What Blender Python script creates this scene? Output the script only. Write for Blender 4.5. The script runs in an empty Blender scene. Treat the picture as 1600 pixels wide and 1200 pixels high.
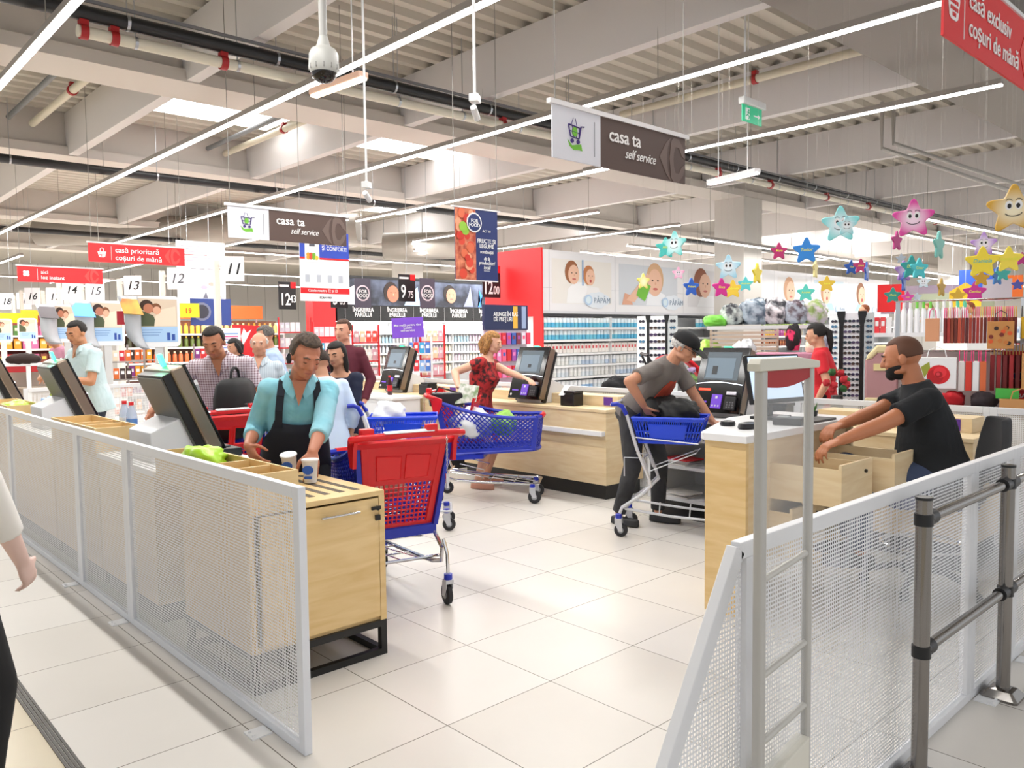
import bpy, math, random
from mathutils import Vector, Matrix
S = bpy.context.scene
COL = S.collection
PI = math.pi
random.seed(7)

# ------------------------------------------------------------------ camera, world, exposure
FPX, YAW, PIT, ROL = 1250.67, math.radians(47.0927), math.radians(-3.4539), math.radians(-0.6595)
_fw = Vector((math.cos(YAW)*math.cos(PIT), math.sin(YAW)*math.cos(PIT), math.sin(PIT)))
_r0 = Vector((math.sin(YAW), -math.cos(YAW), 0)); _u0 = _r0.cross(_fw)
_rt = _r0*math.cos(ROL) + _u0*math.sin(ROL); _up = -_r0*math.sin(ROL) + _u0*math.cos(ROL)
EYE = Vector((0, 0, 1.7))
cam = bpy.data.cameras.new('camera'); camo = bpy.data.objects.new('camera', cam); COL.objects.link(camo)
m = Matrix((_rt, _up, -_fw)).transposed().to_4x4(); m.translation = EYE
camo.matrix_world = m
cam.sensor_fit = 'HORIZONTAL'; cam.sensor_width = 36.0; cam.lens = 36.0*FPX/1600; cam.clip_start = 0.05; cam.clip_end = 300
S.camera = camo
w = bpy.data.worlds.new('world'); S.world = w; w.use_nodes = True
w.node_tree.nodes['Background'].inputs[0].default_value = (0.93, 0.96, 1.0, 1); w.node_tree.nodes['Background'].inputs[1].default_value = .82
S.view_settings.view_transform = 'Standard'; S.view_settings.look = 'None'; S.view_settings.gamma = 1; S.view_settings.exposure = 0.22
S.view_settings.use_curve_mapping = False
S.cycles.max_bounces = 8; S.cycles.diffuse_bounces = 3; S.cycles.glossy_bounces = 3; S.cycles.transmission_bounces = 4
S.cycles.transparent_max_bounces = 16; S.cycles.sample_clamp_indirect = 4.0; S.cycles.caustics_reflective = False; S.cycles.caustics_refractive = False

def ray(px, py): return _fw + _rt*((px-800)/FPX) - _up*((py-600)/FPX)
def Pz(px, py, z=0.0): d = ray(px, py); return EYE + d*((z-1.7)/d.z)
def PX(px, py, x): d = ray(px, py); return EYE + d*(x/d.x)
def PY(px, py, y): d = ray(px, py); return EYE + d*(y/d.y)
def PD(px, py, d): return EYE + ray(px, py)*d

# ------------------------------------------------------------------ materials
def lin(h):
    h = h.lstrip('#'); c = [int(h[i:i+2], 16)/255 for i in (0, 2, 4)]
    return tuple(x/12.92 if x <= .04045 else ((x+.055)/1.055)**2.4 for x in c) + (1,)
MATS = {}
def mat(hexc, rough=.5, metal=0, emit=0, spec=.5, trans=0, alpha=1, coat=0):
    k = (hexc, rough, metal, emit, spec, trans, alpha, coat)
    if k in MATS: return MATS[k]
    mm = bpy.data.materials.new('m_'+hexc.lstrip('#')); mm.use_nodes = True
    b = mm.node_tree.nodes['Principled BSDF']; c = lin(hexc)
    b.inputs['Base Color'].default_value = c; b.inputs['Roughness'].default_value = rough; b.inputs['Metallic'].default_value = metal
    b.inputs['Specular IOR Level'].default_value = spec; b.inputs['Transmission Weight'].default_value = trans; b.inputs['Alpha'].default_value = alpha
    b.inputs['Coat Weight'].default_value = coat
    if emit: b.inputs['Emission Color'].default_value = c; b.inputs['Emission Strength'].default_value = emit
    MATS[k] = mm; return mm
def nodes_mat(name):
    mm = bpy.data.materials.new(name); mm.use_nodes = True; nt = mm.node_tree
    return mm, nt, nt.nodes['Principled BSDF']
def N(nt, t, **kw):
    n = nt.nodes.new(t)
    for k, v in kw.items():
        if k.startswith('i_'): n.inputs[int(k[2:])].default_value = v
        else: setattr(n, k, v)
    return n
def math_(nt, op, a, b=None):
    n = nt.nodes.new('ShaderNodeMath'); n.operation = op
    for i, v in enumerate((a, b)):
        if v is None: continue
        if isinstance(v, (int, float)): n.inputs[i].default_value = v
        else: nt.links.new(v, n.inputs[i])
    return n.outputs[0]
def wood_mat(a, b, vert=True, rough=.45):
    mm, nt, bs = nodes_mat('wood')
    tc = N(nt, 'ShaderNodeTexCoord'); mp = N(nt, 'ShaderNodeMapping')
    mp.inputs['Scale'].default_value = (1.2, 1.2, 9)
    nz = N(nt, 'ShaderNodeTexNoise'); nz.inputs['Scale'].default_value = 2.2; nz.inputs['Detail'].default_value = 7; nz.inputs['Distortion'].default_value = .8
    cr = N(nt, 'ShaderNodeValToRGB'); cr.color_ramp.elements[0].position = .3; cr.color_ramp.elements[1].position = .72
    cr.color_ramp.elements[0].color = lin(a); cr.color_ramp.elements[1].color = lin(b)
    L = nt.links.new; L(tc.outputs['Object'], mp.inputs[0]); L(mp.outputs[0], nz.inputs[0]); L(nz.outputs[0], cr.inputs[0]); L(cr.outputs[0], bs.inputs['Base Color'])
    bs.inputs['Roughness'].default_value = rough
    return mm
def noisy_mat(a, b, scale=8, rough=.8, detail=3, p0=.35, p1=.65, bump=0):
    mm, nt, bs = nodes_mat('cloth')
    tc = N(nt, 'ShaderNodeTexCoord'); nz = N(nt, 'ShaderNodeTexNoise'); nz.inputs['Scale'].default_value = scale; nz.inputs['Detail'].default_value = detail
    cr = N(nt, 'ShaderNodeValToRGB'); cr.color_ramp.elements[0].position = p0; cr.color_ramp.elements[1].position = p1
    cr.color_ramp.elements[0].color = lin(a); cr.color_ramp.elements[1].color = lin(b)
    L = nt.links.new; L(tc.outputs['Object'], nz.inputs[0]); L(nz.outputs[0], cr.inputs[0]); L(cr.outputs[0], bs.inputs['Base Color'])
    bs.inputs['Roughness'].default_value = rough
    if bump:
        bp = N(nt, 'ShaderNodeBump'); bp.inputs['Strength'].default_value = bump; bp.inputs['Distance'].default_value = .03
        n2 = N(nt, 'ShaderNodeTexNoise'); n2.inputs['Scale'].default_value = 7; n2.inputs['Detail'].default_value = 2; n2.inputs['Distortion'].default_value = 1.0
        L(tc.outputs['Object'], n2.inputs[0]); L(n2.outputs[0], bp.inputs['Height']); L(bp.outputs[0], bs.inputs['Normal'])
    return mm
def perf_mat(axis, pitch=.0145, hole=.0045, hexc='F8F8F8'):
    mm, nt, bs = nodes_mat('perforated_'+axis)
    bs.inputs['Base Color'].default_value = lin(hexc); bs.inputs['Roughness'].default_value = .45
    tc = N(nt, 'ShaderNodeTexCoord'); sp = N(nt, 'ShaderNodeSeparateXYZ'); nt.links.new(tc.outputs['Object'], sp.inputs[0])
    u = sp.outputs[0 if axis == 'x' else 1]; v = sp.outputs[2]
    fu = math_(nt, 'ABSOLUTE', math_(nt, 'SUBTRACT', math_(nt, 'FRACT', math_(nt, 'DIVIDE', u, pitch)), .5))
    fv = math_(nt, 'ABSOLUTE', math_(nt, 'SUBTRACT', math_(nt, 'FRACT', math_(nt, 'DIVIDE', v, pitch)), .5))
    k = hole/pitch
    inu = math_(nt, 'LESS_THAN', fu, k); inv = math_(nt, 'LESS_THAN', fv, k)
    h = math_(nt, 'MULTIPLY', inu, inv); a = math_(nt, 'SUBTRACT', 1.0, h)
    nt.links.new(a, bs.inputs['Alpha'])
    return mm
WOOD = wood_mat('D9B77C', 'E8CB96'); WOOD2 = wood_mat('DDC295', 'EAD6B0')
WHITE = mat('EDEDED', .4); OFFW = mat('E4E0DA', .5); BLACK = mat('0E0E10', .35); DARK = mat('1c1c1e', .6)
CHROME = mat('D8D8DA', .12, 1); STEEL = mat('B9BCC0', .3, 1); ALU = mat('C4C6C8', .4, .6)
RED = mat('D8141C', .35); BLUE = mat('1428B4', .35); PERFX = perf_mat('x'); PERFY = perf_mat('y')
RUBBER = mat('26262A', .7)

# ------------------------------------------------------------------ mesh building
class MB:
    def __init__(s): s.v = []; s.f = []; s.mi = []; s.mats = []; s.cur = 0
    def m(s, material):
        if material not in s.mats: s.mats.append(material)
        s.cur = s.mats.index(material); return s
    def add(s, vs, fs):
        o = len(s.v); s.v += [tuple(v) for v in vs]; s.f += [tuple(i+o for i in f) for f in fs]; s.mi += [s.cur]*len(fs); return s
    def box(s, x0, y0, z0, x1, y1, z1, M=None):
        vs = [Vector((x, y, z)) for z in (z0, z1) for y in (y0, y1) for x in (x0, x1)]
        if M: vs = [M @ v for v in vs]
        return s.add(vs, [(0, 2, 3, 1), (4, 5, 7, 6), (0, 1, 5, 4), (2, 6, 7, 3), (0, 4, 6, 2), (1, 3, 7, 5)])
    def bar(s, a, b, w, h=None, up=None):
        a = Vector(a); b = Vector(b); d = (b-a).normalized(); h = h or w
        up = Vector(up) if up else (Vector((0, 0, 1)) if abs(d.z) < .95 else Vector((0, 1, 0)))
        r = d.cross(up).normalized(); u = r.cross(d)
        vs = [p + r*(i*w/2) + u*(j*h/2) for p in (a, b) for j in (-1, 1) for i in (-1, 1)]
        return s.add(vs, [(0, 1, 3, 2), (4, 6, 7, 5), (0, 4, 5, 1), (2, 3, 7, 6), (0, 2, 6, 4), (1, 5, 7, 3)])
    def tube(s, pts, r, n=8, closed=False, cap=True):
        pts = [Vector(p) for p in pts]; k = len(pts); rs = r if isinstance(r, (list, tuple)) else [r]*k
        vs = []; prev = None
        for i, p in enumerate(pts):
            if closed: d = (pts[(i+1) % k]-pts[i-1])
            else: d = (pts[min(i+1, k-1)]-pts[max(i-1, 0)])
            d.normalize()
            if prev is None:
                a = Vector((0, 0, 1)) if abs(d.z) < .9 else Vector((1, 0, 0)); x = d.cross(a).normalized()
            else:
                x = (prev - d*prev.dot(d)).normalized()
            y = d.cross(x); prev = x
            for j in range(n): t = 2*PI*j/n; vs.append(p + (x*math.cos(t)+y*math.sin(t))*rs[i])
        fs = []
        for i in range(k if closed else k-1):
            for j in range(n):
                a, b = i*n+j, i*n+(j+1) % n; c, e = ((i+1) % k)*n+(j+1) % n, ((i+1) % k)*n+j
                fs.append((a, b, c, e))
        if cap and not closed: fs += [tuple(range(n-1, -1, -1)), tuple((k-1)*n+j for j in range(n))]
        return s.add(vs, fs)
    def cyl(s, a, b, r, r2=None, n=16): return s.tube([a, b], [r, r if r2 is None else r2], n)
    def lathe(s, prof, o=(0, 0, 0), n=16, ax=None):
        o = Vector(o); vs = []
        R = Matrix.Identity(3) if ax is None else Vector((0, 0, 1)).rotation_difference(Vector(ax)).to_matrix()
        for r, z in prof:
            for j in range(n): t = 2*PI*j/n; vs.append(o + R @ Vector((r*math.cos(t), r*math.sin(t), z)))
        fs = [(i*n+j, i*n+(j+1) % n, (i+1)*n+(j+1) % n, (i+1)*n+j) for i in range(len(prof)-1) for j in range(n)]
        fs += [tuple(range(n-1, -1, -1)), tuple((len(prof)-1)*n+j for j in range(n))]
        return s.add(vs, fs)
    def ell(s, c, rad, nu=14, nv=9, M=None, fn=None):
        c = Vector(c); vs = []; fs = []
        for i in range(nv+1):
            ph = PI*i/nv
            for j in range(nu):
                t = 2*PI*j/nu; p = Vector((math.sin(ph)*math.cos(t), math.sin(ph)*math.sin(t), math.cos(ph)))
                q = Vector((p.x*rad[0], p.y*rad[1], p.z*rad[2]))
                if fn: q = fn(p, q)
                if M: q = M @ q
                vs.append(c+q)
        for i in range(nv):
            for j in range(nu):
                a, b = i*nu+j, i*nu+(j+1) % nu; fs.append((a, a+nu, b+nu, b) if 0 < i < nv-1 or True else ())
        return s.add(vs, fs)
    def prism(s, poly, o=(0, 0, 0), ux=(1, 0, 0), uy=(0, 0, 1), th=.01):
        """extrude a 2D polygon; thickness goes along -(ux x uy) so the printed side is at o"""
        o = Vector(o); ux = Vector(ux); uy = Vector(uy); nn = ux.cross(uy).normalized()
        a = [o+ux*p[0]+uy*p[1] for p in poly]; b = [q-nn*th for q in a]; k = len(poly)
        return s.add(a+b, [tuple(range(k)), tuple(range(2*k-1, k-1, -1))] + [(i, i+k, (i+1) % k+k, (i+1) % k) for i in range(k)])
    def loft(s, rings, cap=True):
        n = len(rings[0]); vs = [v for r in rings for v in r]
        fs = [(i*n+j, i*n+(j+1) % n, (i+1)*n+(j+1) % n, (i+1)*n+j) for i in range(len(rings)-1) for j in range(n)]
        if cap: fs += [tuple(range(n-1, -1, -1)), tuple((len(rings)-1)*n+j for j in range(n))]
        return s.add(vs, fs)
    def build(s, name, material=None, parent=None, smooth=False, bevel=0, loc=None, fix=True):
        me = bpy.data.meshes.new(name); me.from_pydata(s.v, [], s.f)
        if material is not None and not s.mats: s.mats = [material]
        for q in s.mats: me.materials.append(q)
        if len(s.mats) > 1: me.polygons.foreach_set('material_index', s.mi)
        if fix:
            import bmesh
            bm = bmesh.new(); bm.from_mesh(me); bmesh.ops.recalc_face_normals(bm, faces=bm.faces)
            bm.to_mesh(me); bm.free()
        if smooth:
            me.polygons.foreach_set('use_smooth', [True]*len(me.polygons))
        o = bpy.data.objects.new(name, me); COL.objects.link(o)
        if parent: o.parent = parent
        if loc is not None: o.location = loc
        if bevel:
            b = o.modifiers.new('bevel', 'BEVEL'); b.width = bevel; b.segments = 2; b.limit_method = 'ANGLE'; b.angle_limit = .8
        if smooth and smooth != 2:
            try: me.set_sharp_from_angle(angle=.7)
            except Exception: pass
        return o
def arc(cx, cy, r, a0, a1, n=8, ry=None):
    ry = ry or r
    return [(cx+r*math.cos(math.radians(a0+(a1-a0)*i/n)), cy+ry*math.sin(math.radians(a0+(a1-a0)*i/n))) for i in range(n+1)]
def circ(cx, cy, r, ry=None, n=14): return arc(cx, cy, r, 0, 360*(n-1)/n, n-1, ry)
def rrect(x0, y0, x1, y1, r, n=4):
    return arc(x1-r, y0+r, r, -90, 0, n)+arc(x1-r, y1-r, r, 0, 90, n)+arc(x0+r, y1-r, r, 90, 180, n)+arc(x0+r, y0+r, r, 180, 270, n)
def tag(o, label=None, cat=None, group=None, kind=None):
    if label: o['label'] = label
    if cat: o['category'] = cat
    if group: o['group'] = group
    if kind: o['kind'] = kind
    return o
def thing(name, label, cat, loc=(0, 0, 0), rz=0, group=None):
    o = bpy.data.objects.new(name, None); COL.objects.link(o); o.empty_display_size = .1
    o.location = loc; o.rotation_euler = (0, 0, rz); return tag(o, label, cat, group)
def struct(name, mb, material=None, **k):
    return tag(mb.build(name, material, **k), kind='structure')
def dup(o, loc=None, rz=None, label=None, group=None, parent=None, scale=None):
    r = o.copy(); COL.objects.link(r)
    if loc is not None: r.location = loc
    if rz is not None: r.rotation_euler = (0, 0, rz)
    if label: r['label'] = label
    if group: r['group'] = group
    if scale: r.scale = scale if isinstance(scale, (tuple, list)) else (scale,)*3
    if parent: r.parent = parent
    for ch in list(o.children): dup(ch, parent=r)
    return r
def text(name, s, size, material, parent, o=(0, 0, 0), ux=(1, 0, 0), uy=(0, 0, 1), align='LEFT', bold=0, shear=0, ext=.002, spacing=1, sx=1):
    cu = bpy.data.curves.new(name, 'FONT'); cu.body = s; cu.size = size; cu.align_x = align; cu.offset = bold*size*.35; cu.shear = shear
    cu.extrude = ext; cu.resolution_u = 3; cu.space_character = spacing; cu.space_line = .85
    t = bpy.data.objects.new(name+'_c', cu); me = bpy.data.meshes.new_from_object(t); bpy.data.objects.remove(t); me.name = name
    me.materials.clear(); me.materials.append(material)
    ux = Vector(ux).normalized()*sx; uy = Vector(uy).normalized(); nn = ux.cross(uy).normalized()
    M = Matrix((ux, uy, nn)).transposed().to_4x4(); M.translation = Vector(o)+nn*ext; me.transform(M)
    ob = bpy.data.objects.new(name, me); COL.objects.link(ob); ob.parent = parent; return ob
# ------------------------------------------------------------------ lights of the hall: suspended strip lights
ZS = 4.5; ZB = 5.0; ZR = 5.75
STRIP_EM = mat('FFFDFA', .5, 0, 7.0)
def strip_light(a, b, label, wires=True, power=None, w=.075):
    """a suspended trunking with a lit diffuser below; its own lamp sits in the diffuser"""
    a = Vector(a); b = Vector(b); L = (b-a).length; d = (b-a).normalized(); rz = math.atan2(d.y, d.x)
    t = thing('strip_light', label, 'strip light', a, rz, 'strip lights under the roof')
    MB().box(0, -w/2, .012, L, w/2, .075).build('housing', mat('9A938C', .5), t)
    MB().box(0, -w*.42, -.01, L, w*.42, .012).build('diffuser', STRIP_EM, t)
    n = max(2, int(L/3)+1)
    for i in range(n):
        x = .3+(L-.6)*i/(n-1); MB().cyl((x, 0, .07), (x, 0, ZR+.03-a.z), .004, n=5).build('hanging_wire', mat('8C8880', .5), t)
    la = bpy.data.lights.new('strip_lamp', 'AREA'); la.shape = 'RECTANGLE'; la.size = L; la.size_y = .07
    la.energy = (power or 55)*1.75*L/5; la.color = (1, .985, .96)
    lo = bpy.data.objects.new('strip_lamp', la); COL.objects.link(lo); lo.parent = t; lo.location = (L/2, 0, -.016)
    return t
# the four long rows over the tills, running away from the viewer, and shorter rows beyond
strip_light((2.02, 1.2, ZS), (2.02, 19, ZS), 'long strip light at the upper left corner, nearest of the rows')
strip_light((4.58, 3.2, ZS), (4.58, 25, ZS), 'long strip light running past the dome camera')
strip_light((7.52, 2.3, ZS), (7.52, 27, ZS), 'long strip light passing behind the larger brown hanging sign')
strip_light((10.5, 3.0, ZS), (10.5, 9.4, ZS), 'strip light above the green emergency exit sign')
a = Pz(1096, 376, ZS); b = Pz(1600, 312+130, ZS)
for k, (p, q, z) in enumerate([((285, 383), (470, 345), 0), ((549, 345), (950, 264), ZS), ((606, 382), (935, 332), ZS), ((790, 390), (1062, 352), ZS)]):
    if z == 0: continue
    A = Pz(p[0], p[1], z); B = Pz(q[0], q[1], z)
    if k == 1: A = Vector((B.x, A.y, z))
    if k == 2: A = Vector((B.x, A.y, z))
    if k == 3: A = Vector((B.x, A.y, z))
    strip_light(A, B, ['', 'strip light passing behind the vertical fruit banner', 'short strip light ending left of the column', 'thin far strip light above the baby goods shelf'][k])
# rows running along the shelves on the right
A = Vector((15.0, 8.6, 4.0))
for (p, q, z, lab) in [((1098, 374), (1600, 448), 3.7, 'strip light crossing behind the pink and blue hanging stars'),
                       ((908, 394), (1600, 473), 3.9, 'strip light hanging above the baby picture panels'),
                       ((1438, 341), (1600, 372), 3.9, 'strip light between the large pink star and the gold star')]:
    A = Pz(p[0], p[1], z); B = Pz(q[0], q[1], z)
    strip_light(A, B, lab, power=42 if z > 3.8 else 22)
for i, (px, py, px2, py2) in enumerate([(0, 440, 300, 395), (0, 466, 210, 432)]):
    A = Pz(px, py, ZS); B = Pz(px2, py2, ZS); strip_light((B.x, B.y, ZS), (B.x, A.y, ZS), ['strip light behind the red sign for hand baskets', 'lowest far strip light at the left edge'][i], power=30)

# ------------------------------------------------------------------ floor
def floor_mat():
    mm, nt, bs = nodes_mat('floor_tiles'); L = nt.links.new
    tc = N(nt, 'ShaderNodeTexCoord'); sp = N(nt, 'ShaderNodeSeparateXYZ'); L(tc.outputs['Object'], sp.inputs[0])
    T = .645
    gx = math_(nt, 'DIVIDE', math_(nt, 'SUBTRACT', sp.outputs[0], 1.455), T); gy = math_(nt, 'DIVIDE', math_(nt, 'SUBTRACT', sp.outputs[1], 3.345), T)
    fx = math_(nt, 'FRACT', gx); fy = math_(nt, 'FRACT', gy)
    def edge(f): return math_(nt, 'LESS_THAN', math_(nt, 'SUBTRACT', .5, math_(nt, 'ABSOLUTE', math_(nt, 'SUBTRACT', f, .5))), .0036)
    ln = math_(nt, 'MAXIMUM', edge(fx), edge(fy))
    cb = N(nt, 'ShaderNodeCombineXYZ'); L(math_(nt, 'FLOOR', gx), cb.inputs[0]); L(math_(nt, 'FLOOR', gy), cb.inputs[1])
    wn = N(nt, 'ShaderNodeTexWhiteNoise'); L(cb.outputs[0], wn.inputs[0])
    mx = N(nt, 'ShaderNodeMix', data_type='RGBA'); mx.inputs[6].default_value = lin('E2DDD6'); mx.inputs[7].default_value = lin('DAD4CB'); L(wn.outputs[0], mx.inputs[0])
    # tan tiles beyond the expansion joint, a different paving
    tan = math_(nt, 'LESS_THAN', sp.outputs[0], .80)
    m3 = N(nt, 'ShaderNodeMix', data_type='RGBA'); L(tan, m3.inputs[0]); L(mx.outputs[2], m3.inputs[6]); m3.inputs[7].default_value = lin('CDBEA0')
    nz = N(nt, 'ShaderNodeTexNoise'); nz.inputs['Scale'].default_value = 1.5; nz.inputs['Detail'].default_value = 6; L(tc.outputs['Object'], nz.inputs[0])
    m4 = N(nt, 'ShaderNodeMix', data_type='RGBA', blend_type='MULTIPLY'); m4.inputs[0].default_value = .12; L(m3.outputs[2], m4.inputs[6]); L(nz.outputs[0], m4.inputs[7])
    m2 = N(nt, 'ShaderNodeMix', data_type='RGBA'); L(ln, m2.inputs[0]); L(m4.outputs[2], m2.inputs[6]); m2.inputs[7].default_value = lin('6E675E')
    L(m2.outputs[2], bs.inputs['Base Color']); bs.inputs['Roughness'].default_value = .27; bs.inputs['Specular IOR Level'].default_value = .3
    return mm
struct('floor', MB().box(-6, -6, -.2, 62, 62, 0), floor_mat())
q = MB()
for i, x in enumerate((.79, .805, .82, .835)): q.box(x, -6, 0, x+.011, 40, .004)
struct('trim_1', q, mat('3A352F', .5))
# ------------------------------------------------------------------ roof structure
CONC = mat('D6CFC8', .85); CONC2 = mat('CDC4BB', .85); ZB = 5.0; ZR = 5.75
def deck():
    q = MB(); x = -3.0
    y0, y1 = -6, 62
    prof = []
    while x < 60:
        prof += [(x, 0), (x+.10, 0), (x+.14, .07), (x+.24, .07)]; x += .28
    return prof
# corrugated deck: ribs run along X between the secondary beams
q = MB(); y = -2.0
rows = []
while y < 48:
    rows += [(y, 0), (y+.12, 0), (y+.17, .08), (y+.30, .08)]; y += .35
sky = [(9.0, 15.2, 6.0, 8.2)]
SK = [(6.0, 7.45, 14.9, 16.0), (10.7, 11.3, 15.0, 16.0), (9.2, 11.35, 14.9, 16.0), (11.7, 13.3, 15.2, 16.0), (14.4, 15.8, 15.0, 16.0)]
vs = []
for (yy, zz) in rows: vs += [(-6, yy, ZR+zz), (60, yy, ZR+zz)]
fs = [(2*i, 2*i+1, 2*i+3, 2*i+2) for i in range(len(rows)-1)]
q.add(vs, fs); struct('ceiling', q, mat('BDB6AA', .6), fix=False)
# daylight panels set in the deck
SKY_EM = mat('FFFFFF', .5, 0, 4.0)
def skylight(n, x0, x1, y0, y1, label):
    z = ZR-.03
    f = MB(); f.box(x0, y0, z, x1, y1, z+.02)
    tag(f.build('window_%d' % n, SKY_EM), kind='structure')
for n, (pa, pb, pc) in enumerate([((265, 150), (425, 190), 0), ((575, 215), (720, 250), 0), ((1206, 350), (1330, 400), 0)]):
    A = Pz(pa[0]+15, pa[1], ZR); B = Pz(pb[0], pb[1], ZR); 
    if n < 2: skylight(n+1, A.x-.15, B.x+.15, 13.6, 14.75, '')
A = Pz(1206, 350, ZR); B = Pz(1285, 388, ZR); skylight(3, min(A.x, B.x), max(A.x, B.x), min(A.y, B.y), max(A.y, B.y), ''); skylight(4, 19.2, 24, 17, 18.6, ''); skylight(5, 26.5, 31, 12.6, 14.6, ''); skylight(6, 12.3, 15.5, 20.5, 22, '')
# primary beams along X
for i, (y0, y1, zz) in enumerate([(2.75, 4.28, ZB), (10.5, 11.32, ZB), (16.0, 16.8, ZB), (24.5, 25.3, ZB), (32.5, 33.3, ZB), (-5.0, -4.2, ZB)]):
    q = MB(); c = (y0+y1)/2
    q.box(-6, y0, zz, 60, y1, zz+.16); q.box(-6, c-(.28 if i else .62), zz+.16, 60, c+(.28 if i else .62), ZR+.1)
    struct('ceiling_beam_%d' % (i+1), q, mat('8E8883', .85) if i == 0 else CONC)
# secondary beams along Y, tapering towards their lower edge
n = 7
for X in (.9, 4.2, 7.6, 11.5, 15.95, 20.6, 25.4, 30.5, 36.0):
    for (y0, y1) in ((-4.2, 2.85), (4.18, 10.6), (11.2, 16.1), (16.7, 24.6), (25.2, 32.6)):
        if y0 < 0 and X < 12: continue
        q = MB(); h = .10
        q.add([(X-h*.8, y0, ZB+.02), (X+h*.8, y0, ZB+.02), (X+h, y0, ZR), (X-h, y0, ZR), (X-h*.8, y1, ZB+.02), (X+h*.8, y1, ZB+.02), (X+h, y1, ZR), (X-h, y1, ZR)],
              [(0, 1, 2, 3), (4, 7, 6, 5), (0, 4, 5, 1), (1, 5, 6, 2), (2, 6, 7, 3), (3, 7, 4, 0)])
        struct('ceiling_beam_%d' % n, q, mat('DDD9D8', .8)); n += 1
# concrete columns
for k, (cx, cy) in enumerate([(17.9, 10.9), (33.0, 10.9), (17.9, 25.0), (33, 25.0), (3.0, 33), (-4, 16.4)]):
    q = MB(); r = .42; q.box(cx-r, cy-r, 0, cx+r, cy+r, ZB+.02); struct('wall_column_%d' % (k+1), q, mat('D5D0C9', .8), bevel=.02)
# far walls with vertical panel joints
def panel_wall_mat():
    mm, nt, bs = nodes_mat('wall_panels'); L = nt.links.new
    tc = N(nt, 'ShaderNodeTexCoord'); sp = N(nt, 'ShaderNodeSeparateXYZ'); L(tc.outputs['Object'], sp.inputs[0])
    u = math_(nt, 'ADD', sp.outputs[0], sp.outputs[1])
    e = math_(nt, 'LESS_THAN', math_(nt, 'FRACT', math_(nt, 'DIVIDE', u, 1.15)), .02)
    m2 = N(nt, 'ShaderNodeMix', data_type='RGBA'); L(e, m2.inputs[0]); m2.inputs[6].default_value = lin('D8D4CF'); m2.inputs[7].default_value = lin('8f8a84')
    L(m2.outputs[2], bs.inputs['Base Color']); bs.inputs['Roughness'].default_value = .7
    return mm
PW = panel_wall_mat()
struct('wall_back', MB().box(-6, 48, 0, 60, 48.3, 6.2), PW)
struct('wall_right', MB().box(54, -6, 0, 54.3, 48, 6.2), PW)
# ------------------------------------------------------------------ pipes under the roof
def pipe(name, label, a, b, r, material, collars=(), straps=(), group=None, hang=True):
    t = thing(name, label, 'pipe', (0, 0, 0), 0, group)
    MB().cyl(a, b, r, n=14).build('pipe_run', material, t, smooth=True)
    a = Vector(a); b = Vector(b); d = (b-a).normalized()
    for c in collars:
        p = a.lerp(b, c); q = MB(); q.cyl(p-d*.035, p+d*.035, r*1.28, n=14); q.box(p.x-.04, p.y-.04, p.z+r, p.x+.04, p.y+.04, p.z+r*1.9)
        q.build('collar', mat('A3161B', .4), t, smooth=True)
    if straps:
        for c in straps:
            q = MB(); p = a.lerp(b, c); q.cyl(p-d*.015, p+d*.015, r*1.08, n=12); q.cyl((p.x, p.y, p.z), (p.x, p.y, ZR+.03), .006, n=5)
            q.build('hanger', STEEL, t)
    return t
YP = 8.6
pipe('drain_pipe', 'thick black pipe running along the main roof beam', (-2.0, YP, 4.84), (30, YP, 4.97), .075, mat('1E1E20', .4), straps=[i/20 for i in range(1, 20)])
pipe('sprinkler_main', 'cream sprinkler main with red couplings beside the black pipe', (2.34, YP, 4.68), (30, YP, 4.81), .058, mat('E2DCCB', .45), collars=[.002, .012, .052, .2, .26, .33, .4, .47, .56, .64, .72, .8], straps=[(i+.5)/26 for i in range(26)])
q = thing('cable_tray', 'thin grey cable rail above the black pipe', 'cable rail')
MB().box(-2, YP-.12, 4.93, 30, YP-.09, 4.96).build('rail_bar', mat('6F6F72', .5), q)
pipe('drain_pipe', 'thinner black pipe along the second roof beam', (-4, 15.6, 4.72), (34, 15.6, 4.80), .075, mat('232325', .4), straps=[i/16 for i in range(1, 16)])
pipe('drain_pipe', 'black pipe along the furthest roof beam', (-4, 24.2, 4.6), (40, 24.2, 4.7), .07, mat('232325', .4), straps=[i/10 for i in range(1, 10)])
for i, (X, off) in enumerate(((3.55, 0), (7.0, 0), (10.9, 0), (2.0, 0))):
    if i == 2: ya, yb = 4.3, 8.9
    elif i == 1: ya, yb = 11.4, 16.0
    else: ya, yb = 11.4, 15.9
    pipe('sprinkler_branch', ['cream branch pipe with a red ring beside the first tapered beam', 'cream branch pipe left of the tapered beam under the rooflight', 'cream branch pipe beside the bright tapered beam at the top', 'thin cream branch pipe at the upper left'][i],
         (X, ya, 5.45), (X, yb, 5.45), .06 if i != 3 else .03, mat('CFC8B4', .5), collars=[.45] if i != 3 else [])
    if i < 2:
        pipe('grey_conduit', ['grey conduit bundle over the first cream branch pipe', 'grey conduit beside the cream branch under the rooflight'][i], (X-.35, ya, 5.5), (X-.35, yb, 5.5), .045, mat('6d6f70', .5))
# silvery tubes running from the rear right
for k in range(2):
    A = PD(1378+k*18, 190, 14); B = PD(1378+k*18, 232-k*8, 14); C = PD(1600+k*10, 305-k*10, 14)
    t = thing('refrigerant_line', ['outer bent silver tube at the upper right', 'inner bent silver tube at the upper right'][k], 'pipe', (0, 0, 0))
    MB().tube([(A.x, A.y, 5.7), A, B, C, C+(C-B)*.4], .035, 8).build('tube_run', mat('B5B2AE', .35, .5), t, smooth=True)
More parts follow.
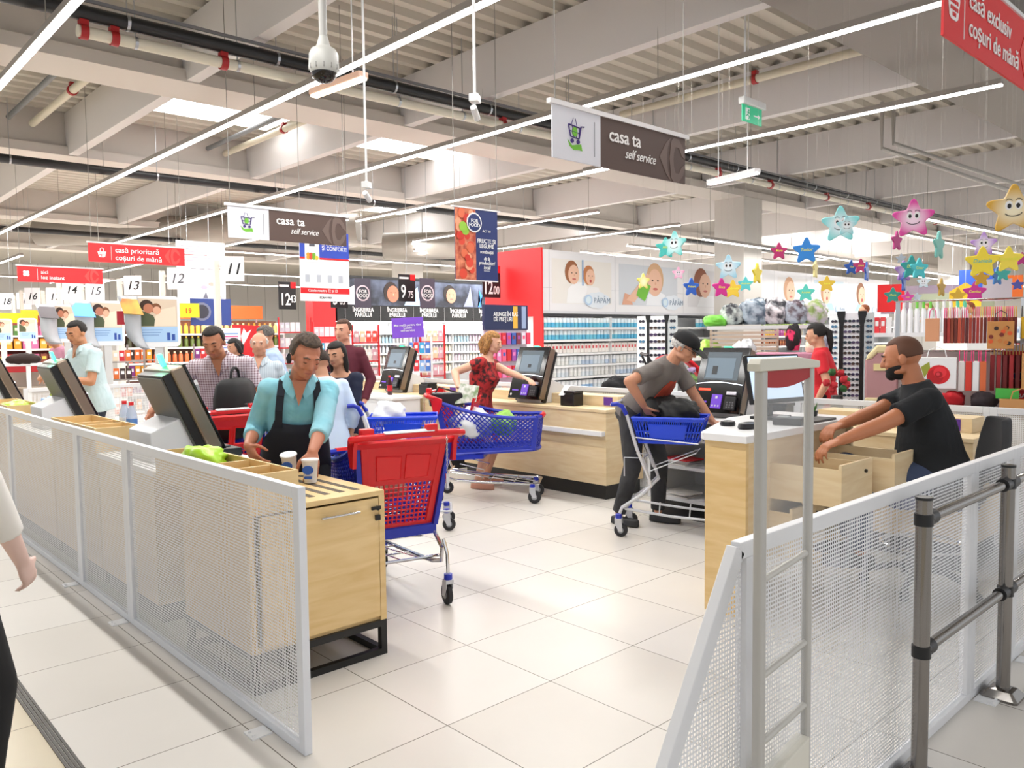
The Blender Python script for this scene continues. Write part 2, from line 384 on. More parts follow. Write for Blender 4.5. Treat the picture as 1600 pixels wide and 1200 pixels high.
# big grey ducts in the distance at left
for (p, q2, d, r, lab) in [((60, 362), (560, 370), 24, .42, 'grey air duct hanging behind the smaller brown sign'), ((230+370, 385), (720, 395), 24, .4, 'grey air duct behind the vertical fruit banner')]:
    A = PD(p[0], p[1], d); B = PD(q2[0], q2[1], d)
    t = thing('air_duct', lab, 'air duct', (0, 0, 0)); MB().cyl(A, (B.x, B.y, A.z), r, n=18).build('duct_tube', mat('A09A92', .5, .3), t, smooth=True)
    q = MB(); M2 = (A+B)/2; q.cyl((A.x, A.y, A.z), (A.x, A.y, ZR), .01, n=5).cyl((M2.x, M2.y, A.z), (M2.x, M2.y, ZR), .01, n=5); q.build('hanger', STEEL, t)
# ------------------------------------------------------------------ perforated white barrier panels
FH = 1.105
def foot_plate(parent, x, y, dx, dy):
    q = MB(); q.box(x-.045+dx*.04, y-.045+dy*.04, 0, x+.045+dx*.04, y+.045+dy*.04, .006)
    for s in (-1, 1): q.cyl((x+dx*.07+dy*s*.02, y+dy*.07+dx*s*.02, .006), (x+dx*.07+dy*s*.02, y+dy*.07+dx*s*.02, .014), .006, n=8)
    q.build('foot_plate', WHITE, parent)
SHEETM = mat('F2F2F4', .45)
def punched_sheet(parent, axis, L, z0, z1, w, slant=0, pitch=.0140, hole=.0079):
    """a thin metal sheet with real rectangular holes, one connected mesh"""
    x0 = w if not slant else .03; nx = int((L-w-x0)/pitch); nz = int((z1-z0)/pitch); b = pitch-hole
    xs = []; zs = []
    for i in range(nx): xs += [x0+i*pitch, x0+i*pitch+b]
    xs.append(L-w)
    for i in range(nz): zs += [z0+i*pitch, z0+i*pitch+b]
    zs.append(z1)
    n = len(xs); vs = []; fs = []
    if axis == 'x': vs = [(x, 0, z) for z in zs for x in xs]
    else: vs = [(0, x, z) for z in zs for x in xs]
    for j in range(len(zs)-1):
        lim = slant*(zs[j+1])/FH if slant else -1
        for i in range(n-1):
            if (i % 2 and j % 2) or xs[i] < lim: continue
            a = j*n+i; fs.append((a, a+1, a+1+n, a+n))
    used = sorted({k for f in fs for k in f}); mp = {k: i for i, k in enumerate(used)}
    q = MB(); q.v = [vs[k] for k in used]; q.f = [tuple(mp[k] for k in f) for f in fs]; q.mi = [0]*len(fs)
    return q.build('perforated_sheet', SHEETM, parent, fix=False)
def barrier_y(X, y0, y1, label, group, feet=(0,), side=-1, th=.035, w=.05):
    t = thing('perforated_barrier', label, 'barrier panel', (X, y0, 0), 0, group); L = y1-y0
    q = MB(); q.box(-th/2, 0, 0, th/2, w, FH).box(-th/2, L-w, 0, th/2, L, FH).box(-th/2, w, 0, th/2, L-w, w*.8).box(-th/2, w, FH-w, th/2, L-w, FH)
    q.build('frame', mat('E3E5EA', .35), t, bevel=.003)
    if X < 5: punched_sheet(t, 'y', L, w*.8, FH-w, w)
    else: MB().box(-.002, w, w*.8, .002, L-w, FH-w).build('perforated_sheet', PERFY, t)
    for f in feet: foot_plate(t, side*.03, f*L+(.06 if f < .5 else -.06), side, 0)
    return t
def barrier_x(Y, x0, x1, label, group, feet=(0,), th=.035, w=.05, slant=0, z=0):
    t = thing('perforated_barrier', label, 'barrier panel', (x0, Y, 0), 0, group); L = x1-x0; q = MB()
    if slant:
        q.bar((0, 0, 0), (slant, 0, FH-.02), th, w).box(slant, -th/2, FH-w, L, th/2, FH).box(0, -th/2, 0, L, th/2, w*.8).box(L-w, -th/2, w*.8, L, th/2, FH-w)
        q.box(slant+.03, -th/2, w*.8, slant+.075, th/2, FH-w)
        s = MB().prism([(.03, w*.8), (L-w, w*.8), (L-w, FH-w), (slant, FH-w)], (0, -.002, 0), (1, 0, 0), (0, 0, 1), .004)
    else:
        q.box(0, -th/2, 0, w, th/2, FH).box(L-w, -th/2, 0, L, th/2, FH).box(w, -th/2, 0, L-w, th/2, w*.8).box(w, -th/2, FH-w, L-w, th/2, FH)
        s = MB().box(w, -.002, w*.8, L-w, .002, FH-w)
    q.build('frame', mat('E6E6E8', .35), t, bevel=.003)
    if Y < 5: punched_sheet(t, 'x', L, w*.8, FH-w, w, slant)
    else: s.build('perforated_sheet', PERFX, t)
    for f in feet: foot_plate(t, f*L+(.06 if f < .5 else -.06), -.03, 0, -1)
    return t
g = 'white perforated barrier panels'
ys = [2.9, 5.03, 6.07, 8.18, 9.2, 11.3]
labs = ['long white perforated barrier panel with a free end in front of the drawered wood cabinet', 'narrow white perforated barrier panel beside the two red capped bottles',
        'white perforated barrier panel standing before the second self checkout', 'narrow white perforated barrier panel at the left picture edge', 'last white perforated barrier panel at far left']
for i in range(5): barrier_y(1.54, ys[i], ys[i+1], labs[i], g, feet=(0,) if i else (.12,))
xs = [1.31, 3.97, 4.6, 6.7]
labs = ['white perforated barrier panel with a slanted end behind the security antenna', 'narrow white perforated barrier panel behind the second chrome post', 'white perforated barrier panel at the right picture edge']
for i in range(3): barrier_x(1.22, xs[i], xs[i+1], labs[i], g, slant=.69 if i == 0 else 0)
labs = ['white perforated barrier panel behind the seated cashier', 'white perforated barrier panel behind the cashier screen', 'white perforated barrier panel right of the man with the black cap', 'white perforated barrier panel behind the grey shirted man',
        'white perforated barrier panel behind the second self checkout printer', 'white perforated barrier panel behind the woman in the red print top', 'white perforated barrier panel behind the furthest self checkout']
yy = [.2, 2.0, 3.6, 5.2, 6.8, 8.4, 10.0, 11.6]
for i in range(7): barrier_y(6.92, yy[i], yy[i+1], labs[i], g, feet=())
for i in range(3): barrier_x(11.6, 2.35+i*.95, 3.3+i*.95, ['white perforated barrier panel left behind the man in the pale polo shirt', 'white perforated barrier panel between the polo shirt man and the checked shirt man', 'white perforated barrier panel behind the checked shirt man'][i], g, feet=())
# ------------------------------------------------------------------ chrome railing
POLISHED = mat('8E8A86', .14, 1)
def chrome_post(x, y, label):
    t = thing('railing_post', label, 'railing post', (x, y, 0), 0, 'chrome railing posts')
    MB().cyl((0, 0, .03), (0, 0, 1.08), .029, n=24).build('tube', POLISHED, t, smooth=True)
    MB().lathe([(.031, 1.075), (.031, 1.085), (.02, 1.087), (0.001, 1.087)], n=20).build('end_cap', BLACK, t, smooth=True)
    q = MB(); a = .078; b = .03
    vs = []
    for (s, z) in ((a, 0), (a, .012), (.05, .04), (.032, .045)):
        c = s*.45 if s > .04 else s*.4; vs.append([Vector(p) for p in [(-s+c*.4, -s, z), (s-c*.4, -s, z), (s, -s+c*.4, z), (s, s-c*.4, z), (s-c*.4, s, z), (-s+c*.4, s, z), (-s, s-c*.4, z), (-s, -s+c*.4, z)]])
    q.loft(vs); q.build('base_plate', POLISHED, t)
    for z in (1.0, .5):
        q = MB(); q.cyl((0, 0, z-.022), (0, 0, z+.022), .034, n=16); q.cyl((0.02, 0, z), (.085, 0, z), .03, n=14)
        if x > 4: q.cyl((-.02, 0, z), (-.085, 0, z), .03, n=14)
        q.build('clamp', BLACK, t, smooth=True)
    return t
PXS = [3.12, 4.13, 5.15, 6.3]; YR = 1.115
for i, x in enumerate(PXS): chrome_post(x, YR, ['chrome railing post nearest the security antenna', 'second chrome railing post before the narrow barrier panel', 'third chrome railing post at the right picture edge', 'fourth chrome railing post out past the right edge'][i])
for i in range(3):
    for z, s in ((1.0, 'upper'), (.5, 'lower')):
        t = thing('railing_bar', '%s chrome railing bar %s' % (s, ['between the first and second posts', 'from the second post to the third', 'beyond the third post'][i]), 'railing bar', (PXS[i], YR, z), 0, 'chrome railing bars')
        MB().cyl((.06, 0, 0), (PXS[i+1]-PXS[i]-.06, 0, 0), .021, n=20).build('tube', POLISHED, t, smooth=True)
# ------------------------------------------------------------------ security antenna
t = thing('security_antenna', 'tall narrow anti-theft antenna with clear pane and red top band', 'security antenna', (1.93, 1.12, 0))
G = mat('BDBAB4', .4)
MB().box(.012, -.014, 0, .042, .014, 1.60).build('post', G, t, bevel=.006)
MB().box(.285, -.012, 0, .311, .012, 1.60).build('post', G, t, bevel=.006)
q = MB(); q.prism([(-.012, 0), (.327, 0), (.327, .02), (.2, .034), (.0, .034), (-.012, .02)], (0, -.020, 1.597), (1, 0, 0), (0, 0, 1), .040); q.build('top_cap', mat('D9D5C6', .45), t, bevel=.004)
q = MB(); q.prism([(.036, 1.597), (.036, 1.553)]+[(.036+.249*i/8, 1.553-.012*math.sin(PI*i/8)+.016*i/8) for i in range(1, 8)]+[(.285, 1.569), (.285, 1.597)], (0, -.008, 0), (1, 0, 0), (0, 0, 1), .016); q.build('top_band', mat('A80F14', .5), t)
gl = mat('F2F4F5', .03, 0, 0, .5, 0, .13)
MB().box(.036, -.004, .12, .285, .004, 1.56).build('clear_pane', gl, t)
for z in (1.02, .75, .56): MB().cyl((.03, 0, z), (.29, 0, z+.03 if z < 1.1 else z), .010, n=10).build('crossbar', mat('C9C6BF', .4, .3), t, smooth=True)
MB().prism([(.036, 0), (.036, .44)]+[(.036+.249*i/8, .44+.06*(i/8)**.7) for i in range(1, 9)]+[(.285, 0)], (0, -.022, 0), (1, 0, 0), (0, 0, 1), .044).build('base_cover', mat('E3DFD2', .45), t, bevel=.006)
# ------------------------------------------------------------------ left row: bagging cabinet, trays, kiosks
t = thing('bagging_cabinet', 'light wood bagging cabinet with slatted top and a single front door', 'cabinet', (1.62, 3.56, 0))
q = MB(); W = .75; D = .84
q.box(0, .02, .19, .03, D, .862).box(W-.035, .0, .19, W, D, .862).box(.03, .02, .19, W-.035, D, .22).box(.03, D-.02, .22, W-.035, D, .862); q.build('body', WOOD, t)
MB().box(0, 0, .862, W, D, .89).build('worktop', WOOD, t, bevel=.002)
q = MB()
for i in range(7): q.box(.08+.09*i, .10, .889, .115+.09*i, .74, .8915)
for i in range(7): MB().box(.10+.088*i, .10, .8895, .135+.088*i, .74, .8915).build('anti_slip_strip', mat('5C5247', .8), t)
MB().box(.05, -.004, .215, W-.04, .016, .852).build('door', WOOD, t, bevel=.0015)
q = MB(); q.cyl((.36, -.03, .80), (.58, -.03, .80), .006, n=10); q.cyl((.40, -.03, .80), (.40, 0, .80), .005, n=8).cyl((.54, -.03, .80), (.54, 0, .80), .005, n=8); q.build('door_handle', CHROME, t, smooth=True)
q = MB(); q.cyl((.70, -.02, .80), (.70, 0, .80), .012, n=12).box(.66, -.022, .795, .715, -.012, .812); q.build('lock', BLACK, t)
MB().box(.685, -.018, .735, .715, -.004, .765).build('padlock', BLACK, t, bevel=.003)
q = MB(); b = .035
q.box(0, 0, .155, W, b, .19).box(0, 0, 0, W, b, b).box(W-b, 0, b, W, b, .155).box(0, 0, b, b, b, .155)
q.box(0, D-b, 0, W, D, b).box(0, D-b, .155, W, D, .19).box(W-b, D-b, b, W, D, .155).box(0, D-b, b, b, D, .155).box(W-b, b, 0, W, D-b, b).box(0, b, 0, b, D-b, b).box(W-b, b, .155, W, D-b, .19).box(0, b, .155, b, D-b, .19)
q.box(.25, b, 0, .25+b, D-b, b)
q.build('plinth_frame', mat('0C0C0D', .4), t)
def wood_tray(x, y, w, l, z, label, splits=(.33, .66), h=.165, mt=None):
    t = thing('bag_tray', label, 'wooden tray', (x, y, z), 0, 'open wooden trays'); q = MB(); k = .014
    q.box(0, 0, 0, w, k, h).box(0, l-k, 0, w, l, h).box(0, k, 0, k, l-k, h).box(w-k, k, 0, w, l-k, h).box(k, k, 0, w-k, l-k, .01); q.build('tray_box', mt or WOOD, t)
    for s in splits: MB().box(k, s*l, .01, w-k, s*l+k, h-.005).build('divider', mt or WOOD, t)
    return t
wood_tray(1.62, 3.57, .26, 1.22, .892, 'open wooden tray with dividers on the near bagging cabinet', (.22, .42))
wood_tray(1.62, 5.95, .3, 1.15, .932, 'open wooden tray between the first and second self checkouts', (.3, .5))
wood_tray(1.62, 8.7, .3, 1.1, .932, 'open wooden tray holding a lime bag near the left edge', (.4,))
def till_counter(x, y, w, l, label, mt=WHITE, h=.93, group='kiosk counters', shelf=False):
    t = thing('checkout_counter', label, 'counter', (x, y, 0), 0, group)
    MB().box(0, 0, h-.035, w, l, h).build('worktop', mt, t, bevel=.004)
    q = MB(); q.box(.01, .01, .12, w-.01, l-.01, h-.035); q.build('body', WOOD2, t)
    MB().box(.04, .04, 0, w-.04, l-.04, .12).build('plinth', BLACK, t)
    return t
till_counter(1.62, 4.85, .68, 1.08, 'counter under the nearest self checkout with the black backpack behind')
till_counter(1.62, 7.12, .68, 1.5, 'counter under the second self checkout at left')
till_counter(1.62, 5.94, .5, 1.16, 'bagging counter holding the red capped bottles', mt=WOOD)
till_counter(1.62, 8.64, .5, 1.2, 'bagging counter under the lime bag at left', mt=WOOD)
till_counter(1.62, 9.86, .68, 1.6, 'counter under the furthest left self checkout')
BRONZE = mat('8A7B6C', .3, .75); SLATE = mat('5A5955', .45, .3); SCREEN = mat('46545E', .3, 0, .25)
PURP = mat('5A2EA8', .35, 0, .8)
def kiosk(label, loc, rz, light=False, red=False, pic=False, tray=True):
    t = thing('self_checkout_terminal', label, 'self checkout', loc, rz, 'self checkout terminals')
    th = math.radians(24 if light else 19); M = Matrix.Translation((0, 0, .05)) @ Matrix.Rotation(-th, 4, 'Y'); Wd = .25; Hh = .62
    def P(x, y, z): return M @ Vector((x, y, z))
    q = MB(); q.box(-.10, -Wd, .02, -.012, Wd, Hh, M); q.build('housing', BRONZE, t, bevel=.012)
    MB().box(-.155, -Wd+.02, .0, -.098, Wd-.02, Hh-.015, M).build('rear_rim', BLACK, t, bevel=.004)
    MB().box(-.165, -Wd+.03, .01, -.154, Wd-.03, Hh-.03, M).build('rear_cover', SLATE, t)
    MB().box(-.014, -Wd, .0, .004, Wd, Hh, M).build('front_bezel', mat('0B0B0D', .12), t, bevel=.004)
    sc = MB().box(.004, -.175, .31, .007, .175, .575, M).build('display', SCREEN, t)
    MB().box(.006, -.16, .325, .008, .125, .52, M).build('display_window', mat('5F7280', .3, 0, .3), sc)
    q = MB(); q.box(.007, -.10, .36, .010, -.045, .44, M) if pic else q.box(.007, -.03, .37, .010, .02, .41, M); q.build('display_picture', mat('2d3338', .4), sc)
    pts = [P(.012, -Wd+.01+2*(Wd-.01)*i/12, .285-.02*math.sin(PI*i/12)*-1-.02) for i in range(13)]
    MB().tube(pts, .0045, 6).build('light_line', mat('E8ECF5', .3, 0, 1.2), t)
    MB().box(.004, -.05, .04, .012, .055, .17, M).build('card_reader_display', PURP, t)
    q = MB(); 
    for k in range(3): q.box(.012, -.035+.03*k, .055, .014, -.022+.03*k, .07, M)
    q.box(.012, -.01, .13, .014, .012, .155, M); q.build('card_reader_icons', WHITE, t)
    MB().box(.004, .10, .03, .03, .21, .15, M).build('pin_pad', mat('1b1b1e', .5), t, bevel=.004)
    q = MB()
    for a in range(3):
        for b in range(3): q.box(.03, .125+.028*a, .045+.022*b, .033, .14+.028*a, .058+.022*b, M)
    q.build('keys', mat('6d6d72', .5), t)
    MB().box(.004, .10, .17, .02, .20, .20, M).build('coin_slot', mat('C9C6CF', .3, .5), t)
    MB().box(.004, -.20, .09, .01, -.10, .105, M).build('note_slot', PURP, t)
    MB().cyl(P(.004, -.205, .045), P(.012, -.205, .045), .014, n=12).build('button', WHITE, t)
    if red: MB().box(.006, -.2, .205, .014, -.08, .222, M).build('scanner_glow', mat('FF2A14', .3, 0, 5), t)
    # pedestal and low plinth behind and below
    q = MB(); q.add([(-.46, -.2, 0), (-.09, -.2, 0), (-.09, -.2, .16), (-.20, -.2, .30), (-.46, -.2, .19), (-.46, .2, 0), (-.09, .2, 0), (-.09, .2, .16), (-.20, .2, .30), (-.46, .2, .19)],
                  [(0, 1, 2, 3, 4), (9, 8, 7, 6, 5), (0, 5, 6, 1), (1, 6, 7, 2), (2, 7, 8, 3), (3, 8, 9, 4), (4, 9, 5, 0)]); q.build('pedestal', mat('DCDCDE', .4), t, bevel=.006)
    if light: MB().box(-.11, -.29, 0, .09, .1, .055).build('printer_base', mat('141416', .4), t, bevel=.006)
    if light: MB().box(-.03, -.2, .055, .05, .02, .062).build('receipt_slot', mat('3a3a3d', .3), t)
    if light:
        MB().prism(rrect(-.03, 0, .03, .085, .015), P(-.04, -.02, Hh), (0, 1, 0), (-.35, 0, .94), .018).build('status_light', mat('4CF0B0', .4, 0, 2.2), t)
        l = bpy.data.lights.new('status_lamp', 'POINT'); l.energy = .35; l.color = (.05, 1, .45); l.shadow_soft_size = .02
        lo = bpy.data.objects.new('status_lamp', l); COL.objects.link(lo); lo.parent = t; lo.location = P(-.10, 0, Hh+.05)
    else:
        MB().box(-.08, -.05, Hh, -.03, .03, Hh+.025, M).build('status_light', mat('4FE0B0', .4, 0, .9), t)
    return t
kiosk('nearest self checkout from behind with glowing green light before the checked shirt man', (2.18, 5.36, .93), 0, light=True)
kiosk('second self checkout from behind beside the man in the pale polo shirt', (2.18, 8.05, .93), 0, light=True)
kiosk('self checkout from behind at the left picture edge', (2.18, 10.9, .93), 0, light=True)
kiosk('self checkout with lit screen and red scanner glow beside the man with black cap', (6.28, 4.06, .93), PI, red=True, pic=True)
kiosk('self checkout the woman in the red print top reaches past', (6.3, 6.6, .93), PI)
kiosk('furthest self checkout facing the aisle beside the purple sign', (6.3, 9.3, .93), PI)
# ------------------------------------------------------------------ right row counters
def wood_counter(x, y, w, l, label, h=.93, tray=True):
    t = thing('bagging_counter', label, 'counter', (x, y, 0), 0, 'light wood bagging counters'); 
    MB().box(0, 0, h-.03, w, l, h).build('worktop', WOOD2, t, bevel=.002)
    MB().box(.01, .01, .15, w, l-.01, h-.03).build('body', WOOD2, t)
    MB().box(.03, .03, 0, w-.03, l-.03, .15).build('plinth', mat('0C0C0D', .4), t)
    MB().box(-.045, .02, .66, .01, l-.1, .71).build('bumper_rail', WHITE, t, bevel=.004)
    q = MB(); q.cyl((w*.45, -.012, .80), (w*.45, .01, .80), .010, n=10).box(w*.45-.03, -.012, .797, w*.45+.02, -.004, .806).box(w*.45+.03, -.012, .74, w*.45+.04, -.004, .765); q.build('lock', BLACK, t)
    if tray:
        MB().box(w*.55, .12, h, w, l-.1, h+.11).build('back_ledge', WOOD2, t, bevel=.002)
        MB().box(w*.55-.004, .2, h+.012, w*.55, .32, h+.10).build('purple_sticker', mat('5A2C91', .5), t)
        MB().prism(circ(.26, 0, .03), (w*.55-.005, 0, h+.055), (0, 1, 0), (0, 0, 1), .001).build('sticker_symbol', WHITE, t) if False else None
    return t
wood_counter(6.23, 5.3, .62, 2.3, 'light wood counter with white rail right of the blue cart')
wood_counter(6.23, 7.95, .62, 2.3, 'light wood counter behind the blue basket trolley')
wood_counter(6.23, 10.4, .62, 1.6, 'white topped counter furthest along the right row')
# white open unit below the near right kiosk
t = thing('checkout_counter', 'white open counter with magazines on shelves below the lit self checkout', 'counter', (6.05, 3.35, 0), 0, 'kiosk counters')
MB().box(0, 0, .9, .8, 1.3, .93).build('worktop', WHITE, t, bevel=.004)
q = MB(); q.box(.02, 0, .16, .78, .03, .9).box(.02, 1.27, .16, .78, 1.3, .9).box(.75, .03, .16, .78, 1.27, .9)
for z in (.16, .46, .72): q.box(.02, .03, z, .75, 1.27, z+.03)
q.build('body', WHITE, t); MB().box(.05, .03, 0, .75, 1.27, .16).build('plinth', BLACK, t)
for k in range(7):
    z = .49 if k < 4 else .19; zz = z+.014*(k if k < 4 else (k-4))
    o = MB().box(-.11, -.15, 0, .11, .15, .012).build('magazine', mat(['E8E6E2', 'D8D4CF', 'EFEFEF', 'C8202A', 'E4E0DA', 'EDEDED', 'DDD'+'8D2'][k], .5), loc=(6.2+.02*(k % 2), 4.35+.02*(k % 3), zz)); o.rotation_euler = (0, 0, .2*(k % 3)-.2)
    tag(o, ['white magazine', 'grey magazine', 'pale magazine', 'red topped magazine on the upper shelf', 'cream leaflet', 'white leaflet', 'beige leaflet'][k]+(' on the upper shelf of the white unit' if k < 3 else ' of the white open unit'), 'magazine', 'magazines in the white unit')
wood_counter(6.23, 1.9, .62, 1.42, 'light wood counter behind the cashier desk', tray=True)
for i, (y, lab) in enumerate(((5.95, 'black receipt printer by the outstretched hand of the red topped woman'), (8.55, 'black receipt printer right of the furthest self checkout'), (3.5, 'black receipt printer beside the security antenna'))):
    t = thing('receipt_printer', lab, 'printer', (6.42, y, .93), 0, 'receipt printers'); MB().box(-.08, -.1, 0, .08, .1, .14).build('case', BLACK, t, bevel=.01); MB().box(-.09, -.12, .14, .06, .04, .165).build('lid', mat('1A1A1C', .3), t, bevel=.004)
    if i == 0: MB().loft([[Vector((-.05+.02*k, .02, .165+.05*math.sin(k*.5))), Vector((-.05+.02*k, .10, .165+.05*math.sin(k*.5))), Vector((-.05+.02*k, .10, .167+.05*math.sin(k*.5))), Vector((-.05+.02*k, .02, .167+.05*math.sin(k*.5)))] for k in range(-3, 4)]).build('paper_strip', WHITE, t)
# ------------------------------------------------------------------ cashier desk
t = thing('cashier_desk', 'cashier desk with white top and wood side facing the aisle', 'desk', (4.14, 2.46, 0))
q = MB(); q.prism([(0, 0), (1.47, 0), (1.50, .03), (1.50, .63), (.85, .66), (.03, .33), (0, .29)], (0, 0, 1.10), (1, 0, 0), (0, 1, 0), .045); q.build('worktop', mat('F0F0F0', .3), t, bevel=.004)
MB().box(.03, .02, .0, .06, .30, 1.055).build('side_panel', WOOD, t); MB().box(1.42, .02, .0, 1.45, .60, 1.055).build('side_panel', WOOD2, t); MB().bar((.06, .30, .5275), (.86, .62, .5275), .03, 1.055).build('front_panel', WOOD2, t)
MB().box(.07, .05, .3, 1.4, .27, 1.055).build('drawer_case', WOOD2, t)
for k, (x, z, out) in enumerate(((.36, .66, .40), (.86, .68, .50), (.36, .36, .1))):
    q = MB(); w = .42; h = .27; q.box(x, -out, z, x+w, -out+.018, z+h).box(x, -out+.018, z+.02, x+.015, .05, z+h-.03).box(x+w-.015, -out+.018, z+.02, x+w, .05, z+h-.03).box(x+.015, -out+.018, z+.02, x+w-.015, .05, z+.03)
    dr = q.build('drawer', WOOD2, t); MB().cyl((x+w*.75, -out-.012, z+h*.75), (x+w*.75, -out, z+h*.75), .011, n=10).build('lock', BLACK, dr)
for x, y, r, h, lab, nm in ((4.55, 2.84, .05, .035, 'small round black puck on the white cashier desk', 'black_puck'), (4.50, 2.66, .075, .04, 'black hand scanner lying on the white cashier desk', 'hand_scanner')):
    o = MB().lathe([(r*.9, 0), (r, h*.3), (r*.9, h*.85), (r*.5, h), (.001, h)], n=20).build(nm, mat('17171A', .35), smooth=True, loc=(x, y, 1.1)); tag(o, lab, 'scanner' if 'scan' in nm else 'puck')
    if 'scan' in nm: o.scale = (1.3, .7, 1)
t = thing('pos_monitor', 'large flat screen on the cashier desk seen through the antenna pane', 'monitor', (5.13, 2.83, 1.06), 0)
Mm = Matrix.Translation((0, 0, .32)) @ Matrix.Rotation(math.radians(-12), 4, 'Z') @ Matrix.Rotation(math.radians(-12), 4, 'X')
MB().box(-.27, -.01, -.17, .27, .02, .17, Mm).build('casing', BLACK, t, bevel=.008)
s = MB().box(-.25, -.013, -.14, .25, -.0105, .155, Mm).build('display', mat('B9CDE6', .3, 0, .85), t)
MB().box(-.2, -.015, -.05, .05, -.0132, .10, Mm).build('display_window', mat('D9E4F2', .3, 0, .85), s)
q = MB(); q.box(-.03, .03, .06, .03, .07, .25).box(-.12, -.06, .04, .12, .12, .06); q.build('stand', BLACK, t)
t = thing('card_terminal', 'dark card terminal in front of the cashier screen', 'card terminal', (4.86, 2.58, 1.1), .3); MB().box(-.07, -.09, 0, .07, .09, .05).build('case', mat('2A2A2C', .5), t, bevel=.008); MB().box(-.05, .0, .05, .05, .07, .053).build('display', mat('9AA39C', .3), t)
t = thing('keyboard', 'flat dark keyboard on the cashier desk', 'keyboard', (5.15, 2.56, 1.1), 0); MB().box(-.2, -.07, 0, .2, .07, .015).build('case', mat('4a4644', .5), t, bevel=.003)
t = thing('succulent_pot', 'tiny green succulent in a black pot on the cashier desk', 'potted plant', (5.45, 2.70, 1.1)); MB().lathe([(.02, 0), (.028, .04), (.022, .04), (.001, .035)], n=12).build('pot', BLACK, t)
q = MB()
for k in range(9): a = k*.7; q.tube([(0, 0, .035), (.012*math.cos(a), .012*math.sin(a), .06), (.02*math.cos(a), .02*math.sin(a), .08+.01*(k % 3))], [.006, .005, .001], 6)
q.build('leaves', mat('3F7A33', .6), t)
# office chair of the cashier
t = thing('office_chair', 'black office chair with star base under the seated cashier', 'office chair', (5.52, 1.97, 0), math.radians(-56))
q = MB(); 
q.loft([[Vector((.36+.10*math.sin(z*1.2)+dx, y*(.23-.10*max(0, (z-.2)/.24)**1.6), .70+z)) for (y, dx) in [(-1, -.02), (-.7, .02), (0, .05), (.7, .02), (1, -.02), (1, .02), (.7, .06), (0, .09), (-.7, .06), (-1, .02)]] for z in (0, .1, .2, .32, .40, .44)])
q.build('backrest', mat('3A3A3C', .9), t, smooth=True, bevel=.01)
MB().prism(rrect(-.26, -.26, .27, .26, .08), (0, 0, .66), (1, 0, 0), (0, 1, 0), .09).build('seat', mat('3A3F6E', .9), t, bevel=.02)
MB().cyl((0, 0, .1), (0, 0, .58), .028, n=14).build('gas_lift', BLACK, t, smooth=True); MB().bar((.2, 0, .58), (.42, 0, .8), .06, .02).build('back_bracket', BLACK, t)
for k in range(5):
    a = k*2*PI/5+.4; c, s_ = math.cos(a), math.sin(a)
    lg = MB().tube([(0, 0, .14), (.16*c, .16*s_, .15), (.36*c, .36*s_, .085)], [.03, .026, .02], 8).build('leg', BLACK, t, smooth=True)
    MB().cyl((.36*c-.02*s_, .36*s_+.02*c, .035), (.36*c+.02*s_, .36*s_-.02*c, .035), .035, n=12).build('caster', BLACK, lg)
q = MB().tube([(.26*math.cos(2*PI*k/24), .26*math.sin(2*PI*k/24), .3) for k in range(24)], .012, 8, closed=True).build('foot_ring', CHROME, t, smooth=True)
# ------------------------------------------------------------------ small goods at the left tills
def bottle(name, label, loc, body, cap, h=.24, r=.034, cat='bottle', group=None, bandc=None):
    t = thing(name, label, cat, loc, 0, group)
    MB().lathe([(r*.8, 0), (r, .01), (r, h*.55), (r*.85, h*.7), (r*.4, h*.88), (r*.38, h*.93), (.001, h*.93)], n=14).build('bottle_body', body, t, smooth=True)
    MB().lathe([(r*.46, h*.9), (r*.46, h), (.001, h)], n=12).build('cap', cap, t)
    if bandc: MB().lathe([(r*1.02, h*.2), (r*1.02, h*.5)], n=14).build('label_band', bandc, t)
    return t
PET = mat('BFD3EA', .1, 0, 0, .5, .0, .55)
bottle('water_bottle', 'left one of two clear water bottles with red caps', Pz(196, 677, .932), PET, mat('D3202A', .4), .27, .042, 'bottle', 'water bottles with red caps', mat('D8E4F4', .4))
bottle('water_bottle', 'right one of two clear water bottles with red caps', Pz(207, 680, .932), PET, mat('D3202A', .4), .27, .042, 'bottle', 'water bottles with red caps', mat('5A8AD0', .4))
t = thing('drink_can', 'green and red drink can beside the hand of the checked shirt man', 'can', PX(235, 668, 1.97)); t.location.z = .932
MB().lathe([(.026, 0), (.032, .01), (.032, .05)], n=16).build('can_base', mat('B23A34', .3, .3), t, smooth=True); MB().lathe([(.032, .05), (.032, .13), (.026, .145), (.001, .143)], n=16).build('can_body', mat('1E9E44', .3, .3), t, smooth=True)
o = MB().box(-.07, -.05, 0, .07, .05, .05).build('small_carton', mat('DCCFD8', .5), loc=(1.98, 6.35, .932)); tag(o, 'pale printed carton lying by the water bottles', 'carton')
o = MB().prism(circ(.26, 0, .03), (0, 0, 0)).build('x'); bpy.data.objects.remove(o)
# lime plastic bags in the trays
def crumple(name, label, loc, s, material, seed=1, cat='plastic bag'):
    rnd = random.Random(seed); ph = [rnd.uniform(0, 6) for _ in range(9)]
    def fn(p, q):
        k = 1+.10*math.sin(p.x*5+ph[0]+p.z*3)+.07*abs(math.sin(p.y*8+ph[1]+p.x*4))+.06*abs(math.sin(p.z*10+ph[2]+p.x*7))+.05*math.sin(15*p.x*p.y+ph[3]+9*p.z)-.06*abs(math.sin(12*p.z+6*p.y+ph[4])); r = q*k
        r.z = max(r.z, -s[2]*.75); return r
    q = MB(); q.ell((0, 0, s[2]*.75), s, 36, 22, fn=fn); o = q.build(name, material, smooth=2, loc=loc); return tag(o, label, cat)
LIME = mat('A9D62A', .35)
crumple('plastic_bag', 'crumpled lime green bag in the nearest wooden tray', (1.75, 4.42, .96), (.11, .17, .085), LIME, 3)
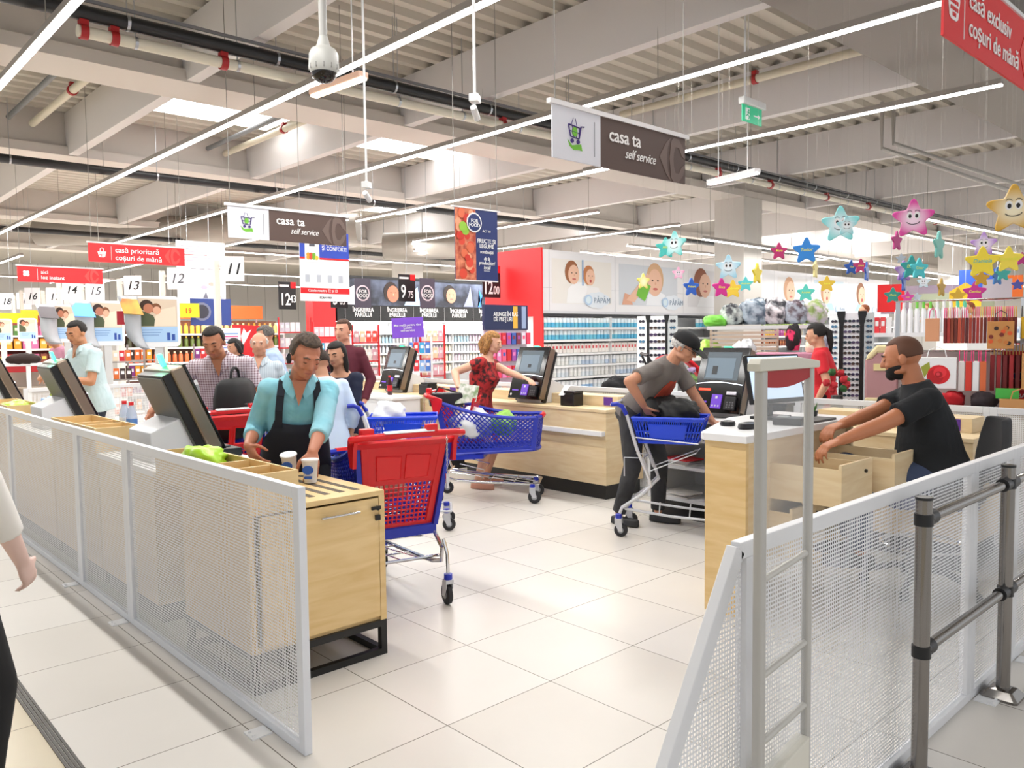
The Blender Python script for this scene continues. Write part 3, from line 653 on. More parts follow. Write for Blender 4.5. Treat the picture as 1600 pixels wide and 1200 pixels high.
crumple('plastic_bag', 'lime green bag corner in the tray at the left edge', (1.78, 9.15, .99), (.12, .2, .07), LIME, 5)
crumple('plastic_bag', 'olive green bag behind the tray at left', (2.15, 8.95, .95), (.13, .16, .15), mat('8FA22A', .4), 8)
crumple('plastic_bag', 'white bag with pale blue print beside the polo shirt man', (1.98, 8.75, .95), (.07, .09, .12), noisy_mat('E8F0F8', '2A8AD8', 9, .4), 11)
# yoghurt pots held by the man in the apron
def yog(loc, label, tilt=0):
    t = thing('yoghurt_pot', label, 'yoghurt pot', loc, -.8, 'yoghurt pots'); t.rotation_euler = (tilt, 0, -.8); t.scale = (1.05, 1.05, 1.25)
    MB().lathe([(.032, 0), (.042, .095), (.047, .1), (.046, .105), (.001, .104)], n=20).build('cup', mat('F2F2F2', .35), t, smooth=True)
    q = MB(); q.prism(circ(0, 0, .03, .02), (0, -.043, .06), (1, 0, 0), (0, 0, 1), .004).box(-.02, -.045, .02, .02, -.035, .032); q.build('print', mat('2A5FC0', .4), t)
    return t
yog((2.19, 4.02, .895), 'white and blue yoghurt pot under the fingers of the man in the apron'); yog((2.20, 4.27, .905), 'tipped yoghurt pot between the two hands of the man in the apron', .25)
# ------------------------------------------------------------------ hanging signs
def hang_wires(t, xs, z0, ztop, y=0, r=.004):
    ztop += .03
    for x in xs: MB().cyl((x, y, z0), (x, y, ztop), r, n=5).build('hanging_wire', mat('8A8680', .5), t)
def emblem(parent, x, z, s, material, y=-.003):
    """an arrow-like left part and a hooked right part, like the chain's emblem"""
    left = [(-.42, 0), (-.18, .34), (-.02, .46), (-.12, .25), (-.16, 0), (-.12, -.25), (-.02, -.46), (-.18, -.34)]
    right = [(.0, .40), (.1, .48), (.28, .46), (.44, .30), (.52, .05), (.38, .12), (.28, .28), (.16, .28), (.10, .15), (.08, 0), (.10, -.15), (.16, -.28), (.28, -.28), (.38, -.12), (.52, -.05), (.44, -.30), (.28, -.46), (.1, -.48), (.0, -.40), (-.06, 0)]
    for k, p in enumerate((left, right)):
        MB().prism([(a*s, b*s) for a, b in p], (x, y, z), (1, 0, 0), (0, 0, 1), .002).build('emblem', material, parent)
def trolley_logo(parent, x, z, s):
    y = -.004; V = mat('3C2474', .5); Gn = mat('6DB82E', .5)
    def T(pts, r, m_, nm): MB().tube([(x+a*s, y, z+b*s) for a, b in pts], r*s, 5).build(nm, m_, parent)
    T([(-.45, .30), (.32, .22), (.26, -.28), (-.30, -.24), (-.45, .30)], .03, V, 'logo_trolley'); T([(.26, -.28), (.40, .30), (.62, .32)], .035, V, 'logo_trolley')
    T([(-.38, .02), (.28, -.02)], .02, V, 'logo_trolley'); T([(-.18, .26), (-.12, -.25)], .015, V, 'logo_trolley'); T([(.1, .24), (.08, -.25)], .015, V, 'logo_trolley')
    T([(-.25, .3), (-.12, .62)], .015, V, 'logo_trolley'); T([(.12, .25), (.02, .6)], .015, V, 'logo_trolley')
    MB().prism(circ(-.02*s, 0, .17*s, .22*s), (x, y-.002, z)).build('logo_leaf', Gn, parent)
    for a in (-.2, .2): MB().prism(circ(a*s, -.42*s, .10*s), (x, y-.003, z)).build('logo_wheel', V, parent)
    MB().prism([(-.5*s, -.38*s), (-.2*s, -.62*s), (.1*s, -.56*s), (.42*s, -.5*s), (.5*s, -.8*s), (.3*s, -.78*s), (-.1*s, -.82*s), (-.35*s, -.68*s)], (x, y+.002, z)).build('logo_hand', Gn, parent)
def brown_sign(loc, label):
    t = thing('hanging_sign', label, 'sign', loc, 0, 'brown self service signs'); W, H = 1.52, .355
    MB().box(0, 0, 0, .49, .012, H).build('pale_panel', mat('DCDDE4', .45), t); MB().box(.49, 0, 0, W, .012, H).build('brown_panel', mat('54413A', .5), t)
    MB().box(-.03, -.012, H, W+.04, .026, H+.032).build('top_rail', mat('E8E6E6', .4), t); MB().box(.42, -.004, .06, .425, 0, .30).build('divider_line', mat('9a9aa0', .5), t)
    trolley_logo(t, .22, .20, .15)
    text('lettering', 'casa ta', .135, mat('F2F0EE', .5), t, (.58, -.002, .20), bold=.035)
    text('lettering', 'self service', .10, mat('F2F0EE', .5), t, (.76, -.002, .10), shear=.35, bold=.004, sx=.82)
    emblem(t, 1.33, .17, .36, mat('6B5952', .5))
    hang_wires(t, (.03, W-.02), H+.03, ZR-loc[2], .006)
brown_sign((3.93, 3.8, 2.895), 'larger brown and white hanging self service sign, nearest the dark roof beam')
brown_sign((3.86, 8.8, 2.84), 'smaller brown and white hanging self service sign above the blue poster')
def basket_logo(parent, x, z, s, M1):
    q = MB(); q.prism([(-.5*s, .15*s), (.5*s, .15*s), (.5*s, .05*s), (.36*s, -.5*s), (.2*s, -.58*s), (-.2*s, -.58*s), (-.36*s, -.5*s), (-.5*s, .05*s)], (x, -.003, z), th=.002); b = q.build('logo_basket', M1, parent)
    MB().tube([(x-.22*s, -.004, z+.15*s), (x-.2*s, -.004, z+.5*s), (x, -.004, z+.62*s), (x+.2*s, -.004, z+.5*s), (x+.22*s, -.004, z+.15*s)], .045*s, 6).build('logo_handle', M1, parent)
    return b
def red_sign(loc, label, lines, size, W=1.52, H=.30, logo=True, wires=True, lx=.2):
    t = thing('hanging_sign', label, 'sign', loc, 0, 'red till signs'); R1 = mat('DE1B22', .45)
    MB().box(0, 0, 0, W, .012, H).build('red_panel', R1, t); MB().box(-.02, -.01, H, W+.02, .022, H+.022).build('top_rail', mat('E8E6E6', .4), t)
    Wh = mat('F6F2F0', .5)
    if logo:
        basket_logo(t, lx, H*.5, H*.42, Wh); q = MB()
        for a in (-.25, -.08, .08, .25):
            for b in (-.05, -.25, -.42):
                if abs(a) > .2 and b < -.4: continue
                q.box(lx+a*H*.42-.007*H/.3, -.006, H*.5+b*H*.42-.007*H/.3, lx+a*H*.42+.007*H/.3, -.004, H*.5+b*H*.42+.007*H/.3)
        q.build('logo_holes', R1, t)
    else:
        for k in range(4): a = PI/4+k*PI/2; MB().prism(circ(lx-.05+.035*math.cos(a), H*.55+.035*math.sin(a), .03), (0, -.003, 0), th=.002).build('logo_petal', Wh, t)
    MB().box(lx+.14, -.004, .04, lx+.144, 0, H-.04).build('divider_line', Wh, t)
    for k, s in enumerate(lines): text('lettering', s, size, Wh, t, (lx+.2, -.002, H*.56-k*size*1.05), bold=.012)
    if wires: hang_wires(t, (.05, W-.05), H+.02, ZR-loc[2], .006)
    emblem(t, W-.22, H*.5, H*.95, mat('E8433F', .45))
    return t
red_sign((3.83, 14.0, 2.96), 'red hanging sign for hand baskets above tills 12 and 13', ['casă prioritară', 'coșuri de mână'], .115)
red_sign((3.60, 17.8, 2.85), 'red hanging sign with clover logo above tills 14 and 15', ['aici', 'loz instant'], .10, logo=False)
red_sign((4.04, 1.4, 3.062), 'large red hanging basket sign cut by the upper right picture edge', ['casă exclusiv', 'coșuri de mână'], .125, H=.37, lx=.12)
# green exit sign
p = PX(1179, 190, 10.5); t = thing('exit_sign', 'small green emergency exit sign with running figure hanging on a white tube', 'exit sign', (9.6, 5.05, 3.92), 0)
p0 = PY(1160, 188, 5.05); t.location = (p0.x, 5.05, p0.z)
t.scale = (1.3, 1, .95)
MB().box(-.01, -.03, .20, .37, .05, .29).build('housing', mat('D8D8D6', .4), t, bevel=.01); MB().box(.0, 0, 0, .33, .012, .20).build('sign_plate', mat('1CA878', .4, 0, .25), t)
q = MB(); q.box(.19, -.003, .09, .27, 0, .105).prism([(.26, .07), (.30, .098), (.26, .125)], (0, -.003, 0), th=.002); q.build('arrow', WHITE, t)
q = MB(); q.box(.05, -.002, .03, .12, 0, .17); q.build('doorway', WHITE, t); q = MB(); q.prism(circ(.1, .145, .012), (0, -.004, 0), th=.002).tube([(.10, -.004, .13), (.085, -.004, .09), (.11, -.004, .07), (.10, -.004, .035)], .006, 5).tube([(.085, -.004, .09), (.06, -.004, .07)], .006, 5).tube([(.10, -.004, .125), (.07, -.004, .115)], .005, 5).tube([(.10, -.004, .12), (.13, -.004, .10)], .005, 5); q.build('running_figure', mat('1CA878', .4), t)
MB().cyl((.05, .01, .28), (.05, .01, ZR-t.location.z), .012, n=8).build('hanging_tube', WHITE, t)
# hanging number plates on cream posts
def number_plate(num, label, px, py, X=6.0, post=True, thin=False, W=.42, H=.44):
    c = PX(px, py, X); t = thing('number_plate', label, 'number plate', (c.x, c.y, c.z), 0, 'till number plates')
    # plates face the till aisle: printed side towards the customers
    ux = Vector((.80, -.60, 0)); 
    MB().prism([(-W/2, -H/2), (W/2, -H/2), (W/2, H/2), (-W/2, H/2)], (0, 0, 0), ux, (0, 0, 1), .03).build('plate', mat('F1F0F3', .45), t)
    text('numeral', num, .30 if len(num) < 2 else .27, mat('121214' if not thin else '4a4a50', .5), t, Vector((0, 0, -.09))+ux.cross(Vector((0, 0, 1)))*.002, ux, (0, 0, 1), 'CENTER', bold=.03 if not thin else 0, shear=.25)
    if post:
        b = ux*(-W/2-.10) + Vector((.02, .05, 0)); z0 = -c.z
        MB().box(b.x-.045, b.y-.045, z0, b.x+.045, b.y+.045, H*.35).build('post', mat('DAD3C6', .5), t); MB().bar((b.x, b.y, .05), ux*(-W/2)+Vector((0, .02, .05)), .03).build('bracket', mat('DAD3C6', .5), t)
    return t
for (num, px, py, X, po, th_, lab) in [('11', 364, 420, 6.0, 1, 0, 'white plate numbered 11 on the tallest cream post'), ('12', 276, 435, 6.0, 1, 1, 'white plate numbered 12 beside the big white notice'), ('13', 207, 446, 6.0, 1, 0, 'white plate numbered 13'),
        ('15', 148, 455, 5.8, 0, 1, 'white plate numbered 15 under the red clover sign'), ('14', 111, 453, 5.8, 1, 0, 'white plate numbered 14 under the red clover sign'), ('17', 85, 464, 5.8, 0, 0, 'white plate numbered 17'), ('16', 50, 463, 5.8, 0, 0, 'white plate numbered 16'), ('1', 37, 470, 5.9, 0, 1, 'white plate half hidden behind plate 16'), ('18', 10, 471, 5.6, 1, 0, 'white plate numbered 18 at the left picture edge')]:
    number_plate(num, lab, px, py, X, True, bool(th_), *((.36, .43) if X > 5.9 and num != '1' else (.42, .5)))
# flat printed posters and banners; every print is built from its own shapes
def blob(parent, name, pts, y, material, n=0): return MB().prism(pts, (0, y, 0), th=.002).build(name, material, parent)
c = PY(712, 436, 6.5); t = thing('hanging_banner', 'navy vertical hanging banner with apples and white lettering', 'banner', (c.x, 6.5, c.z), 0); W = .59; H = .74
NAVY = mat('1B2C66', .5)
MB().box(0, 0, 0, W, .008, H).build('panel', NAVY, t); MB().box(-.04, -.008, H, W+.04, .016, H+.015).build('top_rail', WHITE, t); MB().box(0, -.004, -.012, W, .012, 0).build('bottom_rail', WHITE, t)
ph = MB().box(0, -.003, 0, .28, 0, H).build('fruit_photo', noisy_mat('A33A24', 'E08A66', 14, .6), t)
rnd = random.Random(3)
for k in range(26):
    x = rnd.uniform(.04, .24); z = rnd.uniform(.04, .7); r = rnd.uniform(.035, .055); r = min(r, x, .275-x, z)
    MB().prism(circ(x, z, r), (0, -.004-.0004*k, 0), th=.001).build('fruit', mat(['D8452E', 'C8301F', 'E9A07C', 'D96A45', '8FBF3A'][k % 5 if z > .5 else k % 4], .5), ph)
MB().prism(circ(.25, .60, .105), (0, -.016, 0), th=.002).build('badge', WHITE, t); MB().prism(circ(.25, .60, .09), (0, -.018, 0), th=.002).build('badge', NAVY, t); text('lettering', 'FOR\nFOOD', .052, WHITE, t, (.25, -.018, .60), align='CENTER', bold=.02)
text('lettering', 'ACT 10', .035, WHITE, t, (.43, -.002, .51), align='CENTER')
text('lettering', 'FRUCTE ȘI\nLEGUME', .062, WHITE, t, (.43, -.002, .395), align='CENTER', bold=.03, sx=.88); text('lettering', 'românești', .05, WHITE, t, (.43, -.002, .285), align='CENTER', bold=.015, sx=.9)
text('lettering', 'de la\nproducători\nlocali', .056, WHITE, t, (.43, -.002, .215), align='CENTER', bold=.02, shear=.3, sx=.8); MB().box(.39, -.003, .10, .47, 0, .105).build('rule', WHITE, t)
hang_wires(t, (.0, W), H+.015, ZR-c.z, .004); 
c = PY(470, 470, 10.4); t = thing('hanging_poster', 'blue and white hanging poster with a phone picture below the smaller brown sign', 'poster', (c.x, 10.4, c.z)); W = .80; H = 1.0
MB().box(0, 0, 0, W, .008, H).build('panel', mat('F2F2F4', .5), t); MB().box(0, -.003, .62, W, 0, H).build('blue_band', mat('2A46B4', .5), t); MB().box(0, -.004, .60, W, 0, .625).build('red_line', RED, t); MB().box(0, -.003, .11, W, 0, .19).build('red_band', RED, t)
text('lettering', 'PLUS DE\nRAPIDITATE\nȘI CONFORT!', .085, WHITE, t, (.35, -.003, .88), bold=.02, sx=.78)
text('lettering', 'Casele noastre 12 și 13', .055, WHITE, t, (.12, -.003, .135), bold=.02, sx=.9); text('lettering', 'SCAN  PAY', .04, mat('3a3a40', .5), t, (.3, -.002, .04), bold=.02)
phn = MB().prism(rrect(.08, .55, .31, .98, .02), (0, -.006, 0), th=.004).build('phone_picture', WHITE, t); MB().box(.15, -.008, .78, .24, -.006, .84).build('phone_label', mat('50505a', .5), phn)
for k in range(7): MB().prism(circ(.13+.045*(k % 4), .62+.04*(k // 4), .03), (0, -.009-.0003*k, 0), th=.001).build('vegetable', mat(['E89A2A', 'D8452E', '6FA82E', 'E8C23A'][k % 4], .5), phn)
for k in range(4): MB().prism(rrect(.08+.18*k, .27, .15+.18*k, .38, .01), (0, -.003, 0), th=.001).build('icon', mat('B8BCC6', .5), t)
hang_wires(t, (.02, W-.02), H, ZR-c.z, .004)
c = PY(278, 474, 17.6); t = thing('hanging_notice', 'large white hanging notice with small grey print between plates 12 and 11', 'notice', (c.x, 17.6, c.z)); t.scale = (1.214,)*3; W = .88; H = 1.12
MB().box(0, 0, 0, W, .008, H).build('panel', mat('EEEEF2', .5), t)
for k in range(6): MB().box(.1, -.003, H-.1-.05*k, .55+.12*(k % 3), 0, H-.088-.05*k).build('print_line', mat('B44A50' if k == 3 else '9FA0AA', .5), t)
for k in range(3): MB().box(.25+.15*k, -.003, .62, .35+.15*k, 0, .635).build('print_line', mat('808088', .5), t)
MB().prism(circ(.75, .64, .04), (0, -.003, 0), th=.002).build('dot', BLACK, t); MB().prism(rrect(.42, .22, .78, .42, .04), (0, -.003, 0), th=.002).build('picture', mat('D8D4D8', .5), t)
for a, b_ in ((.48, .3), (.62, .36), (.72, .28)): MB().prism(circ(a, b_, .06, .035), (0, -.005, 0), th=.002).build('picture_shape', mat(['C9A79A', 'B8B0C4', 'D8A8A0'][int(a*10) % 3], .5), t)
for a in (.45, .7): MB().prism([(a, .1), (a+.1, .1), (a+.06, .22)], (0, -.003, 0), th=.002).build('picture_shape', mat('70707c', .5), t)
hang_wires(t, (.02, W-.02), H, (ZR-c.z)/1.214, .004)
# purple card sign near the furthest kiosk
c = PX(637, 512, 7.3); t = thing('purple_sign', 'tilted purple card sign with white lettering above the shelves', 'sign', (c.x, c.y, c.z))
t.rotation_euler = (0, -.06, .0); t.scale = (1.3,)*3; u = Vector((.72, -.69, 0)); MB().prism([(-.19, -.12), (.19, -.12), (.19, .12), (-.19, .12)], (0, 0, 0), u, (0, 0, 1), .01).build('panel', mat('7A4AC8', .5), t)
nn = u.cross(Vector((0, 0, 1)))*.003
text('lettering', 'Mai mulți pentru tine\nCasele\nself-service', .038, WHITE, t, nn+Vector((0, 0, .02)), u, (0, 0, 1), 'CENTER', bold=.01)
MB().cyl((0, 0, -.12), (0, 0, -c.z/1.3), .008, n=8).build('stand_pole', ALU, t)
# ------------------------------------------------------------------ cameras and small lamps under the roof
t = thing('dome_camera', 'grey dome security camera hanging from a tube at the top', 'security camera', (0, 0, 0)); c = PD(506, 103, 5.6); t.location = c
MB().cyl((0, 0, .18), (0, 0, ZR-c.z), .028, n=12).build('drop_tube', mat('9E9C98', .5), t, smooth=True)
MB().lathe([(.03, .20), (.05, .13), (.085, .11), (.10, .08), (.105, -.02), (.09, -.05)], n=24).build('housing', mat('ACABA6', .45), t, smooth=True)
for k in range(24): a = k*PI/12; MB().box(-.003, -.003, -.035, .003, .003, 0, Matrix.Translation((.103*math.cos(a), .103*math.sin(a), 0))).build('cooling_rib', mat('7d7c78', .5), t) if k % 2 == 0 else None
MB().lathe([(.088, -.045), (.08, -.08), (.055, -.105), (.02, -.118), (.001, -.12)], n=24).build('dome', mat('17120F', .08), t, smooth=True)
for (px, py, d, r, lab) in [(742, 170, 5.2, .02, 'small white camera on a white tube above the cream pipe'), (573, 302, 6.5, .02, 'small white camera hanging over the smaller brown sign')]:
    c = PD(px, py, d); t = thing('bullet_camera', lab, 'security camera', c, .6)
    MB().cyl((0, 0, .03), (0, 0, ZR-c.z), .010, n=8).build('drop_tube', WHITE, t); MB().box(-.04, -.03, .04, .04, .03, .09).build('junction_box', WHITE, t, bevel=.004); MB().cyl((-.04, 0, 0), (.06, 0, -.05), .022, n=12).build('camera_body', WHITE, t); MB().cyl((.06, 0, -.05), (.066, 0, -.053), .018, n=12).build('lens', BLACK, t)
for (px, py, px2, py2, z, lab) in [(490, 150, 568, 122, 3.9, 'short warm emergency lamp below the dome camera'), (1108, 288, 1184, 270, 3.7, 'short pinkish white lamp right of the larger brown sign')]:
    A = Pz(px, py, z); B = Pz(px2, py2, z); t = thing('emergency_lamp', lab, 'lamp', A); d = B-A; d = d.normalized()*min(d.length, 1.3)
    MB().bar((0, 0, .03), d+Vector((0, 0, .03)), .10, .05).build('housing', mat('B98F74' if 'warm' in lab else 'D8D4D4', .4), t); MB().bar((0, 0, 0), d, .07, .03).build('diffuser', mat('FFE6CC' if 'warm' in lab else 'FFF0F0', .4, 0, 3), t)
    for k in (.2, .8): MB().cyl(d*k+Vector((0, 0, .05)), d*k+Vector((0, 0, ZR-z)), .006, n=6).build('hanging_wire', WHITE, t)
# ------------------------------------------------------------------ star decorations
def star_poly(R, r, n=5, rot=90):
    """rounded five pointed star outline"""
    out = []
    for k in range(n):
        a = math.radians(rot+72*k); b = math.radians(rot+72*k+36)
        for da, rr in ((-9, .90), (-4, .985), (0, 1), (4, .985), (9, .90)): out.append((R*rr*math.cos(a+math.radians(da)), R*rr*math.sin(a+math.radians(da))))
        out.append((r*math.cos(b), r*math.sin(b)))
    return out
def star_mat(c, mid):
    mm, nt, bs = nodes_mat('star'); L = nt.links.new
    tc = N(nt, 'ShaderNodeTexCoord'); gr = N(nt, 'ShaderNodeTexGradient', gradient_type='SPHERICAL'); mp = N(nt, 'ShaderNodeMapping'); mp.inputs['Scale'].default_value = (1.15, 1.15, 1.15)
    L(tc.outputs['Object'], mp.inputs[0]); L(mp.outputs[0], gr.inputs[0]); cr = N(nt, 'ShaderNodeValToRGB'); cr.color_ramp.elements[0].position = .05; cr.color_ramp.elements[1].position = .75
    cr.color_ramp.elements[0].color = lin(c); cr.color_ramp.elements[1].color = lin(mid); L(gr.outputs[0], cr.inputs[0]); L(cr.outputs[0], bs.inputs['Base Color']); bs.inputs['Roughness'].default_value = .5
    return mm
STARM = {}
def star(px, py, Rpx, color, mid, label, name=None, face=False, d=9.0, turn=0, group='hanging star decorations'):
    c = PD(px, py, d); R = Rpx*d/FPX
    th = math.atan2(-_rt.x, _rt.y)  # unused
    base = math.atan2(c.y, c.x) - PI/2  # face the viewer's side of the hall
    t = thing('star_decoration', label, 'star decoration', c, base+turn, group); t.scale = (R, R, R)
    k = (color, mid)
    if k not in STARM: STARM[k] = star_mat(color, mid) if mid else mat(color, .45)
    MB().prism(star_poly(1, .56), (0, -.09, 0), th=.18).build('star_body', STARM[k], t, bevel=.05)
    if face:
        for s in (-1, 1):
            e = MB().prism(circ(.17*s, .16, .13, .18), (0, -.10, 0), th=.01).build('eye', WHITE, t); MB().prism(circ(.15*s, .13, .07, .10), (0, -.112, 0), th=.01).build('pupil', BLACK, e)
            MB().tube([(.17*s+.14*math.cos(a), -.11, .22+.2*math.sin(a)) for a in (0.6, 1.2, 1.8, 2.4)], .012, 5).build('brow', BLACK, t)
        MB().tube([(.30*math.cos(a), -.11, -.12+.16*math.sin(a)) for a in [PI*(1.08+.84*i/8) for i in range(9)]], .016, 5).build('smile', BLACK, t)
    if name: text('lettering', name, .34, mat('E8E84A' if color not in ('EFD83C', 'E8C83A') else '46B8B0', .5), t, (0, -.095, -.02), align='CENTER', shear=.2, bold=.02)
    MB().cyl((0, 0, .95), (0, 0, (ZR+.03-c.z)/R), .0006/R, n=4).build('thread', mat('A8A49E', .6), t)
    return t
TQ, PK, YL, BL_, MG, LV, GD = '7FDAD6', 'D8469E', 'EFD83C', '2E86D8', 'B8307E', 'B07ED0', 'C9A23A'
stars = [
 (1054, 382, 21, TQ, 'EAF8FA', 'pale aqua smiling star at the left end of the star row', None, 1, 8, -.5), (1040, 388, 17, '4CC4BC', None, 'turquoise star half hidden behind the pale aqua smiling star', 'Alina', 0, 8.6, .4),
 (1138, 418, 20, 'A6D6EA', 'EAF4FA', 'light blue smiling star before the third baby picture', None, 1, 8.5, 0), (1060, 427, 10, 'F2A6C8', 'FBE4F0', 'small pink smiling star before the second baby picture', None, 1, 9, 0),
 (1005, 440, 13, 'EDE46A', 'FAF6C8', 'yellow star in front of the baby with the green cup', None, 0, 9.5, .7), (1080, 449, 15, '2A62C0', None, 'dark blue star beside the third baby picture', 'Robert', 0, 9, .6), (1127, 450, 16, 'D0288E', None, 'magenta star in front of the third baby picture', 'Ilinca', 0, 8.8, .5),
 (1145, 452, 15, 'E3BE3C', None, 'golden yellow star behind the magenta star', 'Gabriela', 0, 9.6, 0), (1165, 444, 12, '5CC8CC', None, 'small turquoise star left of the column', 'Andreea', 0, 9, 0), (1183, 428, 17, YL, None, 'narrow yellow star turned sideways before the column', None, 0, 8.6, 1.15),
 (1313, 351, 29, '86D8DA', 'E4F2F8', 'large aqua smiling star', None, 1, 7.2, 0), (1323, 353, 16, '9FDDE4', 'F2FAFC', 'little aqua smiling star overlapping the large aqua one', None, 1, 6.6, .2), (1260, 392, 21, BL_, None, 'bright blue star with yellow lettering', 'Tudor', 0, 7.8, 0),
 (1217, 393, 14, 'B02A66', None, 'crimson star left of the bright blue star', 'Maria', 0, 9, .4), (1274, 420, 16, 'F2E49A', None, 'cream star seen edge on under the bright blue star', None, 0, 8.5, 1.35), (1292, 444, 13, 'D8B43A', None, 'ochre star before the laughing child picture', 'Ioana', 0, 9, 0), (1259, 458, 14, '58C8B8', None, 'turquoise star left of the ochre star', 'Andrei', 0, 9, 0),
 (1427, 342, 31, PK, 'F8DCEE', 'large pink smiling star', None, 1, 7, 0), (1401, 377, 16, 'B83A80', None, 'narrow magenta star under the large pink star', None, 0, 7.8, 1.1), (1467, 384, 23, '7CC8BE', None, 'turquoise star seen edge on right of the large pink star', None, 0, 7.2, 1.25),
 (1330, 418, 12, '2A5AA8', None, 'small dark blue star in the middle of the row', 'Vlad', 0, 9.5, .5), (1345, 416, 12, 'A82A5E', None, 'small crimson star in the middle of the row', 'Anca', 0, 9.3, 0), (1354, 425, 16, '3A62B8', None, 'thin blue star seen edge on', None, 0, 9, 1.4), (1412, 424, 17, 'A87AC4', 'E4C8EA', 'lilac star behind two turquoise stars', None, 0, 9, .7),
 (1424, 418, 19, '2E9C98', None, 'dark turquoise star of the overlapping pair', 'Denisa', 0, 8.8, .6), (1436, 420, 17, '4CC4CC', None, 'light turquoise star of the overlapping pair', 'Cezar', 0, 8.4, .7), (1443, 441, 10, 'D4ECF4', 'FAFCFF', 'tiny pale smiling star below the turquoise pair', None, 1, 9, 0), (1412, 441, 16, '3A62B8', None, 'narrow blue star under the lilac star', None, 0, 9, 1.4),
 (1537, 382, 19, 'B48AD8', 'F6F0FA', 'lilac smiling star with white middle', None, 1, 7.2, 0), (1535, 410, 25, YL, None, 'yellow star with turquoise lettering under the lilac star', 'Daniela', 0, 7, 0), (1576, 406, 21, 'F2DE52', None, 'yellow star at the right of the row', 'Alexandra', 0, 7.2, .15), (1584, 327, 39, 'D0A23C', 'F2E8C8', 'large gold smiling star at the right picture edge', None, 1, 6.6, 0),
 (1395, 462, 13, '2F8C7E', None, 'dark green star before the red panel', 'Oana', 0, 9.5, 0), (1418, 465, 10, 'E04AA8', None, 'small bright pink star right of the red panel', 'Iulia', 0, 9, 0), (1433, 464, 7, 'D4E8F0', None, 'tiny white star right of the bright pink star', None, 0, 9, 0), (1471, 450, 15, 'C9A23A', None, 'thin golden star seen edge on', None, 0, 9, 1.2),
 (1497, 462, 12, 'D8B03A', None, 'small golden star before the yellow house', None, 0, 9, 0), (1523, 457, 17, 'C0308A', None, 'magenta star under the yellow stars', 'Denisa', 0, 8.4, 0), (1533, 435, 13, 'D0A030', None, 'ochre star tucked under the yellow star', None, 0, 7.6, .3), (1558, 432, 15, '3A78B8', None, 'blue star edge on at the right', None, 0, 8.4, 1.0), (1567, 428, 12, '3FA8A0', None, 'teal star at the right below the yellow pair', None, 0, 8, .4), (1597, 405, 11, 'B02A78', None, 'crimson star cut by the right picture edge', None, 0, 8, .4),
 (1408, 404, 8, '9aa4ae', None, 'small grey star above the turquoise pair', None, 0, 9.5, 0), (1590, 445, 9, '4A4E9A', None, 'small violet star at the right edge', None, 0, 9, 0)]
for (px, py, R_, c, mid, lab, nm, fc, d, tr) in stars: star(px, py, R_, c, mid, lab, nm, bool(fc), d, tr)
# ------------------------------------------------------------------ shopping carts
CB = mat('1B2FAE', .35); CR = mat('D5121C', .35); GREYP = mat('C9CBD0', .35, .2)
def caster(x, y, parent, r=.067, cap=CB):
    w_ = MB().lathe([(.001, -.016), (r*.6, -.017), (r*.97, -.013), (r, 0), (r*.97, .013), (r*.6, .017), (.001, .016)], (x, y+.02, r), 22, ax=(1, 0, 0)).build('wheel', RUBBER, parent, smooth=True)
    MB().lathe([(.001, -.019), (r*.45, -.019), (r*.45, .019), (.001, .019)], (x, y+.02, r), 14, ax=(1, 0, 0)).build('hub', mat('8d8f94', .4, .4), w_)
    q = MB()
    for s in (-1, 1): q.prism([(y-.03, r+.10), (y+.03, r+.09), (y+.035, r-.01), (y+.005, r-.01), (y-.03, r+.05)], (x+s*.022-.002, 0, 0), (0, 1, 0), (0, 0, 1), .004)
    q.box(x-.024, y-.03, r+.075, x+.024, y+.03, r+.10); q.build('fork', GREYP, parent)
    MB().cyl((x, y, r+.10), (x, y, r+.135), .027, n=14).build('swivel_cap', cap, parent, smooth=True)
def patch(c00, c10, c11, c01, sag=0):
    c = [Vector(p) for p in (c00, c10, c11, c01)]
    def f(u, v): p = (c[0]*(1-u)+c[1]*u)*(1-v)+(c[3]*(1-u)+c[2]*u)*v; p = p.copy(); p.z -= sag*v*4*u*(1-u); return p
    return f
def lattice(q, f, nu, nv, w, th, diag=True, u0=0, u1=1, v0=0, v1=1, up=None):
    L = []
    if diag:
        n = nu+nv
        for s in (1, -1):
            for k in range(-nv, nu+nv+1):
                pts = []
                for t in range(nv+1):
                    u = (k+s*t)/nu
                    if -1e-6 <= u <= 1+1e-6: pts.append(f(u0+(u1-u0)*min(max(u, 0), 1), v0+(v1-v0)*t/nv))
                for a, b in zip(pts[::2] if len(pts) > 2 else pts, pts[2::2] if len(pts) > 2 else pts[1:]): q.bar(a, b, w, th, up)
                if len(pts) > 2 and len(pts) % 2 == 0: q.bar(pts[-2], pts[-1], w, th, up)
    else:
        for i in range(nu+1): q.bar(f(u0+(u1-u0)*i/nu, v0), f(u0+(u1-u0)*i/nu, v1), w, th, up)
        for j in range(nv+1): q.bar(f(u0, v0+(v1-v0)*j/nv), f(u1, v0+(v1-v0)*j/nv), w, th, up)
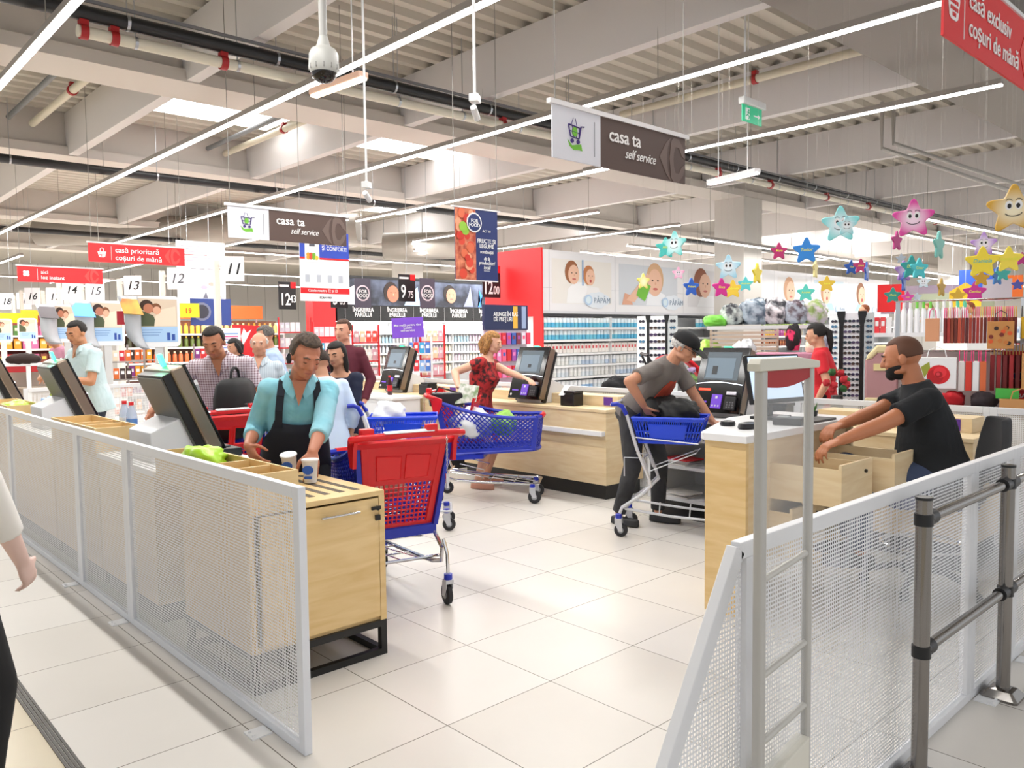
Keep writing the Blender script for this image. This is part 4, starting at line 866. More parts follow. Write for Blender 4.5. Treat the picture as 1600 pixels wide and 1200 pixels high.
def big_cart(label, loc, rz, solid_gate=True, seat=False, white_handle=True):
    t = thing('shopping_cart', label, 'shopping cart', loc, rz, 'large plastic shopping carts')
    # side walls: open honeycomb between rims
    for s in (-1, 1):
        f = patch((s*.24, .15, .50), (s*.19, 1.0, .55), (s*.245, 1.04, .88), (s*.305, .04, 1.05), .06)
        q = MB(); lattice(q, f, 19, 8, .0105, .010, up=(s, 0, 0)); sd = q.build('side_lattice', CB, t)
        q = MB(); q.tube([f(i/12, 1) for i in range(13)], .02, 6); q.tube([f(i/6, 0) for i in range(7)], .02, 6); q.bar(f(0, 0), f(0, 1), .05, .03, (s, 0, 0)); q.bar(f(1, 0), f(1, 1), .05, .03, (s, 0, 0)); q.bar(f(.0, .06), f(1, .06), .035, .02, (s, 0, 0))
        q.build('side_rim', CB, t)
    f = patch((-.19, 1.0, .55), (.19, 1.0, .55), (.245, 1.04, .88), (-.245, 1.04, .88))
    q = MB(); lattice(q, lambda u, v: f(u, v)+Vector((0, .05*math.sin(PI*u), 0)), 10, 8, .0105, .010, up=(0, 1, 0)); q.build('front_lattice', CB, t)
    MB().tube([f(i/8, 1)+Vector((0, .05*math.sin(PI*i/8), 0)) for i in range(9)], .02, 6).tube([f(i/8, 0)+Vector((0, .05*math.sin(PI*i/8), 0)) for i in range(9)], .02, 6).build('front_rim', CB, t)
    MB().tube([f(i/8, 1)+Vector((0, .05*math.sin(PI*i/8)+.004, .004)) for i in range(2, 7)], .023, 6).build('front_grip', CR, t)
    f = patch((-.24, .15, .50), (.24, .15, .50), (.19, 1.0, .55), (-.19, 1.0, .55)); q = MB(); lattice(q, f, 10, 18, .012, .008, False, up=(0, 0, 1)); q.build('floor_grid', CB, t)
    q = MB(); q.loft([[Vector((x, y, z)) for (y, z) in ((.13, .44), (.5, .46), (.5, .50), (.13, .50))] for x in (-.245, .245)]); q.build('rear_chin', CB, t)
    # rear gate and handle
    g = patch((-.215, .17, .50), (.215, .17, .50), (.275, .035, 1.04), (-.275, .035, 1.04))
    q = MB(); lattice(q, g, 13, 9, .008, .010, False, .08, .92, .04, .54, up=(0, 1, 0)); q.build('gate_grid', CR, t)
    q = MB(); 
    q.bar(g(.03, 0), g(.03, 1), .045, .03, (0, 1, 0)); q.bar(g(.97, 0), g(.97, 1), .045, .03, (0, 1, 0)); q.bar(g(.0, .02), g(1, .02), .03, .03, (0, 1, 0))
    a = [g(.05, .54), g(.95, .54), g(.97, 1.0), g(.03, 1.0)]
    if solid_gate:
        n = Vector((0, -.012, 0)); q.add([p+n for p in a]+[p-n for p in a], [(0, 1, 2, 3), (7, 6, 5, 4), (0, 4, 5, 1), (1, 5, 6, 2), (2, 6, 7, 3), (3, 7, 4, 0)])
    q.build('gate', CR, t, bevel=.004)
    for u0, u1 in ((.17, .47), (.53, .83)):
        fr = [g(u0, .60)+Vector((0, -.014, 0)), g(u1, .60)+Vector((0, -.014, 0)), g(u1+.0, .86)+Vector((0, -.014, 0)), g(u0, .88)+Vector((0, -.014, 0))]
        q = MB(); q.tube(fr, .006 if solid_gate else .016, 6, closed=True)
        if solid_gate: q.add([p+Vector((0, -.003, 0)) for p in fr], [(0, 1, 2, 3)])
        q.build('window_frame', mat('E01A22', .3) if solid_gate else CR, t)
    if not solid_gate:
        MB().bar(g(0, .56), g(1, .56), .04, .03, (0, 1, 0)).bar(g(0, .93), g(1, .93), .06, .03, (0, 1, 0)).bar(g(.5, .56), g(.5, .93), .03, .03, (0, 1, 0)).build('gate', CR, t)
    q = MB(); q.tube([(-.34, .02, 1.08), (-.36, -.04, 1.10), (-.30, -.075, 1.11), (0, -.085, 1.115), (.30, -.075, 1.11), (.36, -.04, 1.10), (.34, .02, 1.08)], .021, 10)
    q.prism([(-.33, .0), (.33, .0), (.33, .05), (-.33, .05)], (0, .02, 1.03), (1, 0, 0), (0, -.7, .7), .02)
    for s in (-1, 1): q.prism([(-.06, 1.13), (.10, 1.07), (.10, 1.02), (.06, .92), (.01, .92), (-.01, 1.04)], (s*.325+.012, 0, 0), (0, 1, 0), (0, 0, 1), .024)
    q.build('handle', CR, t, smooth=True)
    MB().prism(rrect(-.17, -.02, .15, .02, .01), (0, -.085, 1.137), (1, 0, 0), (0, 1, .2), .006).build('handle_label', mat('F0F0F2', .4), t)
    MB().box(.10, -.10, 1.12, .17, -.05, 1.17).build('coin_lock', CR, t, bevel=.006); MB().box(-.30, -.06, 1.10, -.22, -.0, 1.16).build('handle_block', CR, t, bevel=.006)
    ch = MB(); p = Vector((.225, -.105, 1.09))
    for k in range(14): ch.tube([p+Vector((.006*math.cos(a) if k % 2 else 0, .006*math.cos(a) if k % 2 == 0 else 0, -.016*k+.010*math.sin(a))) for a in (0, 1.05, 2.1, 3.14, 4.2, 5.2)], .0018, 4, closed=True)
    c = ch.build('coin_chain', CHROME, t); MB().box(.215, -.108, .80, .237, -.098, .86).box(.22, -.106, .77, .232, -.1, .80).build('chain_key', CHROME, c)
    # chromed chassis
    q = MB()
    for s in (-1, 1):
        q.tube([(s*.20, .30, .46), (s*.235, .14, .45), (s*.25, .05, .36), (s*.255, .08, .27), (s*.25, .22, .235), (s*.23, .6, .215), (s*.20, 1.0, .20)], .014, 8)
        q.tube([(s*.25, .03, .42), (s*.262, .0, .33), (s*.265, .0, .21)], .012, 8)
    q.tube([(-.20, 1.0, .20), (-.17, 1.05, .20), (.17, 1.05, .20), (.20, 1.0, .20)], .014, 8)
    q.tube([(-.25, .1, .30), (.25, .1, .30)], .010, 6).tube([(-.23, .55, .22), (.23, .55, .22)], .007, 6).tube([(-.21, .8, .21), (.21, .8, .21)], .007, 6)
    q.tube([(-.12, .1, .30), (-.1, .95, .20)], .005, 6).tube([(.12, .1, .30), (.1, .95, .20)], .005, 6).tube([(0, .1, .30), (0, 1.0, .20)], .005, 6)
    q.build('chassis', CHROME, t, smooth=True)
    q = MB(); q.tube([(-.2, .25, .40), (-.2, .5, .34), (.2, .5, .34), (.2, .25, .40)], .006, 6); q.build('crate_rack', CHROME, t)
    for s in (-1, 1): caster(s*.265, .0, t); caster(s*.195, .99, t)
    if seat:
        h = patch((-.2, .18, .62), (.2, .18, .62), (.24, .12, 1.0), (-.24, .12, 1.0)); q = MB(); g2 = patch((-.19, .33, .78), (.19, .33, .78), (.22, .40, 1.06), (-.22, .40, 1.06))
        lattice(q, g2, 12, 6, .007, .006, False, up=(0, 1, 0)); a = [g2(.0, .55), g2(1, .55), g2(1, 1.05), g2(.82, .8), g2(.18, .8), g2(0, 1.05)]; n = Vector((0, .01, 0)); q.add([p+n for p in a]+[p-n for p in a], [tuple(range(6)), tuple(range(11, 5, -1))]+[(i, i+6, (i+1) % 6+6, (i+1) % 6) for i in range(6)])
        q.build('child_seat', CR, t)
    return t
big_cart('large shopping cart with solid red gate and hanging chain beside the man in the apron', (2.83, 4.0, 0), math.radians(-14))
big_cart('red handled shopping cart holding the black backpack behind the nearest self checkout', (2.78, 6.35, 0), math.radians(-5), solid_gate=False)
cb = PD(700, 760, 8.35); cb = Vector((4.78, 6.05, 0)); 
big_cart('large blue shopping cart with goods inside before the woman in the red print top', (5.12, 6.63, 0), math.radians(-140), seat=True)
CT = mat('D9DBE0', .3, .3)
def basket_trolley(label, loc, rz, basket=True):
    t = thing('basket_trolley', label, 'basket trolley', loc, rz, 'wheeled basket trolleys')
    for s in (-1, 1):
        MB().tube([(s*.19, .01, 1.10), (s*.19, .04, 1.02), (s*.19, .12, .75), (s*.185, .22, .50), (s*.185, .24, .44), (s*.19, .16, .36), (s*.21, .0, .25), (s*.215, -.02, .2)], .014, 8).build('side_tube', CT, t, smooth=True)
        MB().tube([(s*.21, -.09, 1.115), (s*.205, -.04, 1.12), (s*.195, .0, 1.10), (s*.19, .035, 1.03)], .019, 10).build('grip', CB, t, smooth=True)
        MB().tube([(s*.19, .02, .235), (s*.19, .4, .195), (s*.17, .78, .175)], .011, 8).build('base_rail', CT, t, smooth=True)
        caster(s*.215, -.03, t, .058); caster(s*.15, .74, t, .058)
    q = MB(); q.tube([(-.21, -.09, 1.115), (.21, -.09, 1.115)], .011, 8).tube([(-.19, .02, .235), (.19, .02, .235)], .009, 6).tube([(-.17, .78, .175), (.17, .78, .175)], .011, 6).tube([(-.185, .23, .46), (.185, .23, .46)], .009, 6); q.build('cross_tube', CT, t)
    q = MB(); q.tube([(-.17, .09, .84), (-.17, .62, .80), (.17, .62, .80), (.17, .09, .84)], .006, 6).tube([(-.185, .2, .55), (-.14, .6, .72), (.14, .6, .72), (.185, .2, .55)], .005, 6); q.build('basket_cradle', CT, t)
    q = MB()
    for s in (-.12, .12): q.tube([(s, .0, .50), (s, -.0, .66), (s, .16, .66), (s, .20, .55)], .005, 6)
    q.tube([(-.12, .16, .66), (.12, .16, .66)], .005, 6); q.build('lower_hook', CT, t)
    for s in (.3, .55): MB().tube([(.16, s, .19), (.16, s+.01, .30)], .005, 6).build('rail_hook', CT, t)
    # basket
    def R(z0, w_, y0, y1): return [(-w_, y0, z0), (w_, y0, z0), (w_, y1, z0), (-w_, y1, z0)]
    a = .79; b = 1.0
    bq = MB()
    def side(c0, c1, c2, c3, name):
        """wall: c0 c1 bottom, c2 c3 top; slotted frame around a plain middle"""
        f = patch(c0, c1, c2, c3); u = (Vector(c1)-Vector(c0)).cross(Vector(c3)-Vector(c0)).normalized()
        def quad(u0, v0, u1, v1):
            p = [f(u0, v0), f(u1, v0), f(u1, v1), f(u0, v1)]; bq.add([x+u*.003 for x in p]+[x-u*.003 for x in p], [(0, 1, 2, 3), (7, 6, 5, 4), (0, 4, 5, 1), (1, 5, 6, 2), (2, 6, 7, 3), (3, 7, 4, 0)])
        quad(0, 0, 1, .1); quad(0, .9, 1, 1); quad(.22, .2, .78, .78)
        n = 34
        for i in range(n+1):
            uu = i/n; quad(max(0, uu-.006), .08, min(1, uu+.007), .21); quad(max(0, uu-.006), .77, min(1, uu+.007), .92)
        for lo, hi in ((.0, .22), (.78, 1)):
            for i in range(6): uu = lo+(hi-lo)*i/5; quad(max(0, uu-.008), .2, min(1, uu+.008), .78)
            quad(lo, .46, hi, .52)
    B0 = [(-.15, .13, a), (.15, .13, a), (.15, .60, a), (-.15, .60, a)]; T0 = [(-.19, .08, b), (.19, .08, b), (.19, .67, b), (-.19, .67, b)]
    k = thing('blue_basket', 'blue hand basket carried on the '+('near' if rz > -2.5 or True else '')+' trolley', 'basket', (0, 0, 0)) if False else None
    for i in range(4): j = (i+1) % 4; side(B0[i], B0[j], T0[j], T0[i], '')
    bq.add([Vector(p) for p in B0], [(0, 1, 2, 3)])
    o = bq.build('basket_wall', mat('0E44E0', .35)); 
    rim = MB().tube([Vector(p)+Vector((0, 0, .005)) for p in T0], .013, 6, closed=True).build('rim', mat('0E44E0', .35), o)
    o.name = 'shopping_basket'; o.location = loc; o.rotation_euler = (0, 0, rz)
    return t, o
tr, bk = basket_trolley('basket trolley with blue grips before the grey shirted man', (5.385, 4.345, 0), math.radians(-153)); tag(bk, 'blue plastic hand basket under the black rucksack', 'basket', 'blue hand baskets')
tr, bk = basket_trolley('basket trolley with blue grips between the red gated cart and the large blue cart', (3.80, 6.05, 0), math.radians(-128)); tag(bk, 'blue plastic hand basket holding a white bag', 'basket', 'blue hand baskets')
crumple('plastic_bag', 'white plastic bag in the middle blue basket', (3.99, 5.88, .93), (.14, .14, .12), mat('ECECEE', .4), 21)
crumple('plastic_bag', 'white plastic bag inside the large blue cart', (5.3, 6.28, .66), (.20, .17, .17), mat('E6E8EA', .4), 23); crumple('plastic_bag', 'green and white bag near the front of the large blue cart', (5.5, 6.05, .68), (.12, .12, .14), mat('8CC24A', .4), 27)
crumple('plastic_bag', 'grey blue crumpled bag inside the large blue cart', (5.22, 6.48, .66), (.1, .14, .12), mat('7F93B4', .4), 29); crumple('plastic_bag', 'brown shopping in the cart with the red gate', (2.95, 4.5, .63), (.16, .2, .14), noisy_mat('8A6A3A', 'D8C8B0', 12, .5), 31)
# bags carried in or beside the carts
t = thing('handbag', 'black leather handbag on the seat of the large blue cart', 'handbag', (5.14, 6.53, .98), -.6)
MB().loft([[Vector((x*sx, y*.07, z)) for x, y in ((-1, -1), (1, -1), (1.05, 0), (1, 1), (-1, 1), (-1.05, 0))] for z, sx in ((0, .17), (.08, .18), (.14, .15))]).build('bag_body', mat('1A1518', .3), t, smooth=True, bevel=.015)
MB().tube([(-.12, 0, .13), (-.08, -.02, .2), (.02, -.03, .17), (.12, 0, .13)], .009, 8).build('bag_handle', mat('1A1518', .3), t)
o = MB().prism([(-.12, -.1), (.1, -.08), (.13, .09), (-.07, .12)], (0, 0, 0), (1, 0, .0), (0, .35, .94), .006).build('folded_leaflet', noisy_mat('E6E6DE', '7F9A6A', 18, .5), loc=(5.27, 6.36, 1.1)); o.rotation_euler = (0, 0, -.8); tag(o, 'folded colour leaflet lying on the black handbag', 'leaflet')
def backpack(label, loc, rz, tilt=0, s=1, w=.19, h=.44):
    t = thing('backpack', label, 'backpack', loc, rz, 'black backpacks'); t.rotation_euler = (tilt, 0, rz); t.scale = (s,)*3; M1 = mat('121214', .75)
    rings = []
    for z, a, b in ((0, .9, .07), (.02, 1, .09), (.15, 1.0, .11), (.30, .98, .10), (h-.05, .90, .085), (h-.012, .72, .06), (h, .5, .03)): rings.append([Vector((w*a*x, b*y, z)) for x, y in ((-1, -.6), (-.85, -1), (0, -1.1), (.85, -1), (1, -.6), (1, .6), (.85, 1), (0, 1), (-.85, 1), (-1, .6))])
    MB().loft(rings).build('bag_body', M1, t, smooth=2)
    MB().box(-.11, -.125, .06, .11, -.09, .26).build('front_pocket', M1, t, bevel=.02)
    for x in (-.055, .055): MB().box(x-.02, .09, .02, x+.02, .115, .40).build('strap', mat('0A0A0B', .8), t, bevel=.008)
    MB().tube([(-.075, 0, h-.01), (-.06, 0, h+.05), (-.02, 0, h+.075), (.02, 0, h+.075), (.06, 0, h+.05), (.075, 0, h-.01)], .011, 8).build('carry_handle', M1, t, smooth=True)
    return t
backpack('upright black backpack with top handle standing in the cart behind the nearest self checkout', (2.92, 6.62, .86), .75, 0, 1.15)
t = backpack('black rucksack heaped on the blue basket before the grey shirted man', (5.57, 4.08, .97), math.radians(-60), 0, .84); t.rotation_euler = (math.radians(-62), .2, math.radians(-35))
crumple('plastic_bag', 'black bag bulging from the basket beside the rucksack', (5.60, 3.96, .96), (.15, .17, .11), mat('131414', .6), 41)
# ------------------------------------------------------------------ people
K = 1.12
def rot2(v, a): return Vector((v.x*math.cos(a)-v.y*math.sin(a), v.x*math.sin(a)+v.y*math.cos(a), v.z))
def ik(a, b, l1, l2, pole):
    """joint between a and b with limb lengths l1, l2, bent towards pole"""
    d = b-a; L = min(d.length, (l1+l2)*.999)
    if d.length > L: b = a+d.normalized()*L; d = b-a
    u = d.normalized(); c = (l1*l1+L*L-l2*l2)/(2*L); h = math.sqrt(max(l1*l1-c*c, 0)); p = pole-u*pole.dot(u)
    p = p.normalized() if p.length > 1e-5 else Vector((0, 0, -1))
    return a+u*c+p*h, b
def capsule(q, a, b, r1, r2, n=12, flat=False):
    a = Vector(a); b = Vector(b); d = (b-a); L = d.length
    if L < 1e-6: return
    d /= L
    if flat: q.tube([a, b], [r1, r2], n); return
    pts = []; rs = []
    for k in range(4): t = math.radians(80-k*80/3); pts.append(a-d*r1*math.sin(t)); rs.append(r1*math.cos(t))
    for k in range(1, 4): s = k/4; pts.append(a.lerp(b, s)); rs.append(r1+(r2-r1)*s)
    for k in range(4): t = math.radians(k*80/3); pts.append(b+d*r2*math.sin(t)); rs.append(r2*math.cos(t))
    q.tube(pts, rs, n)
def ring(c, r, f, a, b, n=20, e=2.4):
    out = []
    for k in range(n):
        t = 2*PI*k/n; ct, st = math.cos(t), math.sin(t)
        out.append(c + r*(a*math.copysign(abs(ct)**(2/e), ct)) + f*(b*math.copysign(abs(st)**(2/e), st)))
    return out
def finish(q, name, material, parent, vox, sm=3, fac=.6):
    o = q.build(name, material, parent, smooth=2, fix=True)
    m_ = o.modifiers.new('remesh', 'REMESH'); m_.mode = 'VOXEL'; m_.voxel_size = vox; m_.use_smooth_shade = True
    if sm: k = o.modifiers.new('smooth', 'SMOOTH'); k.iterations = sm; k.factor = fac
    return o
def hand(q, w, d, n, side, curl=.5, k=K, spread=.5, grip=0, fr=.0088):
    """w wrist, d pointing direction of the palm, n palm normal, side +1 thumb towards +(d x n)"""
    d = d.normalized(); n = (n-d*n.dot(d)).normalized(); s = d.cross(n)*side
    q.loft([ring(w-d*.01*k, s, n, .026*k, .019*k, 14), ring(w+d*.02*k, s, n, .033*k, .016*k, 14), ring(w+d*.055*k, s, n, .041*k, .015*k, 14), ring(w+d*.088*k, s, n, .040*k, .012*k, 14), ring(w+d*.097*k, s, n, .034*k, .007*k, 14)])
    lens = [(.042, .027, .022), (.046, .030, .023), (.042, .028, .022), (.032, .021, .019)]
    for i in range(4):
        off = (.029-.0195*i)*k; base = w+d*.085*k+s*off; a = curl*(.8+.12*i); dd = (d+s*((1.5-i)*.10*spread)).normalized(); p = base; r = fr*k*(1 if i < 3 else .87)
        for L in lens[i]:
            a_ = a; nd = (dd*math.cos(a_)+n*math.sin(a_)).normalized(); p2 = p+nd*L*k; capsule(q, p, p2, r, r*.9, 8); p = p2; a += curl*.85; r *= .93
    p = w+d*.025*k+s*.028*k; t1 = (d*.62+s*.72+n*.25).normalized(); p2 = p+t1*.045*k; capsule(q, p, p2, .014*k, .0115*k, 8)
    t2 = (d*.85+s*.25+n*(.45+.3*curl)).normalized(); p3 = p2+t2*.034*k; capsule(q, p2, p3, .0112*k, .010*k, 8); t3 = (d*.8+n*(.5+.4*curl)-s*.1).normalized(); capsule(q, p3, p3+t3*.024*k, .010*k, .0085*k, 8)
def person(label, loc, face, lean=0, slean=0, head=(0, 0, 0), hands=None, feet=None, pelvis=.95, skin='C98F70', hair='2A1F18', hairstyle='short', top='8FA0B0', topmat=None, sleeve='long', bottom='20242E', bottommat=None, belly=.0, bust=0,
           collar=None, vox=.010, fine=False, beard=None, stubble=None, shoes='2A2A2C', wrists=None, width=1.0, turn=0, poles=None, hcurl=(.5, .5), k=K, skirt=False, pit=0, palm=None, neckline=None, elderly=False):
    """face: heading angle (0 = +X); lean forward in degrees; head = (yaw, pitch, roll) relative; hands/feet in the person's own frame (x right, y ahead)"""
    t = thing_root = None
    X = Vector((1, 0, 0)); Y = Vector((0, 1, 0)); Z = Vector((0, 0, 1))
    SK = noisy_mat(skin, skin, 3, .5); SK = mat(skin, .5)
    TM = topmat or mat(top, .85); BM = bottommat or mat(bottom, .85)
    la = math.radians(lean); sa = math.radians(slean); tw = math.radians(turn)
    up = Vector((math.sin(sa), math.sin(la)*math.cos(sa), math.cos(la)*math.cos(sa))).normalized()
    r = Vector((math.cos(tw), math.sin(tw), 0)); r = (r-up*r.dot(up)).normalized(); f = up.cross(r).normalized()
    P = Vector((0, 0, pelvis*k)); S_ = lambda u, x=0, y=0: P+up*u*k+r*x*k+f*y*k
    w_ = width; sh = {s: S_(.435, s*.162*w_, 0) for s in (-1, 1)}
    UA, FA, TH, SN = .295*k, .255*k, .44*k, .43*k
    hands = hands or {}; feet = feet or {}; poles = poles or {}; palm = palm or {}
    el = {}; wr = {}
    for i, s in enumerate((-1, 1)):
        h = hands.get(s); h = Vector(h)*1.0 if h is not None else sh[s]+Vector((s*.06, .04, -.50))*k
        po = Vector(poles.get(s, (s*.5, -.7, -.4))); el[s], wr[s] = ik(sh[s], h, UA, FA, po)
    hp = {s: P+Vector((s*.09*k*w_, 0, -.02*k)) for s in (-1, 1)}; kn = {}; an = {}
    for s in (-1, 1):
        a = Vector(feet.get(s, (s*.13*k, .02, .09*k))); kn[s], an[s] = ik(hp[s], a, TH, SN, Vector((s*.15, 1, .1)))
    # ---- body
    q = MB()
    q.loft([ring(S_(-.09), r, f, .12*k*w_, .10*k), ring(S_(-.02), r, f, .155*k*w_, (.115+belly*.5)*k), ring(S_(.12, 0, belly*.5), r, f, (.135+belly*.4)*k*w_, (.105+belly)*k), ring(S_(.28, 0, bust*.3), r, f, .15*k*w_, (.11+bust+belly*.3)*k), ring(S_(.38), r, f, .16*k*w_, .10*k), ring(S_(.445), r, f, .145*k*w_, .085*k), ring(S_(.485), r, f, .105*k, .066*k), ring(S_(.52), r, f, .068*k, .056*k)])
    hy, hpi, hr = [math.radians(a) for a in head]
    hu = (up*.45+Z*.55).normalized()
    # head frame
    fw_ = Vector((r.x, r.y, 0)).normalized(); fwd = Vector((-fw_.y, fw_.x, 0))
    Rm = Matrix.Rotation(hy, 3, 'Z'); hf = Rm @ fwd; hx = Rm @ fw_; hz = Vector((0, 0, 1))
    Rp = Matrix.Rotation(hpi, 3, hx); hf = Rp @ hf; hz = Rp @ hz
    Rr = Matrix.Rotation(hr, 3, hf); hx = Rr @ hx; hz = Rr @ hz
    nb = S_(.50, 0, .01); hc = nb + (up*.5+hz*.5).normalized()*.165*k + hf*.025*k
    capsule(q, nb-up*.03*k, nb.lerp(hc, .55)-hf*.012*k, .060*k, .055*k)
    H = Matrix((hx, hf, hz)).transposed().to_4x4(); H.translation = hc
    def E(c, rad, n1=14, n2=9, qq=q): qq.ell(H @ (Vector(c)*k), [x*k for x in rad], n1, n2, H.to_3x3())
    def hp_(c): return H @ (Vector(c)*k)
    E((0, -.012, .025), (.076, .095, .088), 18, 12); E((0, .022, -.035), (.060, .068, .075), 16, 10); E((0, .052, -.080), (.034, .034, .024)); E((0, .03, -.005), (.066, .070, .06))
    E((0, .078, .030), (.050, .016, .014)); 
    for s in (-1, 1): E((s*.034, .062, -.025), (.024, .026, .022)); E((s*.079, -.008, -.012), (.010, .019, .030)); E((s*.045, .02, -.065), (.022, .04, .022))
    capsule(q, hp_((0, .088, .018)), hp_((0, .108, -.022)), .009*k, .0125*k, 8); capsule(q, hp_((-.011, .096, -.026)), hp_((.011, .096, -.026)), .008*k, .008*k, 8)
    capsule(q, hp_((-.018, .085, -.052)), hp_((.018, .085, -.052)), .0085*k, .0085*k, 8); capsule(q, hp_((-.015, .083, -.063)), hp_((.015, .083, -.063)), .0085*k, .0085*k, 8)
    for s in (-1, 1):
        capsule(q, sh[s], el[s], .053*k, .042*k); capsule(q, el[s], el[s].lerp(wr[s], .35), .042*k, .040*k); capsule(q, el[s].lerp(wr[s], .35), wr[s], .040*k, .027*k)
        d = (wr[s]-el[s]).normalized(); n = Vector(palm.get(s, (-s*.9, .2, -.3))); hd = Vector(palm[(s, 'd')]) if (s, 'd') in palm else d
        hand(q, wr[s], hd, n, -s if ((hd.cross(n-hd*n.dot(hd))).dot(Vector((0, 1, .25))) > 0) == (s > 0) and False else (1 if hd.cross(n).dot(Vector(palm.get((s, 't'), (0, 1, .3)))) > 0 else -1), hcurl[0 if s < 0 else 1], k, fr=.0088 if vox < .008 else .0105)
        capsule(q, hp[s], kn[s], .088*k*w_, .058*k); capsule(q, kn[s], kn[s].lerp(an[s], .3), .058*k, .055*k); capsule(q, kn[s].lerp(an[s], .3), an[s], .055*k, .036*k)
    body = finish(q, 'person', SK, None, vox, 3, .5)
    body.location = loc; body.rotation_euler = (0, 0, face-PI/2); tag(body, label, 'person')
    # ---- face details
    for s in (-1, 1):
        if head[1] < -10:
            e = MB(); e.ell(hp_((s*.031, .0815, .010)), (.0155*k, .0085*k, .0095*k), 14, 8, H.to_3x3()); e.build('eyelid', mat(skin, .5), body, smooth=True)
            e = MB(); e.tube([hp_((s*.017, .0875, .004)), hp_((s*.031, .0905, .001)), hp_((s*.046, .083, .004))], [.0012*k, .0022*k, .0012*k], 5); e.build('eyelashes', mat('2A1C16', .8), body)
        else:
            e = MB(); e.ell(hp_((s*.031, .0800, .009)), (.0125*k, .006*k, .0052*k), 12, 8, H.to_3x3()); ey = e.build('eye', mat('C8BCB4', .4), body, smooth=True)
            e = MB(); e.ell(hp_((s*.031, .0850, .009)), (.0058*k, .0025*k, .0052*k), 10, 6, H.to_3x3()); e.build('iris', mat('221A15', .3), ey, smooth=True)
            e = MB(); e.tube([hp_((s*.017, .084, .013)), hp_((s*.031, .088, .016)), hp_((s*.046, .081, .012))], [.0015*k, .0025*k, .0015*k], 5); e.build('eyelashes', mat('3A2A22', .8), body)
        e = MB(); e.tube([hp_((s*.014, .092, .028)), hp_((s*.032, .091, .034)), hp_((s*.050, .078, .028))], [.0035*k, .0045*k, .0025*k], 6); e.build('eyebrow', mat(hair if hairstyle != 'shaved' else '2A1C14', .8), body)
    e = MB(); e.tube([hp_((-.022, .089, -.058)), hp_((0, .0955, -.056)), hp_((.022, .089, -.058))], [.002*k, .0045*k, .002*k], 6); e.build('lips', mat('9E5A4E', .5), body, smooth=True)
    # ---- hair
    _h = hair; _d = ''.join('%02X' % int(int(hair[i:i+2], 16)*.62) for i in (0, 2, 4)); HM = noisy_mat(_d, _h, 55, .75, 4) if hairstyle != 'shaved' else mat(hair, .7)
    rnd = random.Random(len(label))
    def hairfn(hl, back, amp, fr):
        def fn(p, q_):
            v = q_.copy(); keep = (p.z > hl - .0 and True) if p.y > .25 else (p.z > back)
            if p.y > .25 and p.z < hl: v = v*.80
            elif p.y <= .25 and p.z < back: v = v*.78
            else: v = v*(1+amp*math.sin(fr*p.x+1)*math.sin(fr*p.y+2)*math.sin(fr*p.z))
            return v
        return fn
    hq = MB(); hm3 = H.to_3x3()
    def HE(c, rad, fn, n1=40, n2=28): hq.ell(hp_(c), [x*k for x in rad], n1, n2, hm3, fn)
    if hairstyle == 'short': HE((0, -.014, .028), (.0855, .105, .100), hairfn(.60, -.42, .035, 16)); 
    elif hairstyle == 'curly': HE((0, -.014, .034), (.087, .108, .106), hairfn(.58, -.38, .055, 22), 64, 44)
    elif hairstyle == 'shaved': HE((0, -.013, .026), (.0785, .0985, .0915), hairfn(.60, -.40, 0, 1))
    elif hairstyle == 'bald_sides': HE((0, -.018, .015), (.086, .103, .085), lambda p, v: v*.8 if (p.z > .55 or p.y > .35 or p.z < -.5) else v*(1+.04*math.sin(20*p.x+9*p.z)))
    elif hairstyle in ('bob', 'pony', 'long'): HE((0, -.014, .028), (.088, .108, .104), hairfn(.52, -.55, .025, 14))
    if hq.v: hq.build('hair', HM, body, smooth=2)
    if hairstyle == 'bob':
        b = MB(); 
        for s in (-1, 1): b.tube([hp_((s*.07, .0, .05)), hp_((s*.088, -.02, -.02)), hp_((s*.080, -.03, -.09)), hp_((s*.06, -.04, -.14))], [.03*k, .036*k, .034*k, .012*k], 10)
        b.tube([hp_((0, -.09, .04)), hp_((0, -.105, -.04)), hp_((0, -.09, -.14))], [.05*k, .06*k, .03*k], 12); b.build('hair_lengths', HM, body, smooth=True)
    if hairstyle in ('pony', 'long'):
        b = MB(); L = .22 if hairstyle == 'pony' else .30; b.tube([hp_((0, -.10, .04)), hp_((0, -.135, -.0)), hp_((.01, -.13, -.10)), hp_((.015, -.11, -L))], [.028*k, .036*k, .032*k, .010*k], 10)
        if hairstyle == 'long': b.tube([hp_((.07, -.02, -.0)), hp_((.075, -.01, -.10)), hp_((.07, .0, -.22))], [.03*k, .028*k, .01*k], 8); b.tube([hp_((-.07, -.02, -.0)), hp_((-.075, -.01, -.10)), hp_((-.07, .0, -.2))], [.03*k, .026*k, .01*k], 8)
        b.build('hair_lengths', HM, body, smooth=True)
    if beard:
        b = MB(); b.ell(hp_((0, .018, -.050)), (.0655*k, .079*k, .068*k), 30, 20, hm3, lambda p, v: v*.86 if (p.z > .28 or p.y < -.10 or (abs(p.x) < .62 and p.z > .02 and p.y > .3)) else v)
        b.ell(hp_((0, .070, -.080)), (.036*k, .032*k, .032*k), 14, 10, hm3); b.build('beard', mat(beard, .9), body, smooth=2)
    # ---- top
    g = .012; q = MB(); b0 = -.14 if sleeve != 'tee_tuck' else -.02
